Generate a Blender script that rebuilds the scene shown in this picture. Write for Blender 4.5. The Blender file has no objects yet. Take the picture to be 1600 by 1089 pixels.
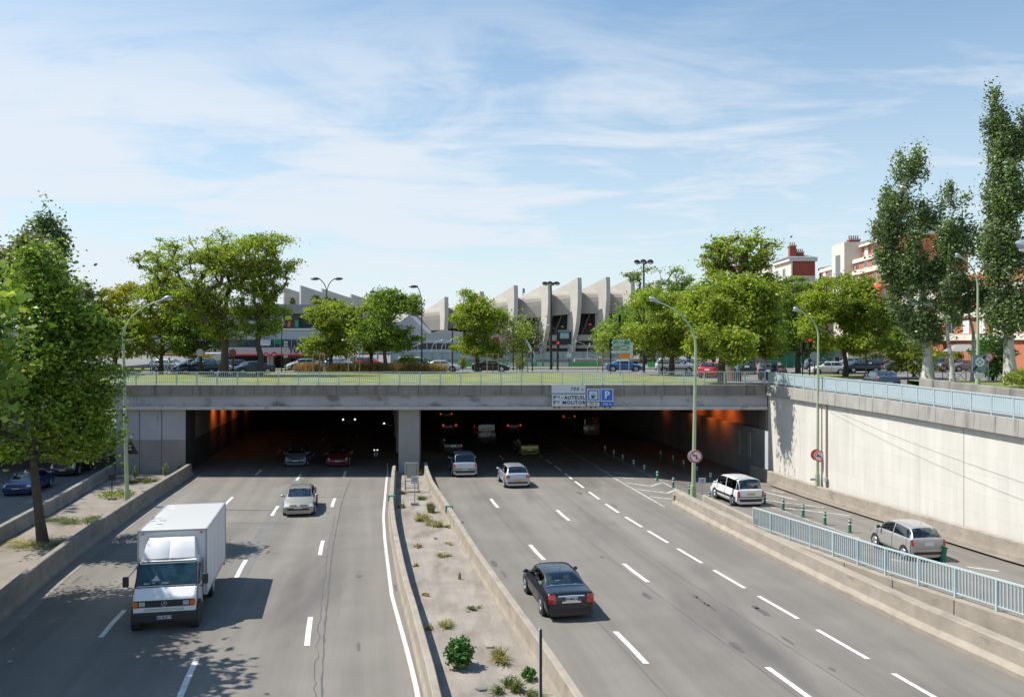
import bpy, bmesh, math, random
import numpy as np
from mathutils import Vector, Matrix
sc = bpy.context.scene
PI = math.pi
# ---------------------------------------------------------------- camera
F = 1350.0; HC = 9.9; YH = 538.0          # focal length in photo pixels, eye height, horizon row
cam = bpy.data.cameras.new("camera"); co = bpy.data.objects.new("camera", cam)
sc.collection.objects.link(co); sc.camera = co
co.location = (0, 0, HC); co.rotation_euler = (math.radians(90), 0, 0)
cam.sensor_width = 36.0; cam.lens = 36.0*F/1600.0; cam.shift_y = -(544.5-YH)/1600.0
cam.clip_start = 0.3; cam.clip_end = 9000
# ---------------------------------------------------------------- light
SUN = Vector((1.0, -0.17, -1.5)).normalized()       # direction the light travels
sl = bpy.data.lights.new("sun", 'SUN'); so = bpy.data.objects.new("sun", sl); sc.collection.objects.link(so)
sl.energy = 4.9; sl.angle = math.radians(0.5); sl.color = (1.0, 0.955, 0.88)
so.rotation_euler = SUN.to_track_quat('-Z', 'Y').to_euler(); so.location = (-30, 5, 60)
elev = math.asin(-SUN.z); az = math.atan2(-SUN.x, -SUN.y)      # compass angle from +Y, clockwise
w = bpy.data.worlds.new("World"); sc.world = w; w.use_nodes = True
nt = w.node_tree; nt.nodes.clear(); N = nt.nodes.new; LK = nt.links.new
out = N('ShaderNodeOutputWorld'); bg = N('ShaderNodeBackground'); sky = N('ShaderNodeTexSky')
sky.sky_type = 'NISHITA'; sky.sun_disc = False; sky.sun_elevation = elev; sky.sun_rotation = az
sky.altitude = 50; sky.air_density = 1.15; sky.dust_density = 0.3; sky.ozone_density = 1.0
tc = N('ShaderNodeTexCoord'); sep = N('ShaderNodeSeparateXYZ'); LK(tc.outputs['Generated'], sep.inputs[0])
def M_(op, a, b=None, c=None, clamp=False):
    n = N('ShaderNodeMath'); n.operation = op; n.use_clamp = clamp
    for i, v in enumerate((a, b, c)):
        if v is None: continue
        if isinstance(v, (int, float)): n.inputs[i].default_value = v
        else: LK(v, n.inputs[i])
    return n.outputs[0]
# project the view direction on a high flat layer: cirrus lie in that plane
zz = M_('MAXIMUM', M_('ADD', sep.outputs[2], 0.10), 0.03)
u = M_('DIVIDE', sep.outputs[0], zz); v = M_('DIVIDE', sep.outputs[1], zz)
cmb = N('ShaderNodeCombineXYZ'); LK(u, cmb.inputs[0]); LK(v, cmb.inputs[1])
def noise(vec, scale, det, rough, dist, sx=1, sy=1, rot=0, off=(0, 0, 0)):
    mp = N('ShaderNodeMapping'); LK(vec, mp.inputs[0]); mp.inputs['Rotation'].default_value = (0, 0, rot)
    mp.inputs['Scale'].default_value = (sx, sy, 1); mp.inputs['Location'].default_value = off
    n = N('ShaderNodeTexNoise'); LK(mp.outputs[0], n.inputs['Vector'])
    n.inputs['Scale'].default_value = scale; n.inputs['Detail'].default_value = det
    n.inputs['Roughness'].default_value = rough; n.inputs['Distortion'].default_value = dist
    return n.outputs['Fac']
def ramp(x, a, b):
    n = N('ShaderNodeMapRange'); n.interpolation_type = 'SMOOTHSTEP'; LK(x, n.inputs[0])
    n.inputs[1].default_value = a; n.inputs[2].default_value = b; return n.outputs[0]
big = noise(cmb.outputs[0], 0.55, 3, 0.5, 0.4, 0.8, 1.25, 0.12, (2.2, 5.6, 0))
wis = noise(cmb.outputs[0], 1.5, 8, 0.58, 0.8, 0.85, 1.2, 0.12, (1.3, 0.2, 0))
fin = noise(cmb.outputs[0], 4.0, 7, 0.6, 0.8, 0.5, 1.8, 0.5, (0, 1.7, 0))
# thicker to the left (west) of the frame and low down, thin at upper right
lean = M_('MULTIPLY', M_('SUBTRACT', 0.16, sep.outputs[0]), 0.17)
c0 = M_('ADD', M_('MULTIPLY', big, 0.34), M_('MULTIPLY', wis, 0.62))
c0 = M_('ADD', c0, M_('MULTIPLY', fin, 0.16)); c0 = M_('ADD', c0, lean)
cl = ramp(c0, 0.40, 0.68)
low = ramp(sep.outputs[2], 0.46, 0.0)                      # the air whitens toward the horizon
cl = M_('MAXIMUM', M_('MULTIPLY', M_('MULTIPLY', cl, ramp(sep.outputs[2], 0.45, 0.22)), 0.92), M_('MULTIPLY', low, 0.62))
mix = N('ShaderNodeMix'); mix.data_type = 'RGBA'; LK(cl, mix.inputs['Factor'])
tint = N('ShaderNodeVectorMath'); tint.operation = 'MULTIPLY'; LK(sky.outputs[0], tint.inputs[0]); tint.inputs[1].default_value = (.93, 1.10, 1.14); LK(tint.outputs[0], mix.inputs['A']); mix.inputs['B'].default_value = (6.0, 6.5, 7.1, 1)
LK(mix.outputs['Result'], bg.inputs[0]); bg.inputs[1].default_value = 0.105; LK(bg.outputs[0], out.inputs[0])
vs = sc.view_settings; vs.view_transform = 'Standard'; vs.look = 'None'; vs.exposure = 0.34; vs.gamma = 1
sc.cycles.max_bounces = 6; sc.cycles.diffuse_bounces = 2; sc.cycles.transparent_max_bounces = 8
sc.cycles.sample_clamp_indirect = 4; sc.cycles.caustics_reflective = False; sc.cycles.caustics_refractive = False

# ---------------------------------------------------------------- helpers
def X(px, d): return (px-800.0)*d/F
def Z(py, d): return HC-(py-YH)*d/F
def G(px, py, z=0.0):
    d = F*(HC-z)/(py-YH); return Vector((X(px, d), d, z))
def itp(x, pts):
    xs = [p[0] for p in pts]; ys = [p[1] for p in pts]; return float(np.interp(x, xs, ys))
MATS = {}
def mat(name, col, rough=0.7, metal=0.0, var=0.0, vs_=1.0, bump=0.0, bs=20.0, spec=0.5, coat=0.0, emit=0.0, streak=None, fine=0.0, dirt_or_reflection=None):
    if name in MATS: return MATS[name]
    m = bpy.data.materials.new(name); m.use_nodes = True; t = m.node_tree; b = t.nodes['Principled BSDF']
    b.inputs['Base Color'].default_value = (*col, 1); b.inputs['Roughness'].default_value = rough
    b.inputs['Metallic'].default_value = metal; b.inputs['Specular IOR Level'].default_value = spec
    b.inputs['Coat Weight'].default_value = coat; b.inputs['Coat Roughness'].default_value = 0.04
    if emit: b.inputs['Emission Color'].default_value = (*col, 1); b.inputs['Emission Strength'].default_value = emit
    if var or bump or streak or fine or dirt_or_reflection:
        c = t.nodes.new('ShaderNodeTexCoord'); vec = c.outputs['Object']
        def nz(s, det, sc3=(1, 1, 1), rot=0, rg=0.55):
            mp = t.nodes.new('ShaderNodeMapping'); t.links.new(vec, mp.inputs[0]); mp.vector_type = 'TEXTURE'; mp.inputs['Scale'].default_value = [1.0/q for q in sc3]
            mp.inputs['Rotation'].default_value = (0, 0, rot)
            n = t.nodes.new('ShaderNodeTexNoise'); t.links.new(mp.outputs[0], n.inputs['Vector'])
            n.inputs['Scale'].default_value = s; n.inputs['Detail'].default_value = det; n.inputs['Roughness'].default_value = rg
            return n.outputs['Fac']
        cur = None
        def mul(cur, fac, lo, hi, a=0.3, bb=0.7):
            r = t.nodes.new('ShaderNodeMapRange'); t.links.new(fac, r.inputs[0])
            r.inputs[1].default_value = a; r.inputs[2].default_value = bb; r.inputs[3].default_value = lo; r.inputs[4].default_value = hi
            x = t.nodes.new('ShaderNodeVectorMath'); x.operation = 'SCALE'
            if cur is None: x.inputs[0].default_value = col
            else: t.links.new(cur, x.inputs[0])
            t.links.new(r.outputs[0], x.inputs['Scale']); return x.outputs[0]
        if var: cur = mul(cur, nz(vs_, 6), 1-var, 1+var)
        if streak:   # (scale xyz, amount, rot)
            cur = mul(cur, nz(1.0, 5, streak[0], streak[2]), 1-streak[1], 1+streak[1])
        if fine: cur = mul(cur, nz(22, 5, (1,1,1), 0, .7), 1-fine, 1+fine)
        if dirt_or_reflection:     # (colour, scale3, threshold lo, hi, strength)
            f = nz(1.0, 6, dirt_or_reflection[1]); r = t.nodes.new('ShaderNodeMapRange'); t.links.new(f, r.inputs[0])
            r.inputs[1].default_value = dirt_or_reflection[2]; r.inputs[2].default_value = dirt_or_reflection[3]; r.inputs[4].default_value = dirt_or_reflection[4]
            x = t.nodes.new('ShaderNodeMix'); x.data_type = 'RGBA'; t.links.new(r.outputs[0], x.inputs['Factor'])
            if cur is None: x.inputs['A'].default_value = (*col, 1)
            else: t.links.new(cur, x.inputs['A'])
            x.inputs['B'].default_value = (*dirt_or_reflection[0], 1); cur = x.outputs['Result']
        if cur is not None: t.links.new(cur, b.inputs['Base Color'])
        if bump:
            bn = t.nodes.new('ShaderNodeBump'); bn.inputs['Strength'].default_value = bump; bn.inputs['Distance'].default_value = 0.02
            t.links.new(nz(bs, 4), bn.inputs['Height']); t.links.new(bn.outputs[0], b.inputs['Normal'])
    MATS[name] = m; return m
def leafmat(name, c1, c2, c3, tr=0.35):
    m = bpy.data.materials.new(name); m.use_nodes = True; t = m.node_tree; t.nodes.clear()
    o = t.nodes.new('ShaderNodeOutputMaterial'); g = t.nodes.new('ShaderNodeNewGeometry'); r = t.nodes.new('ShaderNodeValToRGB')
    t.links.new(g.outputs['Random Per Island'], r.inputs[0]); e = r.color_ramp.elements
    e[0].color = (*c1, 1); e[1].color = (*c3, 1); k = e.new(0.5); k.color = (*c2, 1)
    cc = t.nodes.new('ShaderNodeTexCoord'); nn = t.nodes.new('ShaderNodeTexNoise'); t.links.new(cc.outputs['Object'], nn.inputs['Vector'])
    nn.inputs['Scale'].default_value = 0.45; nn.inputs['Detail'].default_value = 3
    mr = t.nodes.new('ShaderNodeMapRange'); t.links.new(nn.outputs['Fac'], mr.inputs[0]); mr.inputs[1].default_value = .3; mr.inputs[2].default_value = .7
    mr.inputs[3].default_value = .68; mr.inputs[4].default_value = 1.35
    sx = t.nodes.new('ShaderNodeVectorMath'); sx.operation = 'SCALE'; t.links.new(r.outputs[0], sx.inputs[0]); t.links.new(mr.outputs[0], sx.inputs['Scale'])
    p = t.nodes.new('ShaderNodeBsdfPrincipled'); p.inputs['Roughness'].default_value = .42; p.inputs['Specular IOR Level'].default_value = .45
    tl = t.nodes.new('ShaderNodeBsdfTranslucent'); mx = t.nodes.new('ShaderNodeMixShader'); mx.inputs[0].default_value = tr
    t.links.new(sx.outputs[0], p.inputs['Base Color']); t.links.new(sx.outputs[0], tl.inputs[0])
    t.links.new(p.outputs[0], mx.inputs[1]); t.links.new(tl.outputs[0], mx.inputs[2]); t.links.new(mx.outputs[0], o.inputs[0])
    return m
def glassmat(name, tint, thick=0.45):
    m = bpy.data.materials.new(name); m.use_nodes = True; t = m.node_tree; t.nodes.clear()
    o = t.nodes.new('ShaderNodeOutputMaterial'); tr = t.nodes.new('ShaderNodeBsdfTransparent'); tr.inputs[0].default_value = (*tint, 1)
    gl = t.nodes.new('ShaderNodeBsdfGlossy'); gl.inputs['Roughness'].default_value = .03; gl.inputs[0].default_value = (.9, .95, 1, 1)
    fr = t.nodes.new('ShaderNodeLayerWeight'); fr.inputs[0].default_value = .28; mp = t.nodes.new('ShaderNodeMapRange')
    t.links.new(fr.outputs['Facing'], mp.inputs[0]); mp.inputs[3].default_value = .07; mp.inputs[4].default_value = .55
    mx = t.nodes.new('ShaderNodeMixShader'); t.links.new(mp.outputs[0], mx.inputs[0]); t.links.new(tr.outputs[0], mx.inputs[1])
    t.links.new(gl.outputs[0], mx.inputs[2]); t.links.new(mx.outputs[0], o.inputs[0]); return m

class MB:
    def __init__(s): s.v = []; s.f = []; s.m = []
    def add(s, vs_, fs, mi=0):
        o = len(s.v); s.v += [tuple(p) for p in vs_]; s.f += [tuple(i+o for i in f) for f in fs]; s.m += [mi]*len(fs); return s
    def box(s, x0, x1, y0, y1, z0, z1, mi=0, M=None):
        p = [(x0,y0,z0),(x1,y0,z0),(x1,y1,z0),(x0,y1,z0),(x0,y0,z1),(x1,y0,z1),(x1,y1,z1),(x0,y1,z1)]
        if M is not None: p = [M @ Vector(q) for q in p]
        return s.add(p, [(0,3,2,1),(4,5,6,7),(0,1,5,4),(1,2,6,5),(2,3,7,6),(3,0,4,7)], mi)
    def bar(s, a, b, wx, wz, mi=0):          # box beam between two points
        a = Vector(a); b = Vector(b); d = b-a; L = d.length
        q = d.to_track_quat('X', 'Z').to_matrix().to_4x4(); q.translation = a
        return s.box(0, L, -wx/2, wx/2, -wz/2, wz/2, mi, q)
    def tube(s, pts, rs, n=8, mi=0, cap=True):
        pts = [Vector(p) for p in pts]
        if not hasattr(rs, '__len__'): rs = [rs]*len(pts)
        vv = []; ff = []; ref = None
        for i, p in enumerate(pts):
            t = (pts[min(i+1, len(pts)-1)]-pts[max(i-1, 0)]).normalized()
            if ref is None: ref = Vector((1,0,0)) if abs(t.x) < .8 else Vector((0,1,0))
            a = (ref-t*ref.dot(t)).normalized(); b = t.cross(a); ref = a
            for k in range(n):
                an = 2*PI*k/n; vv.append(p+(a*math.cos(an)+b*math.sin(an))*rs[i])
        for i in range(len(pts)-1):
            for k in range(n):
                ff.append((i*n+k, i*n+(k+1)%n, (i+1)*n+(k+1)%n, (i+1)*n+k))
        if cap: ff.append(tuple(range(n))[::-1]); ff.append(tuple((len(pts)-1)*n+k for k in range(n)))
        return s.add(vv, ff, mi)
    def prism(s, poly, axis, a, b, mi=0, M=None):  # polygon (p,q) extruded along axis
        n = len(poly)
        def mk(p, q, c): return {'x': (c, p, q), 'y': (p, c, q), 'z': (p, q, c)}[axis]
        vv = [mk(p, q, a) for p, q in poly]+[mk(p, q, b) for p, q in poly]
        if M is not None: vv = [M @ Vector(q) for q in vv]
        ff = [tuple(range(n))[::-1], tuple(range(n, 2*n))]+[(i, (i+1)%n, n+(i+1)%n, n+i) for i in range(n)]
        return s.add(vv, ff, mi)
    def cyl(s, c, axis, r, h, n=16, mi=0, r2=None):
        c = Vector(c); ax = {'x': Vector((1,0,0)), 'y': Vector((0,1,0)), 'z': Vector((0,0,1))}[axis]
        return s.tube([c-ax*h/2, c+ax*h/2], [r, r if r2 is None else r2], n, mi)
    def ball(s, c, rx, ry=None, rz=None, n=8, mi=0):
        ry = ry or rx; rz = rz or rx; vv = []; ff = []; c = Vector(c); r = n//2+1
        for i in range(r+1):
            th = PI*i/r
            for k in range(n):
                a = 2*PI*k/n; vv.append(c+Vector((rx*math.sin(th)*math.cos(a), ry*math.sin(th)*math.sin(a), rz*math.cos(th))))
        for i in range(r):
            for k in range(n): ff.append((i*n+k, (i+1)*n+k, (i+1)*n+(k+1)%n, i*n+(k+1)%n))
        return s.add(vv, ff, mi)
    def sweep(s, prof, path, mi=0, closed=True, zs=None):
        # prof: (offset to the right, z); path: xy points
        P = [Vector((p[0], p[1], 0)) for p in path]; n = len(prof); vv = []; ff = []
        for i, p in enumerate(P):
            t = (P[min(i+1, len(P)-1)]-P[max(i-1, 0)]).normalized(); r = Vector((t.y, -t.x, 0))
            z0 = path[i][2] if len(path[i]) > 2 else 0
            for (o, z) in prof: q = p+r*o; vv.append((q.x, q.y, z0+z))
        for i in range(len(P)-1):
            for k in range(n if closed else n-1):
                ff.append((i*n+k, (i+1)*n+k, (i+1)*n+(k+1)%n, i*n+(k+1)%n))
        if closed: ff.append(tuple(range(n))); ff.append(tuple((len(P)-1)*n+k for k in range(n))[::-1])
        return s.add(vv, ff, mi)
    def build(s, name, mats, parent=None, smooth=False, world=False):
        me = bpy.data.meshes.new(name); me.from_pydata(s.v, [], s.f)
        if not isinstance(mats, (list, tuple)): mats = [mats]
        for m in mats: me.materials.append(m)
        if len(mats) > 1: me.polygons.foreach_set('material_index', s.m)
        me.update()
        bm = bmesh.new(); bm.from_mesh(me); bmesh.ops.recalc_face_normals(bm, faces=bm.faces); bm.to_mesh(me); bm.free()
        if smooth:
            me.polygons.foreach_set('use_smooth', [True]*len(me.polygons))
            try: me.set_sharp_from_angle(angle=math.radians(38))
            except Exception: pass
        o = bpy.data.objects.new(name, me); sc.collection.objects.link(o)
        if parent is not None:
            o.parent = parent
            if world: o.matrix_parent_inverse = Matrix.Translation(-Vector(root_loc(parent)))
        return o
def root_loc(p):
    while p.parent is not None and p.type != 'EMPTY': p = p.parent
    return p.location
def child(o, par):   # sub-part of a world-built part: parent's own world matrix is identity
    o.parent = par; return o
def wpart(mb, name, mats, parent, smooth=False):
    """part whose mesh is given in world coordinates; parent is a thing (Empty) or a world-built part"""
    o = mb.build(name, mats, None, smooth); o.parent = parent
    if parent.type == 'EMPTY': o.matrix_parent_inverse = Matrix.Translation(-Vector(parent.location))
    return o
def tag(o, label=None, cat=None, group=None, kind=None):
    if label: o['label'] = label
    if cat: o['category'] = cat
    if group: o['group'] = group
    if kind: o['kind'] = kind
    return o
def thing(name, label, cat, loc=(0,0,0), rz=0, group=None):
    o = bpy.data.objects.new(name, None); sc.collection.objects.link(o); o.location = loc; o.rotation_euler = (0,0,rz)
    o.empty_display_size = .2; return tag(o, label, cat, group)
def struct(mb, name, mats, smooth=False): return tag(mb.build(name, mats, None, smooth), kind='structure')
def text_mb(s, size, depth=0.004, align='CENTER', shear=0, M=None, mb=None, mi=0, space=1.0, bold=0.0):
    c = bpy.data.curves.new('lettering', 'FONT'); c.body = s; c.size = size; c.extrude = depth; c.align_x = align; c.align_y = 'CENTER'
    c.shear = shear; c.space_character = space; c.offset = bold; c.resolution_u = 2
    o = bpy.data.objects.new('lettering', c); sc.collection.objects.link(o)
    dg = bpy.context.evaluated_depsgraph_get(); me = bpy.data.meshes.new_from_object(o.evaluated_get(dg))
    mb = mb or MB(); vv = [Vector(v.co) for v in me.vertices]
    if M is not None: vv = [M @ q for q in vv]
    mb.add(vv, [tuple(p.vertices) for p in me.polygons], mi)
    bpy.data.objects.remove(o); bpy.data.curves.remove(c); bpy.data.meshes.remove(me); return mb
def faceM(x, y, z, ang=0):   # text plane facing -Y (towards the camera) rotated by ang about Z
    return Matrix.Translation((x, y, z)) @ Matrix.Rotation(ang, 4, 'Z') @ Matrix.Rotation(PI/2, 4, 'X')
def np_mesh(name, V, FQ, mats):
    me = bpy.data.meshes.new(name); V = np.asarray(V, np.float32); FQ = np.asarray(FQ, np.int32); k = FQ.shape[1]
    me.vertices.add(len(V)); me.vertices.foreach_set('co', V.ravel()); me.loops.add(FQ.size); me.loops.foreach_set('vertex_index', FQ.ravel())
    me.polygons.add(len(FQ)); me.polygons.foreach_set('loop_start', np.arange(0, FQ.size, k, dtype=np.int32))
    me.polygons.foreach_set('loop_total', np.full(len(FQ), k, np.int32)); me.update(calc_edges=True); me.validate()
    me.materials.append(mats); return me

# ---------------------------------------------------------------- materials
DIR = -0.17      # sideways drift of the road per metre ahead
ROT = math.atan(DIR)
m_asph = mat('asphalt', (.188,.171,.149), .88, var=.10, vs_=.35, bump=.25, bs=45, streak=((.9,.03,1), .17, -ROT), fine=.16, dirt_or_reflection=((.10,.093,.084), (.28,.05,1), .54, .68, .7))
m_asph2 = mat('street_asphalt', (.18,.172,.16), .9, var=.15, vs_=.15, fine=.1)
m_tar = mat('tar_seam', (.10,.097,.092), .8)
m_paint = mat('road_paint', (.70,.68,.63), .75, var=.10, vs_=3, fine=.16, dirt_or_reflection=((.33,.31,.28), (5,5,1), .55, .68, .75))
m_paint_old = mat('worn_road_paint', (.52,.51,.48), .8, dirt_or_reflection=((.26,.25,.23), (3,3,1), .42, .62, .9))
m_conc = mat('barrier_concrete', (.33,.285,.23), .9, var=.16, vs_=1.3, bump=.3, bs=25, fine=.08, dirt_or_reflection=((.17,.155,.13), (1.2,1.2,3.5), .56, .72, .6))
m_conc_d = mat('weathered_concrete', (.26,.245,.22), .92, var=.25, vs_=.6, bump=.3, bs=18, dirt_or_reflection=((.08,.075,.07), (1.5,1.5,.25), .55, .7, .7))
m_cop = mat('coping_concrete', (.36,.345,.31), .9, var=.16, vs_=.9, bump=.2, bs=22, dirt_or_reflection=((.14,.13,.12), (2.2,2.2,.3), .55, .72, .65))
m_cop_d = mat('shaded_coping_concrete', (.235,.22,.195), .9, var=.2, vs_=.9, bump=.2, bs=22, dirt_or_reflection=((.09,.085,.08), (2.2,2.2,.3), .52, .70, .7))  # darker copy of the wall coping: shade of the unlit bridge face in the colour
m_beam = mat('beam_paint', (.40,.405,.425), .8, var=.14, vs_=.5, dirt_or_reflection=((.13,.12,.115), (.55,.55,.9), .54, .66, .75))
m_beam2 = mat('beam_flange', (.52,.48,.44), .8, var=.15, vs_=.8, dirt_or_reflection=((.20,.12,.08), (.8,.8,.8), .60, .72, .8))
m_abut = mat('abutment_paint', (.40,.405,.43), .85, var=.10, vs_=.5, dirt_or_reflection=((.10,.09,.085), (.9,.9,.16), .60, .70, .8))
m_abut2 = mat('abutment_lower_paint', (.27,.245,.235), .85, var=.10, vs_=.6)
m_dark = mat('sooty_shaded_concrete', (.032,.031,.03), .95, var=.2, vs_=.4)  # sooty base, darkened further to put the tunnel's shade into the colour
m_pill = mat('pillar_concrete', (.30,.30,.285), .85, var=.08, vs_=.7)
m_dirt = mat('median_earth', (.285,.25,.212), .95, var=.16, vs_=.8, bump=.8, bs=12, fine=.22, streak=((2.5,.25,1), .10, -ROT), dirt_or_reflection=((.17,.15,.115), (1.1,.35,1), .50, .66, .75))
m_pave = mat('island_paving', (.25,.215,.18), .95, var=.18, vs_=.7, bump=.3, bs=14, fine=.1, dirt_or_reflection=((.20,.17,.13), (.7,.5,1), .52, .68, .6))
m_grassg = mat('lawn', (.17,.20,.058), .95, var=.30, vs_=.5, bump=.6, bs=10, fine=.2, dirt_or_reflection=((.34,.30,.13), (.5,.5,1), .5, .7, .6))
m_rail = mat('railing_green_paint', (.50,.62,.55), .5, var=.06, vs_=2)
m_railb = mat('railing_blue_paint', (.47,.56,.57), .5, var=.06, vs_=2)
m_panel = mat('frosted_panel', (.42,.51,.54), .3, var=.05)
m_pole = mat('lamp_pole_paint', (.36,.45,.27), .5, var=.06, vs_=2)
m_head = mat('lamp_head_grey', (.38,.42,.46), .35, metal=.3)
m_blk = mat('black_paint', (.018,.018,.02), .45)
m_steel = mat('galvanised_steel', (.42,.43,.43), .45, metal=.5)
m_white = mat('white_sheet', (.78,.78,.78), .5)
m_rubber = mat('tyre_rubber', (.022,.022,.023), .85)
m_rim = mat('alloy_rim', (.50,.50,.52), .35, metal=.7)
m_trim = mat('black_plastic', (.03,.03,.032), .6)
m_chrome = mat('chrome', (.75,.76,.78), .15, metal=1)
m_glass = glassmat('car_glass', (.55,.64,.64))
m_lens = mat('headlamp_lens', (.62,.64,.66), .1, metal=.3, coat=1)
m_tail = mat('tail_lamp_lens', (.55,.012,.015), .2, coat=1)
m_taillit = mat('lit_tail_lamp', (1.0,.06,.03), .4, emit=.45)
m_headlit = mat('lit_headlamp', (1.0,.95,.88), .4, emit=1.2)
m_orange = mat('indicator_lens', (.75,.17,.02), .25, coat=.8)
m_plw = mat('plate_white', (.70,.71,.72), .4)
m_ply = mat('plate_yellow', (.72,.42,.03), .4)
m_plb = mat('plate_blue_strip', (.02,.08,.40), .4)
m_txt = mat('black_lettering', (.015,.015,.018), .5)
m_seat_d = mat('dark_upholstery', (.035,.036,.04), .9)
m_seat_c = mat('cream_upholstery', (.62,.64,.48), .8)
m_bark = mat('bark', (.09,.07,.055), .95, var=.25, vs_=3, bump=.6, bs=14)
m_barkp = mat('pale_bark', (.50,.48,.43), .9, var=.22, vs_=2.0, bump=.4, bs=10, dirt_or_reflection=((.16,.14,.11), (2,2,1), .55, .68, .8))
m_bin = mat('green_plastic', (.02,.30,.10), .5)
m_boll = mat('bollard_green', (.015,.17,.10), .5, var=.12, vs_=6)
m_refl = mat('reflective_white', (.72,.74,.72), .4)
m_red = mat('sign_red', (.62,.03,.03), .45); m_blue = mat('sign_blue', (.02,.14,.60), .45); m_green = mat('sign_green', (.01,.33,.22), .45)
m_orsign = mat('sign_orange', (.85,.28,.01), .5); m_signgrey = mat('sign_back_grey', (.40,.43,.46), .5)
m_signlight = mat('sign_pale', (.58,.63,.68), .5)
m_redlamp = mat('lit_red_signal', (.9,.03,.02), .4, emit=.7)
# ================================================================= SETTING
LB = [(2,-12.0),(20,-15.9),(30.2,-17.9),(36.6,-19.4),(46.1,-21.1),(53.7,-22.3),(63.9,-23.7),(66,-24.1)]
ML = [(2,1.9),(14,-.6),(24.3,-2.45),(30.4,-3.65),(34,-4.4),(43.5,-6.1),(49.7,-7.1),(62.6,-8.75),(66,-9.1)]
MR = [(2,5.9),(14,3.6),(24.3,1.6),(27.4,.95),(31.6,0.05),(37.5,-1.2),(47.4,-3.1),(58,-5.2),(66,-6.4)]
RB = [(2,20.6),(18,16.7),(25.5,15.05),(30,13.95),(38,12.4),(49,10.5),(53.5,9.9)]
def wallx(y): return 19.4+.12*(65.5-y) if y <= 65.5 else 19.4-.15*(y-65.5)
def smooth(t): t = max(0, min(1, t)); return t*t*(3-2*t)
RAMPZ = [(2,2.2),(15,1.5),(27,.9),(38.3,.32),(48,0),(57,-.3),(63,-.4),(230,-.4)]
def divx(y): return itp(y, RB+[(62,8.9),(75,7.6),(230,-14)])
def zr(x, y):
    wd = itp(y, [(53,1.6),(58,5.5),(230,6)])
    return itp(y, RAMPZ)*smooth((x-divx(y)-.45)/wd)
def zg(x, y):
    z = 6.68
    if x > 15 and y < 60: z = itp(y, [(-60,5.2),(10,5.9),(38,6.32),(60,6.68)])
    return z
# lower road, one height-field sheet
mb = MB(); ys = list(np.arange(-4, 230, 2.0)); cols = [-48,-34,-24,-16,-8,0,6]
for j, y in enumerate(ys):
    xs = [c-.15*max(0, y-66) if y > 66 else c for c in cols]
    d = divx(y); wd = itp(y, [(53,1.6),(58,5.5),(230,6)])
    xs = [min(x, d-.5) for x in xs]+[d]+[d+.45+wd*k/6 for k in range(7)]+[wallx(y)+.6]
    mb.v += [(x, y, zr(x, y)) for x in xs]; n = len(xs)
for j in range(len(ys)-1):
    for k in range(n-1):
        mb.f.append((j*n+k, j*n+k+1, (j+1)*n+k+1, (j+1)*n+k)); mb.m.append(0)
struct(mb, 'road', m_asph)
# upper ground (streets of the plaza, out to the horizon)
mb = MB()
def opl(y): return -48.5-.15*(y-66)
def opr(y): return -30.5-.15*(y-66)
Y0 = 65.9
mb.add([(-4000,Y0,6.68),(opl(Y0),Y0,6.68),(opl(82),82,6.68),(opl(150),150,6.68),(-4000,150,6.68)], [(0,1,2,3,4)])
mb.add([(opr(82),82,6.68),(600,82,6.68),(600,150,6.68),(opr(150),150,6.68)], [(0,1,2,3)])
mb.add([(opl(Y0),Y0,6.68),(600,Y0,6.68),(600,82,6.68),(opr(82),82,6.68),(opl(82),82,6.68)], [(0,1,2,3,4)])
mb.add([(-4000,150,6.68),(opl(150),150,6.68),(opr(150),150,6.68),(600,150,6.68),(4000,150,6.68),(6000,6000,6.68),(-6000,6000,6.68)], [(0,1,2,3,4,5,6)])
mb.add([(600,Y0,6.68),(4000,Y0,6.68),(4000,150,6.68),(600,150,6.68)], [(0,1,2,3)])
yy = [Y0,60,52,44,38,24,10,-60]
for a, b in zip(yy[:-1], yy[1:]):
    mb.add([(wallx(a)+.1,a,zg(20,a)),(600,a,zg(20,a)),(600,b,zg(20,b)),(wallx(b)+.1,b,zg(20,b))], [(0,1,2,3)])
mb.add([(-4000,Y0,6.68),(-48.5,Y0,6.68),(-48.5,-60,6.68),(-4000,-60,6.68)], [(0,1,2,3)])
struct(mb, 'ground', m_asph2)
# sunken side road behind the bridge, climbing into daylight
mb = MB()
for a, b in ((78,90),(90,105),(105,125),(125,150)):
    za, zb = [.02+6.64*smooth((q-78)/72) for q in (a, b)]
    mb.add([(opl(a),a,za),(opr(a),a,za),(opr(b),b,zb),(opl(b),b,zb)], [(0,1,2,3)])
struct(mb, 'side_road_slope', m_asph2)
# islands
def strip(mb, left, right, ysl, z, mi=0):
    for a, b in zip(ysl[:-1], ysl[1:]):
        mb.add([(left(a),a,z),(right(a),a,z),(right(b),b,z),(left(b),b,z)], [(0,1,2,3)], mi)
mb = MB(); strip(mb, lambda y: itp(y, ML)+.2, lambda y: itp(y, MR)-.2, list(np.arange(4, 67, 3.0))+[66.4], .14); struct(mb, 'median_strip', m_dirt)
SB = [(2,-17.6),(20,-20.9),(30,-22.9),(42.2,-25.1),(52,-27.0),(64,-29.6),(66,-30.1)]
mb = MB(); strip(mb, lambda y: itp(y, SB)+.1, lambda y: itp(y, LB)-.2, list(np.arange(4, 66, 3.0))+[66.2], .14); struct(mb, 'pavement_island', m_pave)
# gutters
mb = MB(); strip(mb, lambda y: itp(y, LB)+.0, lambda y: itp(y, LB)+.55, list(np.arange(4, 66, 3.0))+[65.5], .012)
struct(mb, 'gutter', mat('gutter_concrete', (.24,.225,.2), .9, var=.2, vs_=1))

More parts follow.
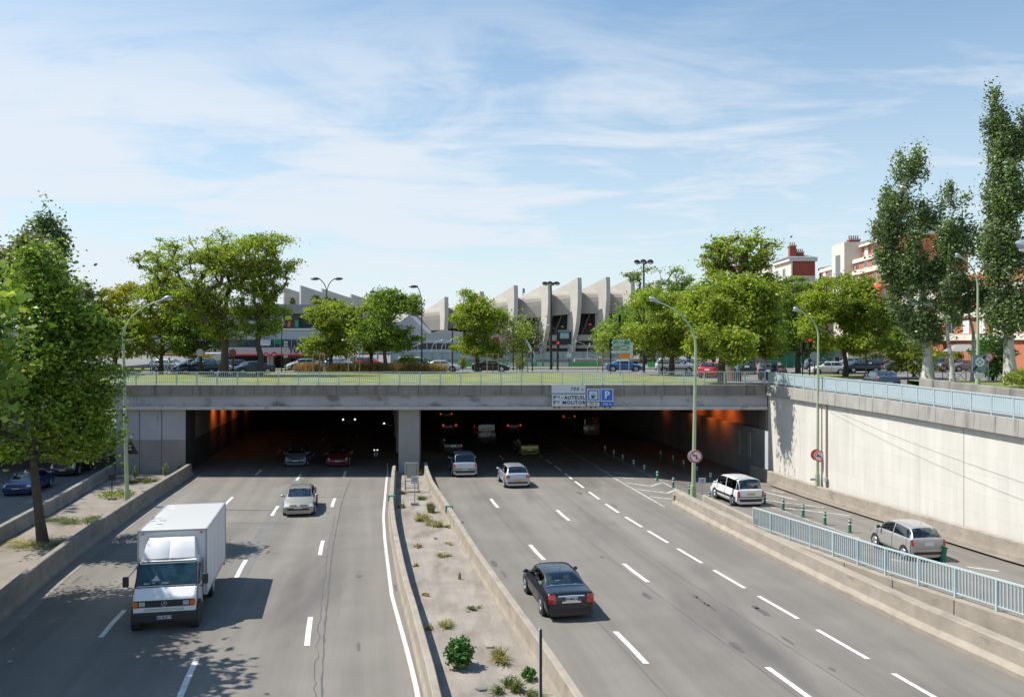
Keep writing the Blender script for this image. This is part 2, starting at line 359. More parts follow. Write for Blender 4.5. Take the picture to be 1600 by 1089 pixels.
# ---- painted markings, cracks
def lineat(pts, y): return itp(y, pts)
def stripe(mb, pts, y0, y1, wd, dz=.010, step=1.5, mi=0):
    n = max(1, int((y1-y0)/step)); q = [y0+(y1-y0)*i/n for i in range(n+1)]
    for a, b in zip(q[:-1], q[1:]):
        xa, xb = itp(a, pts), itp(b, pts)
        mb.add([(xa-wd/2,a,zr(xa,a)+dz),(xa+wd/2,a,zr(xa,a)+dz),(xb+wd/2,b,zr(xb,b)+dz),(xb-wd/2,b,zr(xb,b)+dz)], [(0,1,2,3)], mi)
L1 = [(10,-3.2),(24,-5.85),(29.9,-7.04),(42.1,-9.3),(54.1,-11.2),(65.5,-12.7),(80,-14.8),(130,-22)]
LA = [(10,-6.3),(20,-8.4),(25.9,-9.68),(38,-11.95),(51.6,-14.15),(65.2,-16),(80,-18.2),(130,-25.5)]
L0 = [(10,-10.1),(30.7,-14.2),(54.5,-17.9),(66.2,-19.5),(130,-29)]
WL = [(8,.4),(14,-.95),(24.3,-2.63),(27.8,-3.36),(34,-4.73),(43.5,-6.4),(49.7,-7.4),(62.6,-9.1),(66,-9.5),(100,-14.5)]
R1 = [(10,7.4),(28.3,3.88),(41.2,1.16),(53.9,-1.12),(66,-3.0),(130,-12.5)]
R2 = [(10,11.4),(25.4,8.08),(37.4,5.35),(50.1,2.93),(66,.5),(130,-9)]
R3 = [(10,15),(28.6,10.9),(36.5,9.14),(44.5,7.5),(52.2,6.0),(61,4.75),(68.9,3.7),(130,-5.5)]
S1 = [(52.5,9.3),(63.3,7.65),(70.7,6.8),(85,4.7),(130,-2)]
S2 = [(56.4,11.75),(62.5,10.9),(75,9.2),(90,7)]
mb = MB()
for pts, ys_ in ((L1,[17.3,29.9,42.1,54.1,65.9,79,92]),(LA,[25.7,38.2,51.4,64.4,77.4,90]),(L0,[17.7,30.7,42.7,54.5,66.8,80]),
                (R1,[28.3,41.2,53.9,66.5,79.5,92]),(R2,[25.0,37.5,50.1,62.8,75.5,88])):
    for y in ys_: stripe(mb, pts, y-1.5, y+1.5, .19)
for y in [20.5,24.6,28.6,32.6,36.5,40.5,44.5,48.2,52.2,56.6,61,64.9,69,73,77,81,85,89]: stripe(mb, R3, y-1.4, y+1.4, .17)
struct(mb, 'lane_dashes', m_paint)
mb = MB(); stripe(mb, WL, 10, 72, .15); struct(mb, 'median_edge_line', mat('edge_paint', (.60,.59,.56), .75, dirt_or_reflection=((.36,.34,.31), (3,3,1), .52, .66, .7)))
mb = MB(); stripe(mb, S1, 52.6, 110, .15); stripe(mb, S2, 57, 88, .13); struct(mb, 'edge_lines', m_paint_old)
mb = MB()
def gl(px, py, z0=-.15):
    p = G(px, py, z0); z = zr(p.x, p.y); p = G(px, py, z); z = zr(p.x, p.y); return G(px, py, z)
def pixline(mb, pts, wd, dz=.012):
    P = [gl(*p) for p in pts]
    for a, b in zip(P[:-1], P[1:]):
        n = 6; t = (b-a).normalized(); r = Vector((t.y,-t.x,0))*wd/2
        for i in range(n):
            q0 = a.lerp(b, i/n); q1 = a.lerp(b, (i+1)/n); vv = [q0-r, q0+r, q1+r, q1-r]
            mb.add([(q.x,q.y,zr(q.x,q.y)+dz) for q in vv], [(0,1,2,3)])
for c in ([(976,754),(1015,759.5)],[(1016,760),(1033,755)],[(992,764),(1041,770.5)],[(1042,771),(1058,765)],[(1015,776),(1054,780.5)],
          [(945,744),(990,748)],[(948,737),(985,741)],[(1190,768),(1246,781)],[(1192,781),(1288,793)],[(1222,793),(1330,806)],[(1206,766),(1226,770)],[(1508,886),(1561,893)],[(1372,822),(1390,825)],[(1392,874),(1420,880)]):
    pixline(mb, c, .26)
pixline(mb, [(1203,791),(1262,812),(1345,842)], .1)
struct(mb, 'hatch_markings', m_paint_old)
mb = MB(); random.seed(5)
def crack(off, pts, y0, y1, wd, jit):
    y = y0; pr = None
    while y < y1:
        x = itp(y, pts)+off+random.uniform(-jit, jit); w_ = wd*random.uniform(.3, 1.2)
        if pr: mb.add([(pr[0]-pr[2],pr[1],.006),(pr[0]+pr[2],pr[1],.006),(x+w_,y,.006),(x-w_,y,.006)], [(0,1,2,3)])
        pr = (x, y, w_); y += random.uniform(.25, .7)
crack(.55, L1, 14, 64, .035, .02); crack(.35, L1, 16, 50, .018, .07); crack(-.3, R1, 14, 63, .018, .015); crack(-.3, R2, 16, 63, .018, .015)
crack(-1.9, R3, 18, 60, .014, .03)
for (x0, x1, y) in ((-19,-12.5,47.8),(-13.4,-10,56),):
    x = x0
    while x < x1:
        xn = x+random.uniform(.4,.9); mb.add([(x,y,.006),(xn,y+random.uniform(-.05,.05),.006),(xn,y+.06,.006),(x,y+.05,.006)], [(0,1,2,3)]); x = xn
struct(mb, 'road_seams', m_tar)
mb = MB(); random.seed(21)
def stain(x, y, rx, ry, n=11):
    a0 = -math.atan(DIR); mb.add([(x+rx*(.7+.5*random.random())*math.cos(2*PI*i/n)+DIR*ry*math.sin(2*PI*i/n), y+ry*(.7+.5*random.random())*math.sin(2*PI*i/n), .0075) for i in range(n)], [tuple(range(n))])
for px, py in ((1094,937),(1103,944),(1112,949),(1086,931),(1180,948),(1190,955),(606,868),(618,917),(787,897),(772,880),(905,770),(960,790),(1230,1000),(560,1010),(330,930),(120,905),(560,900),(1010,930),(940,870),(1150,1010),(1300,1045),(700,800)):
    p = G(px, py); stain(p.x, p.y, random.uniform(.06,.16), random.uniform(.15,.7))
struct(mb, 'oil_stains', mat('oil_stain', (.115,.105,.095), .7, var=.2, vs_=3))
# a re-laid darker trench of asphalt along the left lane line
mb = MB(); stripe(mb, [(p[0], p[1]+.1) for p in LA], 30, 66, .75, .004); struct(mb, 'road_patch', mat('patch_asphalt', (.165,.16,.15), .9, var=.1, vs_=1, fine=.12))

# ---- lawns
def sheet(name, poly, z0, z1, m): mb = MB(); mb.prism(poly, 'z', z0, z1); return tag(mb.build(name, m), kind='structure')
sheet('lawn', [(-60,66.4),(14.5,66.4),(17.2,70),(17.8,76),(15.5,84),(10,90),(2,94),(-14,95),(-30,92),(-60,88)], 6.6, 6.80, m_grassg)
sheet('traffic_island_lawn', [(-62,107),(-28,107),(-26,111),(-62,112)], 6.6, 6.80, m_grassg)
sheet('verge_lawn', [(-18,112),(22,112),(24,116),(-18,117)], 6.6, 6.79, m_grassg)
sheet('tree_verge', [(26,80),(33,80),(36,88),(30,91),(25,86)], 6.6, 6.80, m_grassg)
mb = MB()
BK = [(62,30.0),(52,29.4),(38,28.9),(20,28.5),(0,28.5)]
def bz(y): return itp(y, [(0,6.3),(20,6.6),(38,6.95),(62,7.15),(78,7.0)])
yb = [0,10,20,30,38,45,52,58,62]
for a, b in zip(yb[:-1], yb[1:]):
    f = lambda y: itp(-y, [(-p[0], p[1]) for p in BK])
    mb.add([(f(a),a,bz(a)),(60,a,bz(a)),(60,b,bz(b)),(f(b),b,bz(b))], [(0,1,2,3)])
mb.add([(30,62,7.15),(60,62,7.15),(52,70,7.0),(32,70,7.0)], [(0,1,2,3)])
mb.add([(32,70,7.0),(52,70,7.0),(52,70,6.6),(32,70,6.6)], [(0,1,2,3)])
struct(mb, 'grass_bank', m_grassg)

# ================================================================= BARRIERS AND WALLS
def barrier(name, pts, y0, y1, label, w_=.36, h=.85, side=1, mats=m_conc, zf=None, flare=.12, cat='barrier', step=3.0, thingobj=None):
    n = int((y1-y0)/step)+1; path = []
    for i in range(n+1):
        y = y0+(y1-y0)*i/n; path.append((itp(y, pts), y, zf(itp(y, pts), y) if zf else 0))
    prof = [(-w_/2-flare,-.1),(-w_/2-flare,.16),(-w_/2,.34),(-w_/2+.03,h-.03),(-w_/2+.06,h),(w_/2-.06,h),(w_/2-.03,h-.03),(w_/2,.34),(w_/2+flare,.16),(w_/2+flare,-.1)]
    mb = MB(); mb.sweep(prof, path); return tag(mb.build(name, mats, None), label, cat)
tag(barrier('concrete_barrier', [(y, x-.35) for y, x in LB], 4, 65.0, '', h=.95, mats=mat('shaded_barrier_concrete', (.25,.225,.19), .9, var=.2, vs_=1.0, bump=.3, bs=20, dirt_or_reflection=((.12,.11,.09), (1.2,1.2,3), .55, .72, .6))), 'long concrete barrier between the left carriageway and the paved island with the tree', 'barrier')  # barrier concrete made darker here, shade of the left side painted in
tag(barrier('concrete_barrier', [(y, x-.28) for y, x in SB], 4, 65.3, '', h=.85, mats=m_conc_d), 'dark concrete barrier between the shaded side road and the paved island, far left', 'barrier')
o = barrier('concrete_barrier', [(y, x+.16) for y, x in ML], 10, 64.5, '', w_=.3, h=.85, flare=.05)
tag(o, 'concrete barrier on the left edge of the weedy median, beside the white edge line', 'barrier')
def caps(o, pts):
    for (x, y, w_) in pts:
        mb = MB(); mb.box(x-w_, x+w_, y-.12, y+.12, .55, .90); mb.box(x-w_-.01, x+w_+.01, y-.14, y+.14, .86, .905)
        c = mb.build('joint_cover', mat('green_metal_cover', (.03,.27,.20), .45), o)
caps(o, [(itp(51.5, ML)+.16, 51.5, .19)])
o = barrier('concrete_barrier', [(y, x-.25) for y, x in MR], 10, 66.5, '', w_=.3, h=.85, flare=.05)
tag(o, 'concrete barrier on the right edge of the weedy median, beside the black saloon', 'barrier')
caps(o, [(itp(48.2, MR)-.25, 48.2, .2)])
o = barrier('concrete_barrier', [(y, x+.38) for y, x in RB], 4, 53.4, '', w_=.5, h=.85, flare=.16)
tag(o, 'broad pale concrete barrier along the right edge of the main carriageway', 'barrier')
mb = MB(); mb.prism([(9.95,53.2),(10.75,53.2),(10.7,53.9),(10.35,54.2),(10.0,53.9)], 'z', -.2, .62); 
c = mb.build('barrier_nose', m_conc, o)
# island between barrier and ramp, retaining wall, low parapet
DV = [(2,21.6),(20,17.7),(27.2,16.1),(33.8,14.5),(38.1,13.7),(44.5,12.45)]
mb = MB()
for a, b in [(4,12),(12,20),(20,27),(27,32),(32,38),(38,44.5),(44.5,53.3)]:
    l = lambda y: itp(y, RB)+.5
    r_ = lambda y: itp(y, DV+[(53.3,11.6)])-.1
    zf = lambda y: itp(y, [(4,.9),(27,.55),(44.5,.32),(53.3,.05)])
    mb.add([(l(a),a,zf(a)),(r_(a),a,zf(a)),(r_(b),b,zf(b)),(l(b),b,zf(b))], [(0,1,2,3)])
struct(mb, 'divider_island', m_pave)
dw = thing('ramp_wall', 'low concrete wall under the pale blue railing beside the ramp', 'wall', (12.45,44.5,0))
mb = MB(); path = [(itp(y, DV), y, 0) for y in np.linspace(44.6, 4, 16)]
RZ = lambda y: itp(y, [(2,2.6),(20,1.65),(27.2,1.28),(33.8,.97),(44.5,.50)])
for a, b in zip(path[:-1], path[1:]):
    for (s0, s1, zz0) in ((-.3,.05,-.2),):
        za, zb = RZ(a[1]), RZ(b[1]); A, B = Vector(a), Vector(b)
        vv = [(A.x+s0,A.y,zz0),(A.x+s1+.25,A.y,zz0),(A.x+s1+.25,A.y,za-.04),(A.x+s0,A.y,za-.04),(B.x+s0,B.y,zz0),(B.x+s1+.25,B.y,zz0),(B.x+s1+.25,B.y,zb-.04),(B.x+s0,B.y,zb-.04)]
        mb.add(vv, [(0,1,2,3),(7,6,5,4),(0,3,7,4),(3,2,6,7),(2,1,5,6)])
wpart(mb, 'wall_body', m_conc, dw)
mb = MB()
for y in np.arange(8, 44, 3.1):
    mb.box(itp(y, DV)-.315, itp(y, DV)-.295, y-.02, y+.02, .2, RZ(y)-.05)
wpart(mb, 'joints', m_tar, dw)
mb = MB(); P0 = [(44.6,12.65),(47,12.3),(50.5,11.75),(52,11.55)]
o = barrier('concrete_parapet', P0, 44.8, 52, '', w_=.3, h=.75, flare=.02, zf=lambda x, y: .1)
tag(o, 'short low concrete parapet beside the white people carrier at the head of the railing', 'parapet')
# right retaining wall
rw = thing('retaining_wall', 'tall cream concrete retaining wall along the ramp on the right', 'wall', (19.4,65.5,0))
YW = [65.45,62,58,54,50,46,42,38,33,28,20,12,4]
CB = lambda y: itp(y, [(2,5.2),(38,5.80),(49,5.97),(65.5,6.06)])
CT = lambda y: itp(y, [(2,6.0),(38,6.56),(49,6.74),(65.5,6.86)])
m_rwall = mat('cream_wall_panels', (.67,.64,.58), .85, var=.04, vs_=.5, streak=((1.3,1.3,.12), .07, 0), dirt_or_reflection=((.40,.36,.31), (1.6,1.6,.16), .60, .78, .5))
t = m_rwall.node_tree; b_ = t.nodes['Principled BSDF']; lk = b_.inputs['Base Color'].links[0].from_socket
c_ = t.nodes.new('ShaderNodeTexCoord'); sp_ = t.nodes.new('ShaderNodeSeparateXYZ'); cb_ = t.nodes.new('ShaderNodeCombineXYZ'); t.links.new(c_.outputs['Object'], sp_.inputs[0])
t.links.new(sp_.outputs[1], cb_.inputs[0]); t.links.new(sp_.outputs[2], cb_.inputs[1])
br = t.nodes.new('ShaderNodeTexBrick'); t.links.new(cb_.outputs[0], br.inputs['Vector']); br.inputs['Scale'].default_value = 1; br.inputs['Brick Width'].default_value = 3.2
br.inputs['Row Height'].default_value = .92; br.inputs['Mortar Size'].default_value = .012; br.inputs['Color1'].default_value = (1,1,1,1); br.inputs['Color2'].default_value = (.96,.96,.95,1)
br.inputs['Mortar'].default_value = (.88,.86,.83,1)
mm = t.nodes.new('ShaderNodeMix'); mm.data_type = 'RGBA'; mm.blend_type = 'MULTIPLY'; mm.inputs['Factor'].default_value = 1
t.links.new(lk, mm.inputs['A']); t.links.new(br.outputs['Color'], mm.inputs['B']); t.links.new(mm.outputs['Result'], b_.inputs['Base Color'])
mb = MB()
for a, b in zip(YW[:-1], YW[1:]):
    mb.add([(wallx(a),a,-.6),(wallx(b),b,-.6),(wallx(b),b,CB(b)+.02),(wallx(a),a,CB(a)+.02),(wallx(a)+.5,a,-.6),(wallx(b)+.5,b,-.6),(wallx(b)+.5,b,CB(b)),(wallx(a)+.5,a,CB(a))],
           [(0,1,2,3),(7,6,5,4),(3,2,6,7)])
wpart(mb, 'wall_face', m_rwall, rw)
mb = MB(); y = 65.3
while y > 4:
    y2 = y-1.5; a, b = y-.012, y2+.012
    xa, xb = wallx(a), wallx(b)
    vv = []
    for (x_, yy_) in ((xa,a),(xb,b)):
        vv += [(x_-.24,yy_,CB(yy_)),(x_-.20,yy_,CT(yy_)),(x_+.42,yy_,CT(yy_)),(x_+.42,yy_,CB(yy_)+.03)]
    mb.add(vv, [(0,1,2,3),(7,6,5,4),(0,4,5,1),(1,5,6,2),(2,6,7,3),(3,7,4,0)]); y = y2
wpart(mb, 'coping', m_cop, rw)
mb = MB(); mb.tube([(wallx(56.2)-.06,56.2,.6),(wallx(56.2)-.06,56.2,5.98)], .07, 8); wpart(mb, 'drain_pipe', mat('brown_pipe', (.33,.24,.20), .6), rw)
mb = MB()
for (p0, p1, p2) in (((56.0,5.6),(45,3.4),(33,2.6)),((55.6,5.75),(46,4.3),(33,3.4))):
    pts = []
    for i in range(15):
        q = i/14; yy_ = (1-q)**2*p0[0]+2*q*(1-q)*p1[0]+q*q*p2[0]; z_ = (1-q)**2*p0[1]+2*q*(1-q)*p1[1]+q*q*p2[1]; pts.append((wallx(yy_)-.03, yy_, z_))
    mb.tube(pts, .006, 4)
wpart(mb, 'cable', mat('cable_grey', (.36,.33,.30), .7), rw)
mb = MB(); mb.box(wallx(42.4)-.005, wallx(42.4)+.01, 42.38, 42.41, .5, 5.85); wpart(mb, 'expansion_joint', m_tar, rw)
o = barrier('wall_foot_parapet', [(p, wallx(p)-.33) for p in np.arange(4, 69, 2.0)], 4, 67.5, '', w_=.34, h=.88, flare=.03, zf=lambda x, y: itp(y, RAMPZ))
tag(o, 'low concrete parapet running along the foot of the cream retaining wall', 'parapet')
mb = MB(); strip(mb, lambda y: wallx(y)-1.0, lambda y: wallx(y)-.4, [8,20,27,33,38,43,48,53,57,63], 0)
mb.v = [(p[0],p[1],itp(p[1], RAMPZ)+.10) for p in mb.v]; struct(mb, 'kerb', m_pave)
# parapet of the grass bank
o = barrier('bank_parapet', [(20,28.6),(38,28.8),(52,29.3),(62,29.9),(64,30.3)], 20, 64, '', w_=.3, h=1.0, flare=0, mats=m_conc_d, zf=lambda x, y: itp(y, [(20,5.9),(45,6.28),(64,6.42)]))
tag(o, 'grey concrete parapet holding the grass bank with the poplars, right', 'parapet')

# ---- railings
def railing(name, P, label, spacing, h, mrail, mpanel=None, gap=.14, cat='railing', bw=.028, post=.07):
    t_ = thing(name, label, cat, P[0]); P = [Vector(p) for p in P]; seg = [0]
    for a, b in zip(P[:-1], P[1:]): seg.append(seg[-1]+(b-a).length)
    L = seg[-1]
    def at(s):
        s = min(max(s, 0), L-1e-4); i = max(k for k in range(len(P)-1) if seg[k] <= s); return P[i].lerp(P[i+1], (s-seg[i])/(seg[i+1]-seg[i]))
    up = Vector((0,0,1)); n = int(round(L/spacing)); top = MB(); bot = MB(); bal = MB(); pan = MB()
    for a, b in zip(P[:-1], P[1:]):
        top.bar(a+up*h, b+up*h, .085, .055); bot.bar(a+up*.13, b+up*.13, .045, .035)
        if mpanel: pan.bar(a+up*(h*.5+.06), b+up*(h*.5+.06), .012, h-.25)
    wpart(top, 'handrail', mrail, t_); wpart(bot, 'bottom_rail', mrail, t_)
    cnt = int(L/gap)
    for i in range(cnt):
        p = at((i+.5)*L/cnt); bal.box(p.x-bw/2, p.x+bw/2, p.y-bw/2, p.y+bw/2, p.z+.13, p.z+h-.02)
    wpart(bal, 'balusters', mrail, t_)
    if mpanel: wpart(pan, 'panel', mpanel, t_)
    pm = None
    for i in range(n+1):
        p = at(i*L/n)
        if pm is None:
            q = MB(); q.box(-post/2, post/2, -post/2, post/2, -.05, h-.03); o_ = q.build('post', mrail); pm = o_
        else: o_ = pm.copy(); sc.collection.objects.link(o_)
        o_.parent = t_; o_.location = p-Vector(t_.location)
    return t_
railing('bridge_railing', [(-47,65.55,6.83),(-20,65.55,6.83),(0,65.55,6.83),(19.2,65.55,6.86)], 'long pale green railing along the edge of the road bridge', 1.55, .97, m_rail, gap=.155)
railing('wall_railing', [(wallx(y)+.05, y, CT(y)+.02) for y in (65.5,60,54,48,42,38,30,20,8)], 'pale blue railing with frosted panels on top of the cream retaining wall', 1.5, .92, m_railb, m_panel, gap=.15)
railing('ramp_railing', [(itp(y, DV), y, RZ(y)) for y in (44.5,38.1,33.8,27.2,20,12)], 'pale blue railing standing on the low wall between carriageway and ramp', 1.9, 1.0, m_railb, gap=.15, bw=.04, post=.09)

# ================================================================= ROAD BRIDGE
BR = thing('road_bridge', 'wide concrete road bridge over the sunken ring road, forming the dark tunnel mouth', 'bridge', (0,66,0))
mb = MB(); x = -52.0
while x < 19.0:
    x2 = min(x+1.55, 19.15); mb.box(x+.012, x2-.012, 65.2, 66.1, 6.06, 6.83); x = x2
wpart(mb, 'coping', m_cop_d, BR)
mb = MB(); mb.box(-52, 19.35, 65.5, 66.3, 5.2, 6.09); wpart(mb, 'edge_beam', m_beam, BR)
mb = MB(); mb.box(-52, 19.35, 65.38, 66.3, 4.95, 5.2); wpart(mb, 'beam_flange', m_beam2, BR)
for x in (-44,-33.5,-28.5,-17.9,-11.2,-6.9,2.6,11.4): mb = MB(); mb.box(x-.06, x+.06, 65.42, 65.5, 5.25, 6.0); wpart(mb, 'stiffener', m_beam, BR)
mb = MB(); mb.box(-300, 60, 66.3, 82, 4.99, 6.6)
mb.add([(opr(82)-.5,82,4.99),(60,82,4.99),(60,215,4.99),(opr(215)-.5,215,4.99)], [(0,1,2,3)])
mb.add([(opr(82)-.5,82,4.99),(opr(150)-.5,150,4.99),(opr(150)-.5,150,6.6),(opr(82)-.5,82,6.6)], [(0,1,2,3)])
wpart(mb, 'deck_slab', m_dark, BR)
mb = MB(); mb.box(-62, 30, 66.0, 66.5, 6.0, 6.66); wpart(mb, 'deck_edge_fill', m_dark, BR)
def pl(x, y): return x-.15*(y-66)
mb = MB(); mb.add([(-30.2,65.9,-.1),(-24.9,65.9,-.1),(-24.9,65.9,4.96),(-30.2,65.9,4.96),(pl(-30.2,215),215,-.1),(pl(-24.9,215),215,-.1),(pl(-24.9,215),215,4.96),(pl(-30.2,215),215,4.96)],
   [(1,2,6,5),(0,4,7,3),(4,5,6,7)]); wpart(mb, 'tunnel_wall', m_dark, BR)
mb = MB(); mb.add([(pl(-24.86,69),69,2.4),(pl(-24.86,214),214,2.4),(pl(-24.86,214),214,4.96),(pl(-24.86,69),69,4.96)], [(0,1,2,3)]); wpart(mb, 'added_glow_band', mat('glow_band_paint', (.16,.15,.14), .9, var=.2, vs_=.6), BR)  # paler band added so the dark left wall shows the orange lamplight
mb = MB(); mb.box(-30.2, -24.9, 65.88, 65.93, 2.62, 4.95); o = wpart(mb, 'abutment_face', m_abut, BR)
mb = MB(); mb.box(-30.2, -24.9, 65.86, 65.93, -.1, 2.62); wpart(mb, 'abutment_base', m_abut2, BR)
mb = MB()
for x in (-28.4,-26.7): mb.box(x-.02, x+.02, 65.85, 65.9, .14, 4.9)
wpart(mb, 'joint', m_tar, BR)
pp = None
for k in range(9):
    y = 66.3+k*13
    if pp is None:
        mb = MB(); mb.box(-.79, .79, -.25, .75, 0, 4.98); pp = mb.build('pillar', m_pill); o_ = pp
    else: o_ = pp.copy(); sc.collection.objects.link(o_)
    o_.parent = BR; o_.location = Vector((-7.83-.15*(y-66), y, .0))-Vector(BR.location)
# right tunnel wall with ledge
mb = MB(); ysw = [65.9,72,80,90,105,125,150,215]
for a, b in zip(ysw[:-1], ysw[1:]):
    mb.add([(wallx(a)-.05,a,-.5),(wallx(b)-.05,b,-.5),(wallx(b)-.05,b,3.35),(wallx(a)-.05,a,3.35),(wallx(a)+.5,a,3.35),(wallx(b)+.5,b,3.35)], [(0,1,2,3),(3,2,5,4)])
wpart(mb, 'ledge_wall', mat('grey_tunnel_wall', (.25,.25,.24), .9, var=.2, vs_=.5), BR)
mb = MB()
for a, b in zip(ysw[:-1], ysw[1:]):
    mb.add([(wallx(a)+.5,a,3.2),(wallx(b)+.5,b,3.2),(wallx(b)+.5,b,5.0),(wallx(a)+.5,a,5.0)], [(0,1,2,3)])
mb.box(wallx(66)-.04, wallx(66)+.6, 65.6, 67.4, 3.35, 4.95)
wpart(mb, 'upper_wall', mat('upper_tunnel_wall', (.22,.20,.18), .9, var=.2, vs_=.6), BR)
for y in (68.6, 70.6):
    mb = MB(); mb.box(wallx(y)-.10, wallx(y)-.04, y-.3, y+.3, .9, 2.9); wpart(mb, 'niche_panel', mat('niche_panel_grey', (.36,.36,.36), .7), BR)
mb = MB(); mb.box(-80, 40, 214.6, 215.2, -1, 5); wpart(mb, 'added_dark_wall', m_dark, BR)  # black wall added to close off the tunnel and keep its depth dark
mb = MB(); mb.add([(-48.4,66,-.1),(opl(150),150,-.1),(opl(150),150,6.66),(-48.4,66,6.66)], [(0,1,2,3)]); mb.add([(-48.4,66,-.1),(-48.4,2,-.1),(-48.4,2,6.66),(-48.4,66,6.66)], [(0,1,2,3)])
wpart(mb, 'side_wall', m_conc_d, BR)
mb = MB()
for k in range(6):
    y = 92+k*8; mb.box(opr(y)-.35, opr(y)+.0, y-.5, y+.5, 0, 6.6)
mb.add([(opr(82)-.02,82,-.1),(opr(150)-.02,150,-.1),(opr(150)-.02,150,6.64),(opr(82)-.02,82,6.64)], [(0,1,2,3)])
wpart(mb, 'buttressed_wall', mat('pale_side_wall', (.50,.47,.41), .9, var=.15, vs_=.5), BR)
# sodium lamps by both tunnel walls
m_sod = mat('sodium_glow', (1.0,.30,.03), .4, emit=6)
def sodium(x, y, z, label, dx, e):
    t_ = thing('tunnel_lamp', label, 'lamp', (x,y,z))
    mb = MB(); mb.box(-.12, .12, -.3, .3, .02, .16); mb.build('housing', m_blk, t_)
    mb = MB(); mb.box(-.10, .10, -.27, .27, -.01, .018); mb.build('lamp_glass', m_sod, t_)
    l = bpy.data.lights.new('sodium_lamp', 'SPOT'); l.energy = e; l.color = (1.0,.17,.015); l.shadow_soft_size = .12; l.spot_size = math.radians(110); l.spot_blend = 1.0
    lo = bpy.data.objects.new('light', l); sc.collection.objects.link(lo); lo.parent = t_; lo.location = (0,0,-.12)
    lo.rotation_euler = Vector((dx, 0, -.45)).to_track_quat('-Z', 'Y').to_euler()
for y, e, w_ in ((73.5,210,'first from the mouth'),(76.5,210,'second from the mouth'),(81,130,'third from the mouth'),(89,70,'fourth, deepest')): sodium(wallx(y)-1.3, y, 4.7, 'glowing orange lamp high on the right tunnel wall, '+w_, 1, e)
for y, e, w_ in ((76.5,260,'first from the mouth'),(81,240,'second from the mouth'),(87,200,'third from the mouth'),(95,140,'fourth, deepest')): sodium(pl(-24.9,y)+1.4, y, 4.6, 'glowing orange lamp high on the left tunnel wall, '+w_, -1, e)

# ================================================================= ROAD SIGNS ON THE BRIDGE
SG = thing('direction_sign', 'pale direction board on the bridge reading 700 m, Pte d\'Auteuil, Pte Molitor', 'road sign', (X(888,65.1),65.1,5))
def board(t_, name, x0, x1, y0, y1, d, m, dd=.05):
    mb = MB(); mb.box(X(x0,d), X(x1,d), d, d+dd, Z(y1,d), Z(y0,d)); return wpart(mb, name, m, t_)
D_ = 65.08
pb = board(SG, 'upper_board', 862, 914.8, 602, 614.3, D_, m_signlight); pl2 = board(SG, 'lower_board', 862.4, 915, 615.9, 634.6, D_, m_signlight)
def lettering(par, s, px, py, d, hpx, m, align='CENTER', shear=0, space=1.05, bold=.006, name='lettering'):
    mb = text_mb(s, hpx*d/F/.70, align=align, shear=shear, M=faceM(X(px,d), d-.006, Z(py,d)), space=space, bold=bold); return wpart(mb, name, m, par)
lettering(pb, '700', 904, 608, D_, 5.2, m_txt, align='RIGHT', shear=.25, space=1.25); lettering(pb, 'm', 912.3, 608.8, D_, 4.2, m_txt, align='RIGHT', shear=.35, bold=0)
for yy_, big_, x_ in ((621.4,'AUTEUIL',881.6),(629.2,'MOLITOR',878.6)):
    lettering(pl2, 'P', 864.6, yy_, D_, 5.3, m_txt, align='LEFT', bold=.014); lettering(pl2, 'TE', 869.2, yy_-.9, D_, 3.0, m_txt, align='LEFT', space=1.3)
    lettering(pl2, big_, x_, yy_, D_, 5.3, m_txt, align='LEFT', space=1.12 if big_ == 'AUTEUIL' else 1.13, bold=.012)
lettering(pl2, "D'", 876.6, yy_-7.4, D_, 2.8, m_txt, align='LEFT', bold=0)
def hang(t_, pxs, d):
    for p in pxs: mb = MB(); mb.bar((X(p,d),d+.1,Z(634,d)), (X(p+2,d),d+.4,Z(640,d)), .05, .05); wpart(mb, 'bracket', m_trim, t_)
hang(SG, (866,873,897,904), D_)
FS = thing('fuel_sign', 'square fuel pump sign on the bridge with a 700 m plate', 'road sign', (X(927,65.1),65.1,5))
b1 = board(FS, 'sign_plate', 917, 936.8, 607.5, 627.2, D_, m_signlight); b2 = MB(); b2.box(X(918.7,D_), X(935.1,D_), D_-.012, D_-.004, Z(625.5,D_), Z(609.2,D_)); wpart(b2, 'blue_border', m_blue, b1)
b2 = MB(); b2.box(X(920.6,D_), X(933.3,D_), D_-.02, D_-.013, Z(623.6,D_), Z(611.1,D_)); wpart(b2, 'white_field', m_signlight, b1)
b2 = MB(); x_, z_ = X(926,D_), Z(618.5,D_)
b2.box(x_-.09, x_+.09, D_-.032, D_-.022, z_-.19, z_+.05); b2.cyl((x_, D_-.027, z_+.10), 'y', .09, .01, 12)
wpart(b2, 'pump_mark', m_txt, b1)
b2 = MB(); b2.cyl((x_, D_-.036, z_+.09), 'y', .055, .01, 12); wpart(b2, 'pump_dial', m_white, b1)
b2 = MB(); b2.tube([(x_+.10,D_-.027,z_-.12),(x_+.17,D_-.027,z_-.10),(x_+.19,D_-.027,z_+.10),(x_+.16,D_-.027,z_+.19),(x_+.08,D_-.027,z_+.2)], .022, 6); b2.box(x_+.12, x_+.22, D_-.031, D_-.024, z_-.10, z_+.06); wpart(b2, 'hose_mark', m_green, b1)
b2 = board(FS, 'distance_plate', 917.2, 936.6, 628.6, 634.3, D_, m_signlight); lettering(b2, '700 m', 927, 631.4, D_, 3.2, m_txt, space=1.15, bold=.002)
hang(FS, (923,930), D_)
PS = thing('parking_sign', 'square blue parking sign with a white P above a 700 m plate', 'road sign', (X(948,65.1),65.1,5))
b1 = board(PS, 'sign_plate', 938.5, 958.3, 607.3, 627.2, D_, m_signlight); b2 = MB(); b2.box(X(940,D_), X(956.8,D_), D_-.012, D_-.004, Z(625.7,D_), Z(608.8,D_)); wpart(b2, 'blue_field', m_blue, b1)
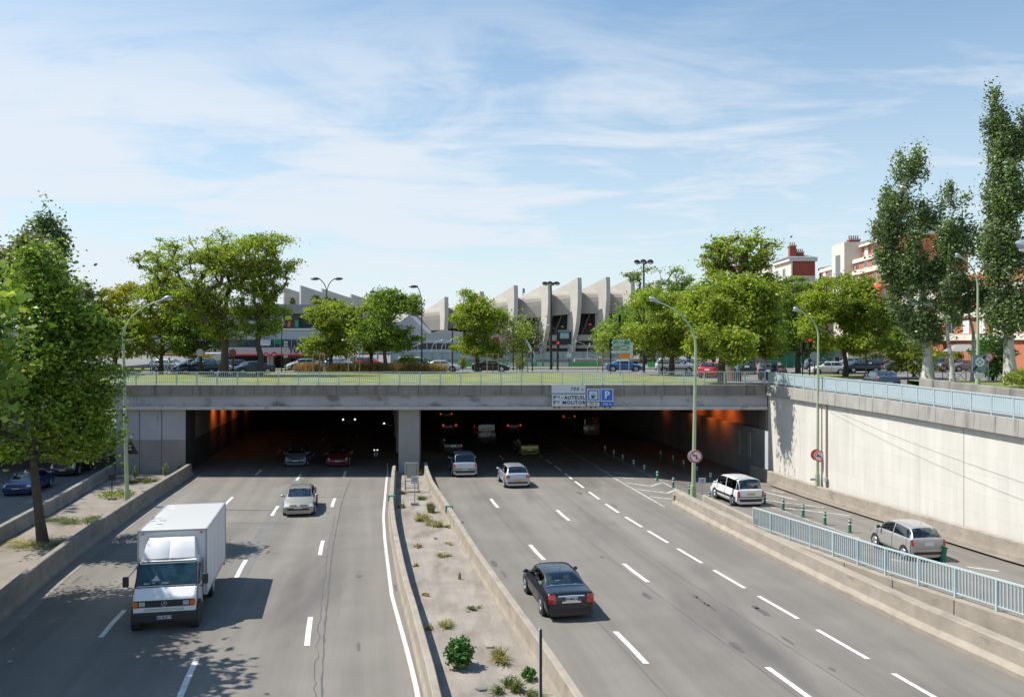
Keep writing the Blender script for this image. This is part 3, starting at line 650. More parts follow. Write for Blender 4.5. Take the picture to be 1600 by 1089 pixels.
lettering(b1, 'P', 948.5, 617.5, D_-.02, 11.2, m_refl, bold=.02)
b2 = board(PS, 'distance_plate', 938.8, 958.2, 628.4, 634.4, D_, m_blue); lettering(b2, '700 m', 948.5, 631.4, D_, 3.2, m_refl, space=1.15, bold=.002)
hang(PS, (945,953), D_)
# ================================================================= VEHICLES
def pchip(xs, ys, q):      # shape preserving cubic through the stations, one column at a time
    xs = np.asarray(xs, float); ys = np.asarray(ys, float); q = np.asarray(q, float)
    h = np.diff(xs); d = np.diff(ys, axis=0)/h[:, None]; m = np.zeros_like(ys)
    a, b = d[:-1], d[1:]; ok = (a*b) > 0
    w1 = (2*h[1:]+h[:-1])[:, None]; w2 = (h[1:]+2*h[:-1])[:, None]
    with np.errstate(divide='ignore', invalid='ignore'):
        mm = (w1+w2)/(w1/a+w2/b)
    m[1:-1] = np.where(ok, mm, 0); m[0] = d[0]; m[-1] = d[-1]
    i = np.clip(np.searchsorted(xs, q, side='right')-1, 0, len(xs)-2); t = ((q-xs[i])/h[i])[:, None]; H = h[i][:, None]
    return (2*t**3-3*t**2+1)*ys[i]+(t**3-2*t**2+t)*H*m[i]+(-2*t**3+3*t**2)*ys[i+1]+(t**3-t**2)*H*m[i+1]
KINDS = {
 # L, W, H, belt z, deck z, hood z, cowl z; x from rear: rear window base, roof rear, B post, roof front, cowl ; wheel x
 'saloon': dict(L=4.70,W=1.80,H=1.40,zb=.93,zd=.98,zh=.72,zc=.95,xrb=.85,xrr=1.55,xm=2.35,xrf=3.0,xc=3.62,wr=1.0,wf=3.82,r=.33),
 'coupe':  dict(L=4.5,W=1.80,H=1.38,zb=.90,zd=.93,zh=.70,zc=.92,xrb=.55,xrr=1.45,xm=2.2,xrf=2.75,xc=3.4,wr=.88,wf=3.55,r=.33),
 'liftback':dict(L=4.5,W=1.76,H=1.43,zb=.93,zd=.98,zh=.68,zc=.98,xrb=.42,xrr=1.2,xm=2.1,xrf=2.8,xc=3.55,wr=.85,wf=3.6,r=.32),
 'hatch':  dict(L=4.05,W=1.72,H=1.47,zb=.93,zd=.95,zh=.74,zc=1.0,xrb=.14,xrr=.62,xm=1.75,xrf=2.45,xc=3.15,wr=.66,wf=3.2,r=.30),
 'bubble': dict(L=3.85,W=1.67,H=1.52,rd=.06,zb=.98,zd=.98,zh=.78,zc=1.06,xrb=.10,xrr=.48,xm=1.6,xrf=2.1,xc=3.1,wr=.60,wf=3.05,r=.30),
 'estate': dict(L=4.5,W=1.74,H=1.48,zb=.93,zd=.95,zh=.74,zc=.98,xrb=.10,xrr=.38,xm=2.0,xrf=2.85,xc=3.5,wr=.85,wf=3.55,r=.31),
 'mpv':    dict(L=4.52,W=1.81,H=1.70,zb=1.0,zd=1.02,zh=.82,zc=1.10,xrb=.10,xrr=.42,xm=1.95,xrf=2.75,xc=3.8,wr=.80,wf=3.55,r=.32),
 'suv':    dict(L=4.4,W=1.82,H=1.70,zb=1.05,zd=1.05,zh=.92,zc=1.12,xrb=.12,xrr=.40,xm=1.95,xrf=2.65,xc=3.35,wr=.80,wf=3.45,r=.36),
 'van':    dict(L=4.9,W=1.92,H=2.15,zb=1.15,zd=1.15,zh=.95,zc=1.2,xrb=.05,xrr=.14,xm=2.6,xrf=3.45,xc=4.2,wr=.95,wf=3.9,r=.34),
 'small':  dict(L=3.7,W=1.58,H=1.38,zb=.88,zd=.90,zh=.72,zc=.93,xrb=.16,xrr=.62,xm=1.55,xrf=2.1,xc=2.75,wr=.60,wf=3.0,r=.28),
}
def car_surface(k):
    s = KINDS[k]; L, W, H = s['L'], s['W']/2, s['H']; zb = s['zb']; boxy = k in ('van','mpv','suv')
    wt = W*(.86 if k == 'van' else .78 if boxy else .72); gb = W*.93
    def row(x, pull, zs, ws):    # pull: how far the sides stay behind the centre line
        return [(x+pull*(1-min(1, j/6.0))**1.6 if True else x, ws[j], zs[j]) for j in range(8)]
    base_w = [.84*W,.97*W,W,.965*W,gb,wt,wt*.7,0]
    capw = [.80*W,.93*W,.95*W,.93*W,.80*W,.62*W,.38*W,0]
    R = []
    b0 = .24
    R.append(row(.03, .22, [.22]+[b0]*7, capw))
    R.append(row(0.0, .20, [.22,.32,.50,.58,.60,.60,.60,.60], capw))
    zt = s['zd']; tx = .10 if s['xrb'] > .3 else .05
    R.append(row(tx, .16, [.22,.32,.55,zt-.05,zt,zt+.01,zt+.02,zt+.03], [.82*W,.95*W,.98*W,.94*W,.86*W,.68*W,.45*W,0]))
    zr_ = max(zb, zt)+.02
    R.append([(s['xrb'],base_w[j],z) if j < 4 else (s['xrb']+(.0),[0,0,0,0,.90*W,.80*W,.58*W,0][j],z) for j, z in enumerate([.22,.30,.55,zb-.03,zr_,zr_+.03,zr_+.05,zr_+.06])])
    R.append([(s['xrr'],base_w[j],z) if j > 4 else (s['xrr']-(.0 if j == 4 else .05),base_w[j],z) for j, z in enumerate([.21,.30,.55,zb-.035,zb+.01,H-.09-s.get('rd',0),H-.025-s.get('rd',0),H-.01-s.get('rd',0)])])
    R.append([(s['xm'],base_w[j],z) for j, z in enumerate([.21,.30,.55,zb-.04,zb,H-.065,H-.01,H])])
    R.append([(s['xrf'],base_w[j],z) for j, z in enumerate([.21,.30,.55,zb-.04,zb,H-.09-s.get('rd',0)*.4,H-.035-s.get('rd',0)*.4,H-.02-s.get('rd',0)*.4])])
    zc = s['zc']
    R.append([(s['xc']+[0,0,0,0,-.12,-.05,.05,.10][j],[.84*W,.97*W,W,.965*W,.92*W,.80*W,.52*W,0][j],z) for j, z in enumerate([.21,.30,.55,zb-.04,zb,zc-.01,zc,zc+.01])])
    zh = s['zh']
    R.append([(L-.22-.28*(1-j/7)**1.5,[.83*W,.95*W,.97*W,.93*W,.84*W,.70*W,.45*W,0][j],z) for j, z in enumerate([.21,.30,.52,zh-.05,zh+.01,zh+.03,zh+.05,zh+.06])])
    R.append([(L-.26*(1-j/7)**1.8,capw[j],z) for j, z in enumerate([.21,.30,.46,.52,.54,.54,.54,.54])])
    R.append([(L-.03-.26*(1-j/7)**1.8,capw[j],z) for j, z in enumerate([.21]+[.25]*7)])
    A = np.array(R)          # 11 stations x 8 levels x 3
    def ev(U, V):            # U, V equal length arrays -> points
        U = np.asarray(U, float); V = np.asarray(V, float); uu, inv = np.unique(U, return_inverse=True)
        B = pchip(range(11), A.reshape(11, -1), uu).reshape(len(uu), 8, 3); out = np.zeros((len(U), 3))
        for i in range(len(uu)):
            sel = inv == i; out[sel] = pchip(range(8), B[i], V[sel])
        out[:, 0] -= L/2; return out
    return s, ev
CARP = {}
WIN = {'saloon': [(3.72,4.96),(5.04,6.62)], 'coupe': [(3.9,4.9),(4.96,6.55)]}
def paint(col, metal=.25, name='car_paint'):
    return mat('%s_%02x%02x%02x' % (name, int(col[0]*255), int(col[1]*255), int(col[2]*255)), col, .35, metal=metal, coat=.8, spec=.5)
def car(kind, col, loc, ang, label, cat='car', group=None, detail=1, metal=.3, plate='w', lit=None, name='car', seat=None, roofcol=None, platetxt=None, res=3, gaps=True, sub=None):
    """ang: heading of the nose, measured from +X"""
    s, ev = car_surface(kind); L, W, H = s['L'], s['W']/2, s['H']
    t_ = thing(name, label, cat, loc, ang, group); mp = paint(col, metal)
    wins = {'rear_window': (3.10,3.90,5.06,7.0,1), 'windscreen': (6.08,6.93,5.06,7.0,1)}
    sw = WIN.get(kind, [(3.62,4.96),(5.04,6.62)])
    if kind == 'van': sw = [(5.4,6.62)]
    sides = [(a, b, 4.12, 4.90) for a, b in sw]
    if kind in ('mpv','estate','suv'): sides = [(3.15,3.95,4.12,4.86),(4.03,4.97,4.12,4.90),(5.03,6.62,4.12,4.90)]
    if roofcol: pass
    us = set(); vs2 = set()
    for i in range(10):
        rr = res if i not in (0, 9) else 2
        for q in range(rr): us.add(round(i+q/rr, 3))
    us.add(10.0)
    for j in range(7):
        for q in range(2 if j < 5 else 3): vs2.add(round(j+q/(2 if j < 5 else 3), 3))
    vs2.add(7.0)
    for (a, b, c, d, _) in wins.values(): us |= {a, b}; vs2 |= {c}
    for (a, b, c, d) in sides: us |= {a, b}; vs2 |= {c, d}
    U = sorted(us); V = sorted(vs2); nu, nv = len(U), len(V)
    gu, gv = np.meshgrid(U, V, indexing='ij'); P = ev(gu.ravel(), gv.ravel()).reshape(nu, nv, 3)
    body = MB(); parts = {}
    def quad(target, i, j, mi=0):
        q = [P[i,j], P[i+1,j], P[i+1,j+1], P[i,j+1]]
        for sgn in (1, -1):
            vv = [(p[0], p[1]*sgn, p[2]) for p in q]; target.add(vv, [(0,1,2,3) if sgn > 0 else (3,2,1,0)], mi)
    for i in range(nu-1):
        for j in range(nv-1):
            cu, cv = (U[i]+U[i+1])/2, (V[j]+V[j+1])/2; key = None
            for n_, (a, b, c, d, _) in wins.items():
                if a < cu < b and c < cv < d: key = n_
            if key: quad(parts.setdefault(key, MB()), i, j); continue
            hit = False
            for n_, (a, b, c, d) in enumerate(sides):
                if a < cu < b and c < cv < d:
                    for sgn in (1, -1):
                        tg = parts.setdefault(('side_window', n_, sgn), MB())
                        q = [P[i,j], P[i+1,j], P[i+1,j+1], P[i,j+1]]; tg.add([(p[0], p[1]*sgn, p[2]) for p in q], [(0,1,2,3) if sgn > 0 else (3,2,1,0)])
                    hit = True; break
            if hit: continue
            quad(body, i, j, 1 if (roofcol and cu > 3.0 and cv > 4.9) else 0)
    x0, x1 = -L/2+.12, L/2-.12
    body.box(x0, x1, -.80*W, .80*W, .17, .25)
    mats = [mp, paint(roofcol, metal)] if roofcol else [mp]
    # weld the quads so the paint shades smoothly
    bo = body.build('body', mats, t_); bm = bmesh.new(); bm.from_mesh(bo.data); bmesh.ops.remove_doubles(bm, verts=bm.verts, dist=.0012)
    bmesh.ops.recalc_face_normals(bm, faces=bm.faces); bm.to_mesh(bo.data); bm.free(); bo.data.polygons.foreach_set('use_smooth', [True]*len(bo.data.polygons))
    try: bo.data.set_sharp_from_angle(angle=math.radians(50))
    except Exception: pass
    for key, tg in parts.items():
        nm = key if isinstance(key, str) else key[0]
        g = tg.build(nm, m_glass, t_); bm = bmesh.new(); bm.from_mesh(g.data); bmesh.ops.remove_doubles(bm, verts=bm.verts, dist=.0012)
        if nm == 'side_window': bmesh.ops.recalc_face_normals(bm, faces=bm.faces)
        bm.to_mesh(g.data); bm.free(); g.data.polygons.foreach_set('use_smooth', [True]*len(g.data.polygons))
    # cabin
    ms = seat or m_seat_d; c = MB(); xr = s['xrb']-L/2+.15; xf = s['xc']-L/2
    c.box(xr, xf, -.86*W, .86*W, .26, .60, 0); c.box(xf-.25, xf-.02, -.80*W, .80*W, .55, s['zc']-.09, 0)
    co_ = c.build('cabin_floor', m_seat_d, t_)
    sb = MB(); xs_ = s['xm']-L/2+.10
    rs = max(s['xrb'], s['xrr']-.35)-L/2+(.25 if s['xrb'] > .4 else .55)
    for xx, n_, tall in ((xs_, (-.38*W*2*.5*1.0, .38*W), .52), (rs, (-.5*W, 0, .5*W), .42)):
        hz = H-.36 if xx == xs_ else H-.44
        for yy_ in n_:
            sb.box(xx, xx+.5, yy_-.22, yy_+.22, .5, .68); sb.add([(xx-.22,yy_-.21,hz-.12),(xx-.22,yy_+.21,hz-.12),(xx+.02,yy_+.23,.6),(xx+.02,yy_-.23,.6),(xx-.32,yy_-.18,hz-.12),(xx-.32,yy_+.18,hz-.12),(xx-.12,yy_+.22,.6),(xx-.12,yy_-.22,.6)],
               [(0,1,2,3),(7,6,5,4),(0,4,5,1),(1,5,6,2),(3,2,6,7),(0,3,7,4)])
            sb.ball((xx-.30, yy_, hz-.02), .06, .13, .09, 8)
    so_ = sb.build('seats', ms, t_)
    if s['xrb'] > .3 or kind in ('hatch','bubble'):
        c = MB(); c.box(s['xrb']-L/2+.06, rs-.25, -.74*W, .74*W, s['zd']-.03, s['zd']-.005); c.build('parcel_shelf', ms, t_)
    # patches that follow the bodywork
    def patch(nm, u0, u1, v0, v1, m, off=.008, both=True, par=None, n=(5, 5), sides_=(1, -1), join=False, build=True):
        uu = np.linspace(u0, u1, n[0]); vv_ = np.linspace(v0, v1, n[1]); a, b = np.meshgrid(uu, vv_, indexing='ij'); e = 1e-3
        p = ev(a.ravel(), b.ravel()); pu = ev(np.clip(a.ravel()+e, 0, 10), b.ravel())-ev(np.clip(a.ravel()-e, 0, 10), b.ravel())
        pv = ev(a.ravel(), np.clip(b.ravel()+e, 0, 7))-ev(a.ravel(), np.clip(b.ravel()-e, 0, 7)); nn = np.cross(pu, pv)
        nn /= (np.linalg.norm(nn, axis=1)[:, None]+1e-12); cen = np.array([0, 0, .7]); d = p-cen
        if (nn*d).sum() < 0: nn = -nn
        p = p+nn*off; out = []
        tg = MB()
        for sg in sides_:
            if not join: tg = MB()
            vv2 = [(q[0], q[1]*sg, q[2]) for q in p]; ff = [(i*n[1]+j, (i+1)*n[1]+j, (i+1)*n[1]+j+1, i*n[1]+j+1) for i in range(n[0]-1) for j in range(n[1]-1)]
            tg.add(vv2, ff)
            if not join: out.append(tg.build(nm, m, par or t_, True))
        if join: out.append(tg.build(nm, m, par or t_, True))
        return out
    lamp_r = m_taillit if lit == 'rear' else m_tail; lamp_f = m_headlit if lit == 'front' else m_lens
    TL = {'saloon': (1.35,1.93,3.4,4.9), 'coupe': (1.4,1.9,3.3,5.0), 'liftback': (1.4,1.95,3.2,4.8), 'hatch': (1.30,1.80,2.9,4.6), 'bubble': (1.25,2.3,3.1,4.0), 'estate': (1.2,1.9,2.9,4.2), 'mpv': (1.15,1.95,3.0,4.0),
          'suv': (1.2,2.2,3.0,3.8), 'van': (1.05,1.7,3.0,3.7), 'small': (1.3,1.85,3.0,4.4)}[kind]
    if sub and 'tl' in sub: TL = sub['tl']
    patch('tail_lamp', *TL, lamp_r, off=.012)
    HL = {'saloon': (8.05,8.7,2.95,4.8), 'van': (8.2,8.9,3.0,4.3)}.get(kind, (7.95,8.75,2.9,4.7))
    patch('headlamp', *HL, lamp_f, off=.012)
    patch('grille', 8.35, 8.75, 6.0, 7.0, m_trim, off=.01, join=True) if not (sub and 'vgrille' in sub) else None
    if sub and 'vgrille' in sub: patch('grille', 8.30, 8.62, 5.35, 6.75, m_trim, off=.012)
    patch('bumper_intake', 9.15, 9.55, 4.6, 7.0, m_trim, off=.008, join=True)
    pm_ = m_ply if plate == 'y' else m_plw
    zp = (1.28, 1.60) if kind not in ('hatch','liftback','coupe','mpv') else (.80, 1.02)
    if kind == 'mpv' and plate == 'y': zp = (1.30, 1.52)
    if kind == 'hatch' and plate == 'y': zp = (.72,.97)
    if sub and 'zp' in sub: zp = sub['zp']
    pr = patch('number_plate', zp[0], zp[1], 6.38, 7.0, pm_, off=.022, join=True)[0]
    patch('number_plate', 9.0, 9.2, 6.38, 7.0, pm_, off=.022, join=True)
    if platetxt:
        pc = sum((Vector(v.co) for v in pr.data.vertices), Vector())/len(pr.data.vertices)
        xmin = min(v.co.x for v in pr.data.vertices)
        M = Matrix.Translation((xmin-.006, 0, pc.z)) @ Matrix.Rotation(-PI/2, 4, 'Z') @ Matrix.Rotation(PI/2, 4, 'X')
        text_mb(platetxt, .095, M=M, depth=.002, bold=.002).build('plate_lettering', m_txt, pr)
        mbb = MB(); mbb.box(xmin-.008, xmin-.002, .22, .27, pc.z-.05, pc.z+.05); mbb.build('blue_strip', m_plb, pr)
    patch('rear_bumper_trim', .25, .60, 4.0, 7.0, m_trim, off=.008, join=True)
    if gaps:
        zz_ = patch('door_seam', 5.0-.018, 5.0+.018, 1.3, 4.08, m_trim, off=.005, n=(2, 8))
        if kind not in ('van','small','coupe'): patch('door_seam', 3.98, 4.01, 1.5, 4.08, m_trim, off=.005, n=(2, 8))
        patch('door_seam', 6.72, 6.75, 1.3, 4.0, m_trim, off=.005, n=(2, 8))
        for a in (4.25, 5.3): patch('door_handle', a, a+.16, 3.25, 3.42, mp if kind != 'mpv' else m_trim, off=.03, n=(3, 3))
        patch('sill_moulding', 3.9, 7.0, 1.75 if kind == 'mpv' else .9, 2.15 if kind == 'mpv' else 1.05, m_trim, off=.012, n=(12, 3))
    if sub and 'chrome' in sub:
        patch('chrome_strip', 1.60, 1.68, 5.55, 7.0, m_chrome, off=.03, join=True, n=(3, 8)); patch('window_trim', 3.3, 6.9, 3.93, 4.05, m_chrome, off=.012, n=(16, 3))
        patch('rear_window_trim', 3.02, 3.10, 5.0, 7.0, m_chrome, off=.008, join=True, n=(3, 8)); patch('rear_window_trim', 3.0, 3.95, 4.97, 5.05, m_chrome, off=.008, n=(6, 3))
        patch('plate_frame', 1.15, 1.28, 6.0, 7.0, m_chrome, off=.018, join=True)
        patch('body_seam', 2.02, 2.05, 4.3, 7.0, m_trim, off=.004, join=True, n=(3, 10)); patch('body_seam', .98, 1.02, 3.0, 7.0, m_trim, off=.004, join=True, n=(3, 10))
    if kind == 'mpv' and gaps:
        patch('bumper_strip', .62, .78, 2.4, 7.0, m_trim, off=.02, join=True, n=(3, 10)); patch('bumper_strip', 1.0, 1.1, 2.2, 7.0, m_trim, off=.02, join=True, n=(3, 10))
    elif gaps: patch('tailgate_seam', 1.0, 1.03, 4.2, 7.0, m_trim, off=.005, join=True, n=(3, 10))
    # wheels
    wm = MB()
    r = s['r']; n = 20
    def wheel_mesh():
        a = MB(); a.tube([(0,-.10,0),(0,-.085,0),(0,.085,0),(0,.10,0)], [r-.04,r,r,r-.04], n); return a
    first = None
    for xx in (s['wr'], s['wf']):
        for sg in (1, -1):
            ar = MB(); ar.cyl((xx-L/2, sg*(W-.10), r), 'y', r+.065, .23, 22); ar.build('wheel_arch', m_trim, t_)
            if first is None:
                a = wheel_mesh(); wo = a.build('wheel', m_rubber, t_, True); first = wo
                q = MB(); q.tube([(0,.098,0),(0,.112,0)], [r*.68, r*.64], 16); 
                for k in range(5):
                    an = 2*PI*k/5; q.bar((math.cos(an)*.06,.115,math.sin(an)*.06), (math.cos(an)*r*.6,.12,math.sin(an)*r*.6), .03, .07)
                ro = q.build('rim', m_rim, wo); fr = ro
            else:
                wo = first.copy(); sc.collection.objects.link(wo); ro = fr.copy(); sc.collection.objects.link(ro); ro.parent = wo
            wo.parent = t_; wo.location = (xx-L/2, sg*(W-.07), r); wo.rotation_euler = (0, 0, 0 if sg > 0 else PI)
    for sg in (1, -1):
        q = MB(); q.ball((s['xrf']-L/2+.48*(s['xc']-s['xrf']), sg*(W+.10), s['zb']+.09), .07, .12, .075, 8); q.bar((s['xrf']-L/2+.5*(s['xc']-s['xrf']), sg*(W-.1), s['zb']+.03), (s['xrf']-L/2+.5*(s['xc']-s['xrf']), sg*(W+.05), s['zb']+.06), .04, .04)
        q.build('mirror', mp if not (sub and 'blackmirror' in sub) else m_trim, t_, True)
    q = MB(); q.tube([(s['xrr']-L/2+.25,0,H-.02),(s['xrr']-L/2+.05,0,H+.18)], .008, 4); q.build('aerial', m_trim, t_)
    if detail: 
        patch('rear_wiper', 3.14, 3.18, 5.9, 6.9, m_trim, off=.012, sides_=(1,), n=(3, 6)) if kind not in ('saloon','coupe') else None
    return t_
def hd(dx, dy): return math.atan2(dy, dx)
AW = hd(-.17, 1.0); TO = hd(.17, -1.0)
def at_rear(x, d, ang, L): return (x+math.cos(ang)*L/2, d+math.sin(ang)*L/2, 0)
def P3(x, y, ang, L, z=0, front=False):
    s_ = -1 if front else 1; p = (x+s_*math.cos(ang)*L/2, y+s_*math.sin(ang)*L/2); return (p[0], p[1], z)
# --- carriageway traffic
a = hd(-.19, 1); car('saloon', (.006,.007,.012), P3(2.12, 30.95, a, 4.6), a, 'black saloon car with cream seats driving away beside the median', seat=m_seat_c, metal=.1, sub={'chrome':1, 'zp':(1.28,1.56), 'tl':(1.12,1.80,3.2,5.0)}, platetxt='365 EMQ 91', res=5)
a = hd(.18, -1); car('liftback', (.36,.34,.29), P3(-12.25, 49.5, a, 4.55, front=True), a, 'beige silver hatchback driving towards the camera behind the box truck', res=5, sub={'vgrille':1}, metal=.35)
a = hd(-.13, 1); car('mpv', (.50,.53,.56), P3(-3.5, 64.4, a, 4.3), a, 'silver people carrier driving into the tunnel right of the pillar', res=4, metal=.35, sub={'tl':(1.3,2.9,3.1,4.1)})
a = hd(-.17, 1); car('hatch', (.48,.50,.54), P3(.42, 59.4, a, 4.05), a, 'silver hatchback with yellow plate driving away at the tunnel mouth', res=4, plate='y', metal=.35, sub={'tl':(1.25,1.72,2.9,5.0)})
a = hd(-.17, 1); car('mpv', (.78,.78,.78), P3(14.85, 53.6, a, 4.52, z=-.20), a, 'white people carrier with yellow plate going down the ramp', res=4, plate='y', metal=0, sub={'tl':(1.08,1.85,3.0,4.1)})
a = hd(-.10, 1); car('bubble', (.43,.415,.40), P3(18.35, 38.0, a, 3.85, z=.32), a, 'warm grey rounded hatchback on the ramp behind the blue railing', res=5, metal=.35, sub={'blackmirror':1})
# --- traffic inside the tunnel; its paint darkened to stand in for shade
def tun(kind, col, x, d, ang, label, lit=None, name='car', **k): return car(kind, col, P3(x, d, ang, KINDS[kind]['L'], front=(abs(ang-TO) < .3)), ang, label, detail=0, lit=lit, gaps=False, name=name, **k)
tun('estate', (.03,.035,.05), -5.25, 77.5, AW, 'dark blue estate car in the tunnel just ahead of the silver people carrier')
tun('van', (.04,.05,.06), -2.5, 86, AW, 'grey van deep in the tunnel shade, right carriageway', cat='van', name='van')
tun('hatch', (.20,.22,.03), 1.6, 76.4, AW, 'yellow green hatchback in the tunnel ahead of the silver hatchback')
tun('saloon', (.05,.03,.03), -6.95, 96.5, AW, 'dark saloon with wide red tail lamps lit, nearer the tunnel pillars', lit='rear')
tun('hatch', (.09,.04,.05), .25, 97, AW, 'dark hatchback with red tail lamps lit, third lane of the tunnel', lit='rear')
tun('hatch', (.05,.05,.06), -8.6, 113, AW, 'distant car with lit tail lamps deepest in the right tunnel tube', lit='rear')
tun('van', (.20,.13,.11), 8.6, 93, AW, 'pale van deep in the tunnel near the ramp bollards', cat='van', name='van')
tun('hatch', (.05,.05,.06), 7.2, 109, AW, 'dark car with lit tail lamps beyond the pale van in the tunnel', lit='rear')
tun('estate', (.16,.20,.22), -17.45, 69.6, TO, 'grey green estate car coming out of the left tunnel tube')
tun('hatch', (.16,.015,.02), -14.0, 69.4, TO, 'dark red hatchback coming out of the left tunnel tube')
tun('hatch', (.05,.05,.05), -20.0, 106, TO, 'distant oncoming car with white headlamps lit, left tube', lit='front')
tun('saloon', (.05,.05,.05), -14.2, 101, TO, 'distant oncoming dark saloon with headlamps lit, close to the pillars', lit='front')
tun('saloon', (.02,.04,.14), -32.3, 56.2, TO, 'blue saloon on the shaded side road behind the leaning tree')
tun('suv', (.03,.035,.04), -33.6, 64.5, TO, 'black off-roader leaving the shaded side road tunnel at far left')
# motorcycle with rider
def motorcycle(x, y, ang):
    t_ = thing('motorcycle', 'motorcycle with three lit headlamps leaving the left tunnel tube', 'motorcycle', (x,y,0), ang)
    for xx in (-.72,.72):
        q = MB(); pts = [(xx+.27*math.cos(2*PI*i/16),0,.30+.27*math.sin(2*PI*i/16)) for i in range(17)]; q.tube(pts, .055, 6, cap=False); q.cyl((xx,0,.3), 'y', .2, .03, 12); q.build('wheel', m_rubber, t_)
    q = MB(); q.ball((.12,0,.82), .36, .17, .16, 10); q.build('fuel_tank', m_blk, t_, True)
    q = MB(); q.box(-.75,-.1,-.13,.13,.74,.84); q.build('seat', m_trim, t_)
    q = MB(); q.box(-.25,.35,-.16,.16,.28,.66); q.build('engine', m_steel, t_)
    q = MB(); q.bar((.72,.07,.3),(.45,.07,.95), .05,.05); q.bar((.72,-.07,.3),(.45,-.07,.95), .05,.05); q.build('fork', m_steel, t_)
    q = MB(); q.bar((.42,-.36,1.02),(.42,.36,1.02), .04,.04); q.build('handlebar', m_trim, t_)
    q = MB(); q.prism([(.45,.65),(.75,.8),(.62,1.05),(.40,1.15)], 'y', -.2, .2); q.build('fairing', m_blk, t_)
    for yy_ in (-.13,.13): q = MB(); q.cyl((.70,yy_,.86), 'x', .07, .05, 10); q.build('headlamp', m_headlit, t_)
    q = MB(); q.cyl((.74,0,.55), 'x', .045, .04, 8); q.build('headlamp', m_headlit, t_)
motorcycle(-11.75, 74.5, TO)
# ---- people: one continuous body grown from a skeleton
def person(loc, ang, label, pose, top, legs, hair=(.05,.03,.02), skin=(.55,.36,.27), scale=1.0, hold=None, name='person'):
    t_ = thing(name, label, 'person', loc, ang); t_.scale = (scale,)*3
    J, E, R = pose; me = bpy.data.meshes.new('body'); me.from_pydata(J, E, []); o = bpy.data.objects.new('body', me); sc.collection.objects.link(o)
    m1 = o.modifiers.new('s', 'SKIN'); 
    for i, v in enumerate(me.skin_vertices[0].data): v.radius = R[i]; v.use_root = (i == 0)
    m2 = o.modifiers.new('d', 'SUBSURF'); m2.levels = 1; m2.render_levels = 1
    dg = bpy.context.evaluated_depsgraph_get(); nm = bpy.data.meshes.new_from_object(o.evaluated_get(dg)); bpy.data.objects.remove(o)
    b = bpy.data.objects.new('body', nm); sc.collection.objects.link(b); b.parent = t_; nm.materials.clear()
    ms = [mat('skin_%d' % int(skin[0]*99), skin, .6), mat('top_%s' % label[:14].replace(' ', '_'), top, .8), mat('legs_%s' % label[:14].replace(' ', '_'), legs, .85), m_trim]
    for m in ms: nm.materials.append(m)
    for p in nm.polygons:
        z = p.center.z; y = abs(p.center.y); p.use_smooth = True
        p.material_index = 3 if z < .09 else 2 if (z < .93 and y < .24) else 0 if z > 1.44 or (y > .30 and z > .5 and z < 1.16) else 1
    q = MB(); q.ball((-.015,0,1.67), .105, .095, .115, 10); q.ball((-.05,0,1.60), .07, .085, .10, 8); q.build('hair', mat('hair_%d' % int(hair[0]*200), hair, .8), t_, True)
    q = MB(); q.ball((.105,0,1.60), .02, .012, .02, 6); q.build('nose', ms[0], t_, True)
    for s_ in (1,-1): q = MB(); q.ball((.088,s_*.034,1.635), .012, .014, .009, 6); q.build('eye', m_txt, t_, True)
    return t_
def pose_stand(stride=0.0, arm=0.0, bend=0.0):
    J = [(0,0,.95),(0,0,1.18),(0,0,1.38),(0,0,1.47),(.015,0,1.56),(.015,0,1.68)]; E = [(0,1),(1,2),(2,3),(3,4),(4,5)]
    R = [(.13,.16),(.11,.14),(.10,.15),(.05,.05),(.085,.075),(.07,.065)]
    for s_ in (1,-1):
        k = len(J); st = stride*s_
        J += [(0,s_*.10,.88),(st*.5+.03,s_*.10,.50),(st,s_*.10,.10),(st+.15,s_*.11,.05)]; E += [(0,k),(k,k+1),(k+1,k+2),(k+2,k+3)]; R += [(.085,.085),(.058,.058),(.042,.042),(.035,.045)]
        k = len(J); am = arm if s_ == 1 else arm*.9
        J += [(0,s_*.19,1.38),(-st*.2+.02-.05*am,s_*.25,1.12),(-st*.4+.06+.22*am,s_*(.27-.12*am),.88+.48*am),(-st*.45+.08+.24*am,s_*(.27-.18*am),.80+.62*am)]
        E += [(2,k),(k,k+1),(k+1,k+2),(k+2,k+3)]; R += [(.055,.055),(.042,.042),(.032,.032),(.03,.04)]
    return J, E, R
def fingers(t_, pts):
    for p in pts:
        for k in range(5):
            q = MB(); q.tube([(p[0],p[1]+(k-2)*.018,p[2]),(p[0]+.02,p[1]+(k-2)*.019,p[2]-.05-.01*(2-abs(k-2)))], [.009,.007], 5); q.build('finger', MATS['skin_54'] if 'skin_54' in MATS else m_trim, t_)
PA = person((X(237,88), 88, 6.8), hd(.2,-1), 'pedestrian in a pale blue top and jeans with raised hands beside the trees', pose_stand(.06, 1.0), (.30,.45,.62), (.06,.10,.20))
PB = person((X(264,88), 88, 6.8), hd(-1,-.3), 'pedestrian in a grey top with reddish hair walking left behind the bridge railing', pose_stand(.22, .55), (.33,.34,.38), (.25,.26,.28), hair=(.25,.08,.03))
PC = person((X(1153,74.5), 74.5, 6.7), hd(-.2,-1), 'pedestrian in a bright red jacket standing by the thick trunk', pose_stand(.08, .9), (.80,.03,.02), (.20,.21,.25))

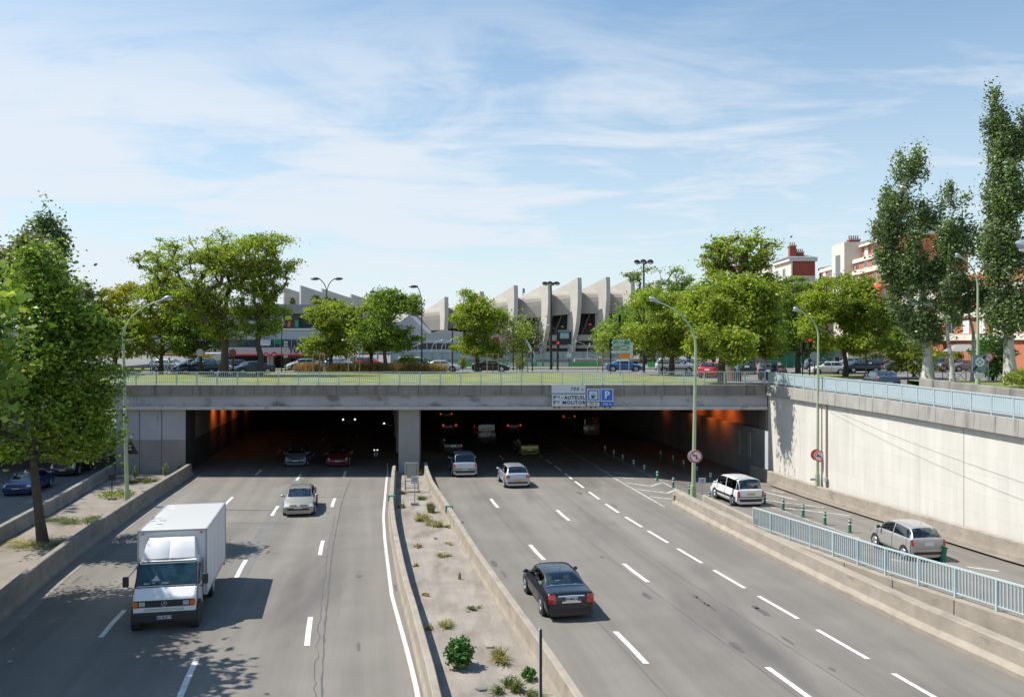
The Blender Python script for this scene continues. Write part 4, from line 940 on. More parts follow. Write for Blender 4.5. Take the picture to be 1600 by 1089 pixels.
# ================================================================= BOX TRUCK
def boxtruck():
    ang = hd(.20,-1.0); fx, fy = -12.02, 29.85
    t_ = thing('box_truck', 'white box truck with roof fairing driving towards the camera', 'truck', (fx, fy, 0), ang)   # local +x forward, origin at the nose, body behind
    W = 1.08; mw = paint((.80,.80,.80), 0.0, 'truck_paint'); mgp = mat('truck_side_paint', (.70,.71,.73), .5)
    # cab: side outline swept across, corners narrowed towards the nose
    prof = [(-1.5,.55),(-1.5,2.22),(-1.42,2.30),(-.92,2.28),(-.80,2.22),(-.38,1.43),(-.30,1.40),(-.06,1.17),(-.02,1.10),(-.02,.80),(-.03,.55)]
    q = MB(); ws = [0,.6,.92,1.0]
    def wsec(x, z): return W*(.985 if z < 1.2 else .985-.10*(z-1.2)/1.1)*(1-.035*max(0, (x+.3)/.3))
    n = len(prof); vv = []; 
    for s_ in (-1,-.93,0,.93,1):
        for (x, z) in prof:
            inset = .05 if abs(s_) == 1 else 0
            vv.append((x-(inset if x > -1.4 else 0), s_*wsec(x, z), z-(.03 if abs(s_) == 1 and z > 2 else 0)))
    ff = []
    for k in range(4):
        for i in range(n):
            ff.append((k*n+i, k*n+(i+1)%n, (k+1)*n+(i+1)%n, (k+1)*n+i))
    ff += [tuple(range(n)), tuple(4*n+i for i in range(n))[::-1]]
    q.add(vv, ff); cab = q.build('cab', mw, t_); 
    bv = cab.modifiers.new('b', 'BEVEL'); bv.width = .03; bv.segments = 2; bv.limit_method = 'ANGLE'; bv.angle_limit = .5
    # windscreen
    def onscr(f): return (-.78+.36*f+.02, 2.17-.69*f)      # f 0 top .. 1 base
    q = MB(); pts = []
    for f, w_ in ((.02,.86),(1.0,.93)):
        x, z = onscr(f); pts += [(x,-W*w_,z),(x,W*w_,z)]
    q.add([pts[0],pts[1],pts[3],pts[2]], [(0,1,2,3)]); ws_ = q.build('windscreen', mat('truck_windscreen', (.008,.022,.032), .08, spec=.35, dirt_or_reflection=((.03,.075,.10), (1.1,1.1,1.1), .42, .56, 1.0)), t_)  # teal and black patches paint a reflection of sky and trees
    q = MB()
    for a_, b_2 in (((-.80,-.90,2.21),(-.80,.90,2.21)),((-.385,-1.02,1.44),(-.385,1.02,1.44)),((-.78,-.95,2.2),(-.38,-1.03,1.44)),((-.78,.95,2.2),(-.38,1.03,1.44))): q.bar(a_, b_2, .045, .03)
    q.build('screen_seal', m_trim, t_)
    for y0, xx in ((.55,0),(-.25,0)):
        q = MB(); x0, z0 = onscr(.97); x1, z1 = onscr(.80); q.tube([(x0+.03,y0,z0),(x1+.035,y0-.62,z1+.02)], .012, 5); q.build('wiper', m_trim, t_)
    # things seen behind the screen
    q = MB(); x0, z0 = onscr(.93)
    for y0, w_ in ((-.75,.22),(-.15,.22),(-.48,.10)): q.box(x0-.01, x0+.012, y0, y0+w_, z0, z0+.06)
    q.build('dashboard_papers', mat('teal_papers', (.30,.45,.43), .6), t_)
    q = MB(); x0, z0 = onscr(.72); q.add([(x0+.035,-.52,z0-.05),(x0+.035,-.22,z0-.05),(x0-.02,-.35,z0+.14)], [(0,1,2)]); q.build('paper_sheet', m_signgrey, t_)
    # side windows and door seams
    for s_ in (1,-1):
        q = MB(); q.prism([(-1.32,1.42),(-1.32,2.08),(-.93,2.08),(-.60,1.42)], 'y', s_*(W*.95), s_*(W*.985+.004)); q.build('side_window', mat('truck_side_glass', (.015,.02,.025), .08, coat=1), t_)
        q = MB(); q.box(-1.44,-1.42, s_*(W*.98), s_*(W+.004), .6, 2.15); q.box(-.36,-.34, s_*(W*.97), s_*(W*.98+.01), .65, 1.4); q.build('door_seam', m_trim, t_)
        q = MB(); q.box(-1.3,-1.12, s_*(W*.98), s_*(W*.985+.035), 1.18, 1.23); q.build('door_handle', m_trim, t_)
        q = MB(); q.tube([(-.45,s_*(W-.03),1.38),(-.30,s_*(W+.16),1.46),(-.30,s_*(W+.22),1.75),(-.6,s_*(W-.08),2.12)], .013, 6); q.build('mirror_arm', m_trim, t_)
        q = MB(); q.box(-.35,-.25, s_*(W+.13), s_*(W+.33), 1.50, 1.86); mo = q.build('mirror', m_trim, t_); b2 = mo.modifiers.new('b', 'BEVEL'); b2.width = .03; b2.segments = 2
        q = MB(); q.box(-.05,.012, s_*.62, s_*.82, .885, 1.035); q.build('headlamp', m_lens, t_)
        q = MB(); q.box(-.12,.010, s_*.86, s_*1.02, .87, 1.05); q.build('indicator', m_orange, t_)
        q = MB(); q.cyl((-.55, s_*(W-.12), .40), 'y', .50, .28, 20); q.build('wheel_arch', m_trim, t_)
    q = MB(); q.box(-.06,.005, -.99,.99, .845, 1.075); gr = q.build('grille', m_trim, t_)
    q = MB(); pts = [(.012, .085*math.cos(2*PI*i/20), .955+.085*math.sin(2*PI*i/20)) for i in range(21)]; q.tube(pts, .007, 4, cap=False)
    for k in range(3):
        an = PI/2+2*PI*k/3; q.tube([(.014,0,.955),(.014,.08*math.cos(an),.955+.08*math.sin(an))], [.014,.004], 4)
    q.build('star_badge', m_chrome, gr)
    q = MB(); q.box(-.07,.0, -1.0,1.0, .68,.83); q.build('front_panel', mw, t_)
    q = MB(); q.box(-.05,.006,-.66,.66,.715,.80); q.build('lower_grille', mat('pale_slats', (.52,.53,.50), .5), t_)
    q = MB(); q.box(-.35,.07,-1.05,1.05,.33,.665); q.box(-.9,-.3,-1.05,-.9,.33,.6); q.box(-.9,-.3,.9,1.05,.33,.6); bp = q.build('bumper', m_trim, t_); b2 = bp.modifiers.new('b', 'BEVEL'); b2.width = .04; b2.segments = 2
    q = MB(); q.box(.07,.082,-.26,.26,.45,.56); np_ = q.build('number_plate', m_plw, t_)
    M = Matrix.Translation((.088,.02,.505)) @ Matrix.Rotation(PI/2, 4, 'Z') @ Matrix.Rotation(PI/2, 4, 'X')
    text_mb('828 MQZ 75', .095, M=M, depth=.002, bold=.002).build('plate_lettering', m_txt, np_); q = MB(); q.box(.082,.087,-.26,-.215,.45,.56); q.build('blue_strip', m_plb, np_)
    # fairing
    q = MB(); rows = [(-.86,2.30,.90,.93),(-1.0,2.52,.88,.90),(-1.22,2.80,.84,.86),(-1.42,2.93,.80,.80),(-1.47,2.93,.80,.80)]
    vv = []; ys_ = [-1,-.96,-.5,-.06,0,.06,.5,.96,1]
    for (x, z, w_, _) in rows:
        for s_ in ys_: vv.append((x-(.05*s_*s_)+(-.02 if s_ == 0 else 0), s_*w_, z-(.06 if abs(s_) == 1 else 0)+( .012 if abs(s_) == .06 else 0)))
    m_ = len(ys_); ff = [(i*m_+k, (i+1)*m_+k, (i+1)*m_+k+1, i*m_+k+1) for i in range(len(rows)-1) for k in range(m_-1)]
    q.add(vv, ff)
    for s_ in (1,-1): q.add([(r_[0]-.05, s_*r_[2], r_[1]-.06) for r_ in rows]+[(-1.47,s_*.9,2.29),(-.95,s_*.9,2.29)], [tuple(range(7))])
    q.build('roof_fairing', mw, t_, True)
    # box body
    BX0, BX1, BW, B0, B1 = -6.85, -1.55, 1.17, .78, 3.15
    q = MB(); q.box(BX0, BX1, -BW, BW, B0, B1); bx = q.build('cargo_box', mgp, t_)
    q = MB(); q.box(BX0+.03, BX1-.03, -BW+.03, BW-.03, B1, B1+.012); q.build('box_roof', mw, bx)
    q = MB()
    e = .035
    for a_, b_2 in (((BX1,-BW,B0),(BX1,-BW,B1)),((BX1,BW,B0),(BX1,BW,B1)),((BX1,-BW,B1),(BX1,BW,B1)),((BX0,-BW,B1),(BX1,-BW,B1)),((BX0,BW,B1),(BX1,BW,B1)),((BX0,-BW,B0),(BX1,-BW,B0)),((BX0,BW,B0),(BX1,BW,B0)),((BX0,-BW,B1),(BX0,BW,B1)),((BX0,BW,B0),(BX0,BW,B1)),((BX0,-BW,B0),(BX0,-BW,B1))):
        q.bar(a_, b_2, .055, .055)
    q.build('box_edging', mat('aluminium_edging', (.40,.40,.42), .4, metal=.4), bx)
    for k in range(1, 5):
        for s_ in (1,-1): q = MB(); xx = BX0+k*1.06; q.box(xx-.008, xx+.008, s_*BW, s_*(BW+.003), B0+.03, B1-.03); q.build('panel_seam', mat('seam_grey', (.45,.45,.46), .6), bx)
    for y0 in (-1.0,1.0): q = MB(); q.box(BX1+.028, BX1+.05, y0-.05, y0+.05, B1-.12, B1-.06); q.build('marker_lamp', m_orange, bx)
    q = MB(); q.box(BX0+.1, -.5, -.42, .42, .45, .72); q.build('chassis', m_trim, t_)
    first = None
    for xx in (-.62, -4.1):
        for s_ in (1,-1):
            if first is None:
                q = MB(); q.tube([(0,-.13,0),(0,-.11,0),(0,.11,0),(0,.13,0)], [.34,.38,.38,.34], 22); first = q.build('wheel', m_rubber, t_, True); q = MB(); q.tube([(0,.12,0),(0,.15,0)], [.22,.20], 14); fr = q.build('rim', m_steel, first); wo = first
            else: wo = first.copy(); sc.collection.objects.link(wo); r2 = fr.copy(); sc.collection.objects.link(r2); r2.parent = wo
            wo.parent = t_; wo.location = (xx, s_*(W-.14), .38); wo.rotation_euler = (0,0,0 if s_ > 0 else PI)
    for s_ in (1,-1): q = MB(); q.box(BX0+.02, BX0+.10, s_*.95, s_*1.16, .55, .72); q.build('mudguard', m_trim, t_)
boxtruck()

# ================================================================= CARS ON THE UPPER STREETS
def up(kind, col, px, py, ang, label, d=None, z=6.69, roofcol=None, name='car', cat='car', **k):
    d = d or F*(HC-z)/(py-YH); k.setdefault('gaps', True)
    return car(kind, col, (X(px, d), d, z), ang, label, cat=cat, name=name, detail=0, roofcol=roofcol, res=2, **k)
R0 = 0.0; LF = PI
FR = hd(-.75,-.66)    # nose towards the camera, to the left
up('hatch', (.50,.52,.54), 267, 0, R0, 'silver car half hidden behind the two pedestrians by the petrol station', d=103)
up('mpv', (.035,.05,.09), 304, 0, FR, 'navy people carrier facing left between two dark trunks', d=92)
up('saloon', (.03,.09,.07), 334, 0, R0, 'dark green saloon in front of the white van', d=101)
o = up('van', (.74,.74,.74), 329, 0, LF, 'white delivery van with a yellow panel under the petrol station canopy', d=112, name='van', cat='van')
q = MB(); q.box(-.45,.95,-.0,.02,1.42,1.85)
for v_ in range(len(q.v)): q.v[v_] = (q.v[v_][0], q.v[v_][1]+.93, q.v[v_][2])
yp = q.build('yellow_panel', mat('yellow_sign', (.85,.50,.02), .5), o)
M = Matrix.Translation((.25,.958,1.63)) @ Matrix.Rotation(PI, 4, 'Z') @ Matrix.Rotation(PI/2, 4, 'X'); text_mb('Hertz', .36, M=M, shear=.2, bold=.006).build('panel_lettering', m_txt, yp)
up('saloon', (.02,.022,.03), 369, 0, R0, 'black saloon just left of the leaning trunk', d=104)
up('saloon', (.035,.045,.06), 394, 0, FR, 'charcoal saloon facing left behind the leaning trunk', d=93)
up('liftback', (.42,.46,.47), 474, 0, hd(-.9,-.45), 'pale silver car behind the orange grasses near the petrol station', d=108)
up('hatch', (.30,.40,.55), 532, 0, R0, 'light blue car behind the orange grasses', d=112)
up('hatch', (.03,.03,.035), 557, 0, LF, 'black hatchback behind the staked sapling and the orange grasses', d=118)
up('hatch', (.55,.02,.02), 578, 0, R0, 'small red car behind the orange grasses', d=118)
up('mpv', (.62,.62,.63), 648, 0, R0, 'white car mostly hidden behind the round green bush', d=106)
up('coupe', (.58,.60,.63), 690, 0, R0, 'shiny silver saloon right of the orange grasses', d=100, metal=.5)
up('coupe', (.012,.013,.016), 767, 0, R0, 'black coupe beneath the tree at the middle of the plaza', d=101)
up('coupe', (.04,.15,.42), 975, 0, R0, 'blue coupe with a pale roof passing the green direction signs', d=102, roofcol=(.55,.60,.66), metal=.3)
up('mpv', (.60,.61,.64), 1056, 0, R0, 'pale silver people carrier behind the young tree trunk', d=96)
up('hatch', (.75,.75,.74), 1090, 0, R0, 'white hatchback behind the red estate car', d=104)
up('estate', (.62,.012,.02), 1112, 0, hd(.45,1), 'red estate car seen from behind near the curved lamp post', d=84, lit=None)
up('suv', (.04,.05,.05), 1168, 0, hd(.3,1), 'dark green off-roader between the thick trunk and the dark estate', d=94)
up('suv', (.03,.05,.08), 1208, 0, hd(.55,1), 'dark blue off-roader at the corner of the blue railing', d=79)
up('small', (.78,.74,.68), 1291, 0, LF, 'small old white hatchback beside the forked tree', d=93)
up('hatch', (.35,.37,.38), 1334, 0, R0, 'silver hatchback parked behind the forked tree', d=116)
up('hatch', (.012,.013,.018), 1345, 0, LF, 'black hatchback just right of the forked tree', d=98)
up('liftback', (.055,.075,.105), 1376, 0, hd(.12,1), 'slate grey hatchback with red lamps driving away beside the bank parapet', d=68, z=6.42, lit=None, sub={'tl':(1.6,2.6,3.0,4.2)})
PK = 'parked cars along the brown restaurant awnings'
up('saloon', (.03,.035,.045), 1381, 0, hd(.9,.4), 'dark saloon parked left of the bright shrub under the awnings', d=112, group=PK)
up('hatch', (.015,.015,.02), 1408, 0, LF, 'black hatchback parked behind the bright shrub', d=106, group=PK)
up('bubble', (.50,.52,.54), 1433, 0, LF, 'rounded silver hatchback parked left of the thick poplar', d=104, group=PK)
up('suv', (.06,.07,.085), 1472, 0, hd(-.8,-.6), 'dark grey car parked facing left, right of the green bin', d=102, group=PK)
up('hatch', (.18,.20,.23), 1508, 0, LF, 'grey car parked between the two slim poplars', d=102, group=PK)
up('saloon', (.04,.04,.045), 1540, 0, LF, 'black saloon parked behind the grey parking sign post', d=104, group=PK)
up('hatch', (.55,.57,.60), 1600, 0, LF, 'silver car parked at the right end of the row beyond the largest poplar', d=100, group=PK)
up('hatch', (.20,.26,.30), 1279, 0, R0, 'grey blue car parked behind the old white hatchback', d=112, group=PK)
# ================================================================= VEGETATION
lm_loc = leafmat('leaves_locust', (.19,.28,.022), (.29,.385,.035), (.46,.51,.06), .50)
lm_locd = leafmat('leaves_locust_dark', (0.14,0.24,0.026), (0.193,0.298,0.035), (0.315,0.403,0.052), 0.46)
lm_yel = leafmat('leaves_yellow_green', (0.300,0.330,0.018), (0.420,0.435,0.027), (0.525,0.510,0.045), 0.50)
lm_map = leafmat('leaves_maple', (.10,.19,.018), (.18,.30,.025), (.44,.52,.07), .36)
lm_pop = leafmat('leaves_poplar', (.095,.155,.04), (.16,.235,.07), (.33,.41,.16), .38)
lm_olive = leafmat('leaves_olive', (0.121,0.149,0.041), (0.189,0.216,0.068), (0.270,0.297,0.121), 0.38)
lm_shrub = leafmat('leaves_shrub', (0.162,0.230,0.027), (0.270,0.338,0.041), (0.432,0.459,0.068), 0.48)
lm_green = leafmat('leaves_fresh', (0.041,0.135,0.027), (0.081,0.216,0.041), (0.162,0.324,0.081), 0.43)
lm_rust = leafmat('grasses_rust', (0.297,0.176,0.054), (0.432,0.270,0.095), (0.405,0.365,0.121), 0.38)
lm_dry = leafmat('weeds_dry', (0.270,0.257,0.095), (0.405,0.365,0.135), (0.567,0.499,0.216), 0.38)
def leaves(P, size, rng, flat=.5, shape=0):
    """P: n x 3 leaf positions; returns verts, quads of small folded leaves"""
    n = len(P); a = rng.normal(size=(n,3)); a[:,2] *= flat; a /= np.linalg.norm(a, axis=1)[:,None]
    b = rng.normal(size=(n,3)); b -= a*(a*b).sum(1)[:,None]; b /= np.linalg.norm(b, axis=1)[:,None]
    s = size*rng.uniform(.6,1.35,(n,1)); c = np.cross(a, b)
    v0 = P-a*s*.55; v1 = P+b*s*.36+c*s*.10; v2 = P+a*s*.6; v3 = P-b*s*.36+c*s*.10
    V = np.stack([v0,v1,v2,v3], 1).reshape(-1,3); Fq = np.arange(4*n).reshape(-1,4); return V, Fq
def skeleton(T, base, forks, rng, bend=.25, bias=.55):
    """grow limbs: every target joins the nearest node that is closer to the trunk"""
    nodes = [np.array(p, float) for p in forks]; par = [-1]+list(range(len(forks)-1)); 
    order = np.argsort(np.linalg.norm(T-nodes[-1], axis=1)); ends = []
    for i in order:
        t = T[i]; A = np.array(nodes); k0 = max(1, len(forks)//2)
        d = np.linalg.norm(A-t, axis=1)+np.maximum(0, A[:,2]-t[2]+.3)*bias*2; d[:k0] = 1e9
        j = int(np.argmin(d)); mid = nodes[j]*.5+t*.5+np.array([rng.normal()*bend*.4, rng.normal()*bend*.4, .10*np.linalg.norm(t-nodes[j])])
        nodes.append(mid); par.append(j); nodes.append(t); par.append(len(nodes)-2); ends.append(len(nodes)-1)
    return nodes, par, ends
def tree(name, label, group, base, trunk_r, forks, blobs, nclump, nleaf, lsize, crad, lmat, bark, seed, cat='tree', flat=.5, gaps=.0, shell=.5, minr=.012, squash=.7, droop=0.0, hang=None, thick=1.0, taper=.35):
    """forks: points of the trunk (relative to base); blobs: (x,y,z,rx,ry,rz) ellipsoids relative to base"""
    rng = np.random.default_rng(seed); t_ = thing(name, label, cat, base, 0, group)
    B = np.array(blobs, float); vol = B[:,3]*B[:,4]*B[:,5]; ks = rng.choice(len(B), nclump*3, p=vol**.75/(vol**.75).sum())
    dv = rng.normal(size=(nclump*3,3)); dv /= np.linalg.norm(dv, axis=1)[:,None]; r = rng.uniform(shell**3,1,(nclump*3,1))**(1/3)
    T = B[ks,:3]+dv*r*B[ks,3:6]
    # drop clumps in noisy gaps
    ph = rng.uniform(0,6,3); f = np.sin(T[:,0]*1.1+ph[0])+np.sin(T[:,1]*1.2+ph[1])+np.sin(T[:,2]*1.5+ph[2]); keep = f > np.quantile(f, gaps); T = T[keep][:nclump]
    nodes, par, ends = skeleton(T, base, forks, rng)
    n = len(nodes); cnt = np.zeros(n); 
    for e in ends: cnt[e] += 1
    for i in range(n-1, 0, -1): cnt[par[i]] += cnt[i]
    tot = cnt[0]; rad = [max(minr, trunk_r*(c/tot)**.42*thick) for c in cnt]
    for i in range(len(forks)): rad[i] = trunk_r*(1.25 if i == 0 else 1.0-taper*i/max(1, len(forks)-1))
    tr = MB(); tr.tube([forks[0]-np.array([0,0,.15]) if not isinstance(forks[0], tuple) else Vector(forks[0])-Vector((0,0,.15))]+list(forks), [rad[0]*1.15]+rad[:len(forks)], 10)
    tr.build('trunk', bark, t_, True)
    lm = MB(); k0 = max(1, len(forks)//2)
    if len(forks)-k0 > 1: lm.tube(forks[k0:], [r_*.9 for r_ in rad[k0:len(forks)]], 6)
    for i in range(len(forks), n):
        j = par[i]; a, b = nodes[j], nodes[i]; ra = min(rad[j]*.9, rad[i]*1.35); lm.tube([a, b], [ra, rad[i]], 6 if rad[i] > .05 else 4, cap=False)
    lm.build('limbs', bark, t_, True)
    k = rng.poisson(nleaf, len(T))+6; idx = np.repeat(np.arange(len(T)), k); m_ = len(idx)
    off = rng.normal(size=(m_,3))*crad*rng.uniform(.45,1.25,(len(T),1))[idx]*np.array([1,1,squash]); off[:,2] -= droop*np.abs(rng.normal(size=m_))
    V, Fq = leaves(T[idx]+off, lsize, rng, flat); me = np_mesh('crown', V, Fq, lmat); o = bpy.data.objects.new('crown', me); sc.collection.objects.link(o); o.parent = t_
    return t_
def blob_px(bx, by, d0, px, py, hw, hh, dz=0, depth=1.0):   # an ellipsoid given by its outline in the photo at distance d0
    x = X(px, d0)-bx; z = Z(py, d0); return (x, 0+dz, z, hw*d0/F, hw*d0/F*depth, hh*d0/F)
def ptree(name, label, group, tpx, d, zb, trunk_r, fork, blobs, nclump, nleaf, lsize, crad, lmat, bark, seed, **k):
    bx = X(tpx, d); base = (bx, d, zb)
    if name == 'locust_tree': crad *= .80; lsize *= .72; nleaf = int(nleaf*1.25); nclump = int(nclump*1.05); k.setdefault('squash', .5); k['gaps'] = max(k.get('gaps', 0), .27); k['shell'] = max(k.get('shell', .5), .42)
    if name == 'poplar_tree': k['gaps'] = max(k.get('gaps', 0), .40); nclump = int(nclump*.95); crad *= .80; k.setdefault('taper', .8)
    if name == 'maple_tree': crad *= .74; lsize *= .9
    fk = [(0,0,0)]+[(X(a, d)-bx, 0, Z(b, d)-zb) for a, b in fork]
    bl = []
    for b in blobs:
        px, py, hw, hh = b[:4]; dep = b[4] if len(b) > 4 else 0; bl.append((X(px, d)-bx, dep, Z(py, d)-zb, hw*d/F, min(hw*d/F, 4.5), hh*d/F))
    return tree(name, label, group, base, trunk_r, fk, bl, nclump, nleaf, lsize, crad, lmat, bark, seed, **k)
TG = 'trees on the plaza above the tunnel'
# big foreground maples on the left
ptree('maple_tree', 'large dark leafy tree with a leaning slim trunk on the paved island', None, 67, 42.6, .1, .24, [(62,810),(56,760),(52,715),(58,660)],
      [(50,445,48,40),(72,405,30,22),(-5,520,70,60,-1),(30,500,60,40),(105,480,34,26),(120,540,52,30),(60,570,66,34,-1),(75,640,80,40),(135,610,46,26),(158,585,28,16),(150,672,34,18),(95,700,62,26,1),(-10,610,70,50),(20,690,50,34),(110,455,20,14),(85,500,44,34),(40,540,50,40),(150,520,32,26),(165,640,26,26)], 400, 100, .22, .64, lm_map, m_bark, 11, squash=.55, gaps=.25, shell=.45, thick=1.2)
ptree('maple_tree', 'nearest bright green tree cut by the left picture edge', None, -60, 31, .1, .26, [(-62,800),(-70,700)],
      [(-125,540,130,120),(-45,650,76,50),(-90,470,80,60),(-170,640,130,110),(-22,600,52,36),(-200,520,150,120,2),(-150,560,130,110,-3)], 400, 120, .19, .62, lm_map, m_bark, 12, squash=.6, gaps=.1, shell=.4)
# this one stands beside the frame; its shade lies across the near carriageway
tree('maple_tree', 'tree left of the picture whose shade falls across the road', None, (-22.0,25.0,.1), .28, [(0,0,0),(.2,0,3),(0,.3,5)], [(0,0,9,4.6,4.6,3.6),(2.6,1.0,10.5,3.4,3.2,2.4),(1.5,-2.5,8.5,3.4,3,2.6),(3.5,1.5,8,2.2,2.2,1.6)], 260, 70, .36, .7, lm_map, m_bark, 13, gaps=.15)
for x_, y_, sd, lb in ((-50.5,38,14,'unseen tree left of the picture added to shade the sunken side road, nearer one'),(-50.5,51,15,'unseen tree left of the picture added to shade the sunken side road, by the bridge'),(-50.5,62,16,'unseen tree left of the picture added for shade at the end of the bridge railing')):  # three trees added out of view to darken the side road and island
    tree('maple_tree', lb, None, (x_,y_,6.6), .3, [(0,0,0),(.2,0,5.5),(0,.3,9)], [(0,0,15,5.5,6.5,5.5),(3,1.5,18,4,5,4),(2.5,-2.5,13,4,5,4)], 330, 70, .40, .8, lm_map, m_bark, sd, gaps=.1)
# far left
ptree('poplar_tree', 'dark columnar poplar rising behind the big leafy tree, far left', None, 66, 92, 6.7, .35, [(66,540),(66,480)],
      [(45,400,13,55),(60,390,12,52),(75,385,12,52),(88,392,12,50),(98,415,8,62),(66,470,40,60)], 260, 60, .34, .55, lm_pop, m_barkp, 21, squash=1.9, shell=0)
ptree('olive_green_tree', 'olive green tree behind the big leafy tree at the left picture edge', None, 10, 84, 6.7, .3, [(12,540),(15,480)], [(15,440,45,55),(48,400,28,34),(-30,450,50,60)], 200, 60, .34, .6, lm_olive, m_bark, 22)
ptree('locust_tree', 'dull green tree between the big leafy tree and the yellowish one', TG, 112, 88, 6.7, .28, [(112,560),(112,520)], [(118,500,42,50),(130,462,20,26),(90,540,40,40)], 150, 60, .32, .55, lm_olive, m_bark, 23)
ptree('locust_tree', 'yellowish green tree behind the left curved lamp post', TG, 178, 94, 6.7, .28, [(180,560),(182,520)], [(185,490,46,45),(215,480,38,40),(160,520,35,40),(205,530,48,34)], 260, 62, .32, .6, lm_yel, m_bark, 24, shell=.3)
ptree('locust_tree', 'rounded green tree left of the two tall airy trees', TG, 252, 92, 6.7, .24, [(252,565),(253,530)], [(250,480,42,45),(285,505,36,45),(235,525,38,34),(262,455,38,26)], 230, 64, .30, .58, lm_loc, m_bark, 25, shell=.3)
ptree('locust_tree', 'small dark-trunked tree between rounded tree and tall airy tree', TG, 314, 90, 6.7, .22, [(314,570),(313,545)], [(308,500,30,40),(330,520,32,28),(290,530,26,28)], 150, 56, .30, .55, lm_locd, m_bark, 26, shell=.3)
# tall airy locusts
ptree('locust_tree', 'tall airy tree with a straight dark trunk, tallest left of the stadium', TG, 350, 85.5, 6.75, .42, [(351,560),(352,520),(350,495)],
      [(300,405,62,32),(235,412,34,18),(345,385,62,25),(285,450,62,32),(340,440,55,45),(262,375,22,10),(385,400,45,30),(330,500,34,30),(300,480,55,34),(365,525,26,18)], 430, 46, .27, .50, lm_loc, m_bark, 27, gaps=.22, shell=.5, squash=.5, thick=1.15)
ptree('locust_tree', 'tall airy tree with a crooked leaning trunk, beside the petrol station', TG, 405, 86.5, 6.75, .34, [(408,560),(402,535),(407,512),(400,490)],
      [(410,400,55,28),(440,408,30,20),(420,380,40,16),(400,440,40,30),(430,445,28,24),(395,470,34,30),(378,500,22,22),(432,480,22,20),(415,510,26,16)], 330, 46, .27, .50, lm_loc, m_bark, 28, gaps=.22, shell=.5, squash=.5, thick=1.15)
ptree('locust_tree', 'bushy tree in front of the petrol station, left of the double lamp', TG, 516, 97, 6.75, .24, [(517,560),(515,540)], [(505,520,34,36),(530,500,36,30),(500,490,24,20),(488,540,20,18),(535,540,24,18)], 230, 58, .30, .52, lm_loc, m_bark, 29, gaps=.1, shell=.35)
ptree('locust_tree', 'bushy tree with two stems in the middle of the orange grasses', TG, 581, 99, 6.75, .22, [(580,560),(578,545)], [(575,500,30,34),(560,520,24,30),(590,475,26,16),(590,535,28,18)], 200, 58, .30, .52, lm_loc, m_bark, 30, gaps=.1, shell=.35)
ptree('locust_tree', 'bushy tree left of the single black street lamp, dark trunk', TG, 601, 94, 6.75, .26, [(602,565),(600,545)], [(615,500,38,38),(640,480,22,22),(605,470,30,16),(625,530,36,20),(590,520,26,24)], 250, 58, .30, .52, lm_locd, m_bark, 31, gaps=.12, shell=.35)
ptree('locust_tree', 'leafy tree standing in front of the left part of the stadium', TG, 745, 96, 6.75, .27, [(746,565),(743,540)], [(740,505,32,34),(772,510,28,34),(732,470,22,18),(765,485,24,20),(782,540,18,22),(725,535,20,20),(752,545,30,12)], 270, 58, .29, .52, lm_loc, m_bark, 32, gaps=.12, shell=.35)
# right of the stadium
ptree('locust_tree', 'tree with a bare forked trunk and sparse top beside the cluster mast', TG, 1049, 90, 6.75, .28, [(1050,560),(1047,535),(1044,510)], [(1040,500,52,34),(1005,520,34,36),(1070,520,36,34),(1020,470,36,24),(1065,485,30,26),(1050,545,40,14)], 300, 60, .30, .55, lm_loc, m_bark, 33, shell=.3)
ptree('locust_tree', 'sparse tall tree top behind the cluster mast, right end of the stadium', TG, 1030, 104, 6.75, .26, [(1030,540),(1030,480)], [(1010,432,30,14),(1055,438,30,20),(1035,455,44,20),(988,428,12,5),(1075,455,12,18)], 120, 26, .28, .50, lm_locd, m_bark, 34, gaps=.3, squash=.5)
ptree('locust_tree', 'tallest round-topped tree behind the pedestrian in red, very thick trunk', TG, 1146, 76, 6.7, .62, [(1146,560),(1147,525),(1150,480),(1152,430)], [(1150,375,40,28),(1190,385,26,20),(1120,400,28,26),(1155,405,52,26),(1150,435,46,22),(1118,440,34,20),(1185,442,30,20),(1175,420,34,18)], 210, 36, .27, .46, lm_loc, m_bark, 35, gaps=.25, squash=.5, taper=.75)
ptree('locust_tree', 'broad green tree filling the space under the tallest round-topped one', TG, 1128, 69.5, 6.7, .30, [(1128,560),(1128,520)], [(1130,470,60,42),(1170,500,52,48),(1100,500,40,42),(1150,450,52,26),(1190,460,34,34),(1130,535,60,26),(1185,540,34,24),(1110,500,34,34,-3.5),(1120,543,26,26,-6.2),(1100,520,30,30,-5.5)], 520, 66, .30, .56, lm_loc, m_bark, 36, shell=.25)
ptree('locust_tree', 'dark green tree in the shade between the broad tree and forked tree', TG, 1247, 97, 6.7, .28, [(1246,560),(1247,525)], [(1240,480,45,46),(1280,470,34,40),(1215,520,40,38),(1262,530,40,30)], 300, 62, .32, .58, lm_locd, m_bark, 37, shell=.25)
ptree('locust_tree', 'rounded bright tree with a forked trunk at the end of the blue railing', TG, 1321, 83, 6.7, .26, [(1322,570),(1318,545),(1320,520)], [(1310,470,48,38),(1350,490,46,36),(1380,510,26,32),(1285,510,38,32),(1330,450,36,20),(1330,530,58,22),(1275,470,22,22)], 430, 66, .29, .55, lm_loc, m_bark, 38, shell=.3)
DT = 'trees of the shaded grove right of the stadium'
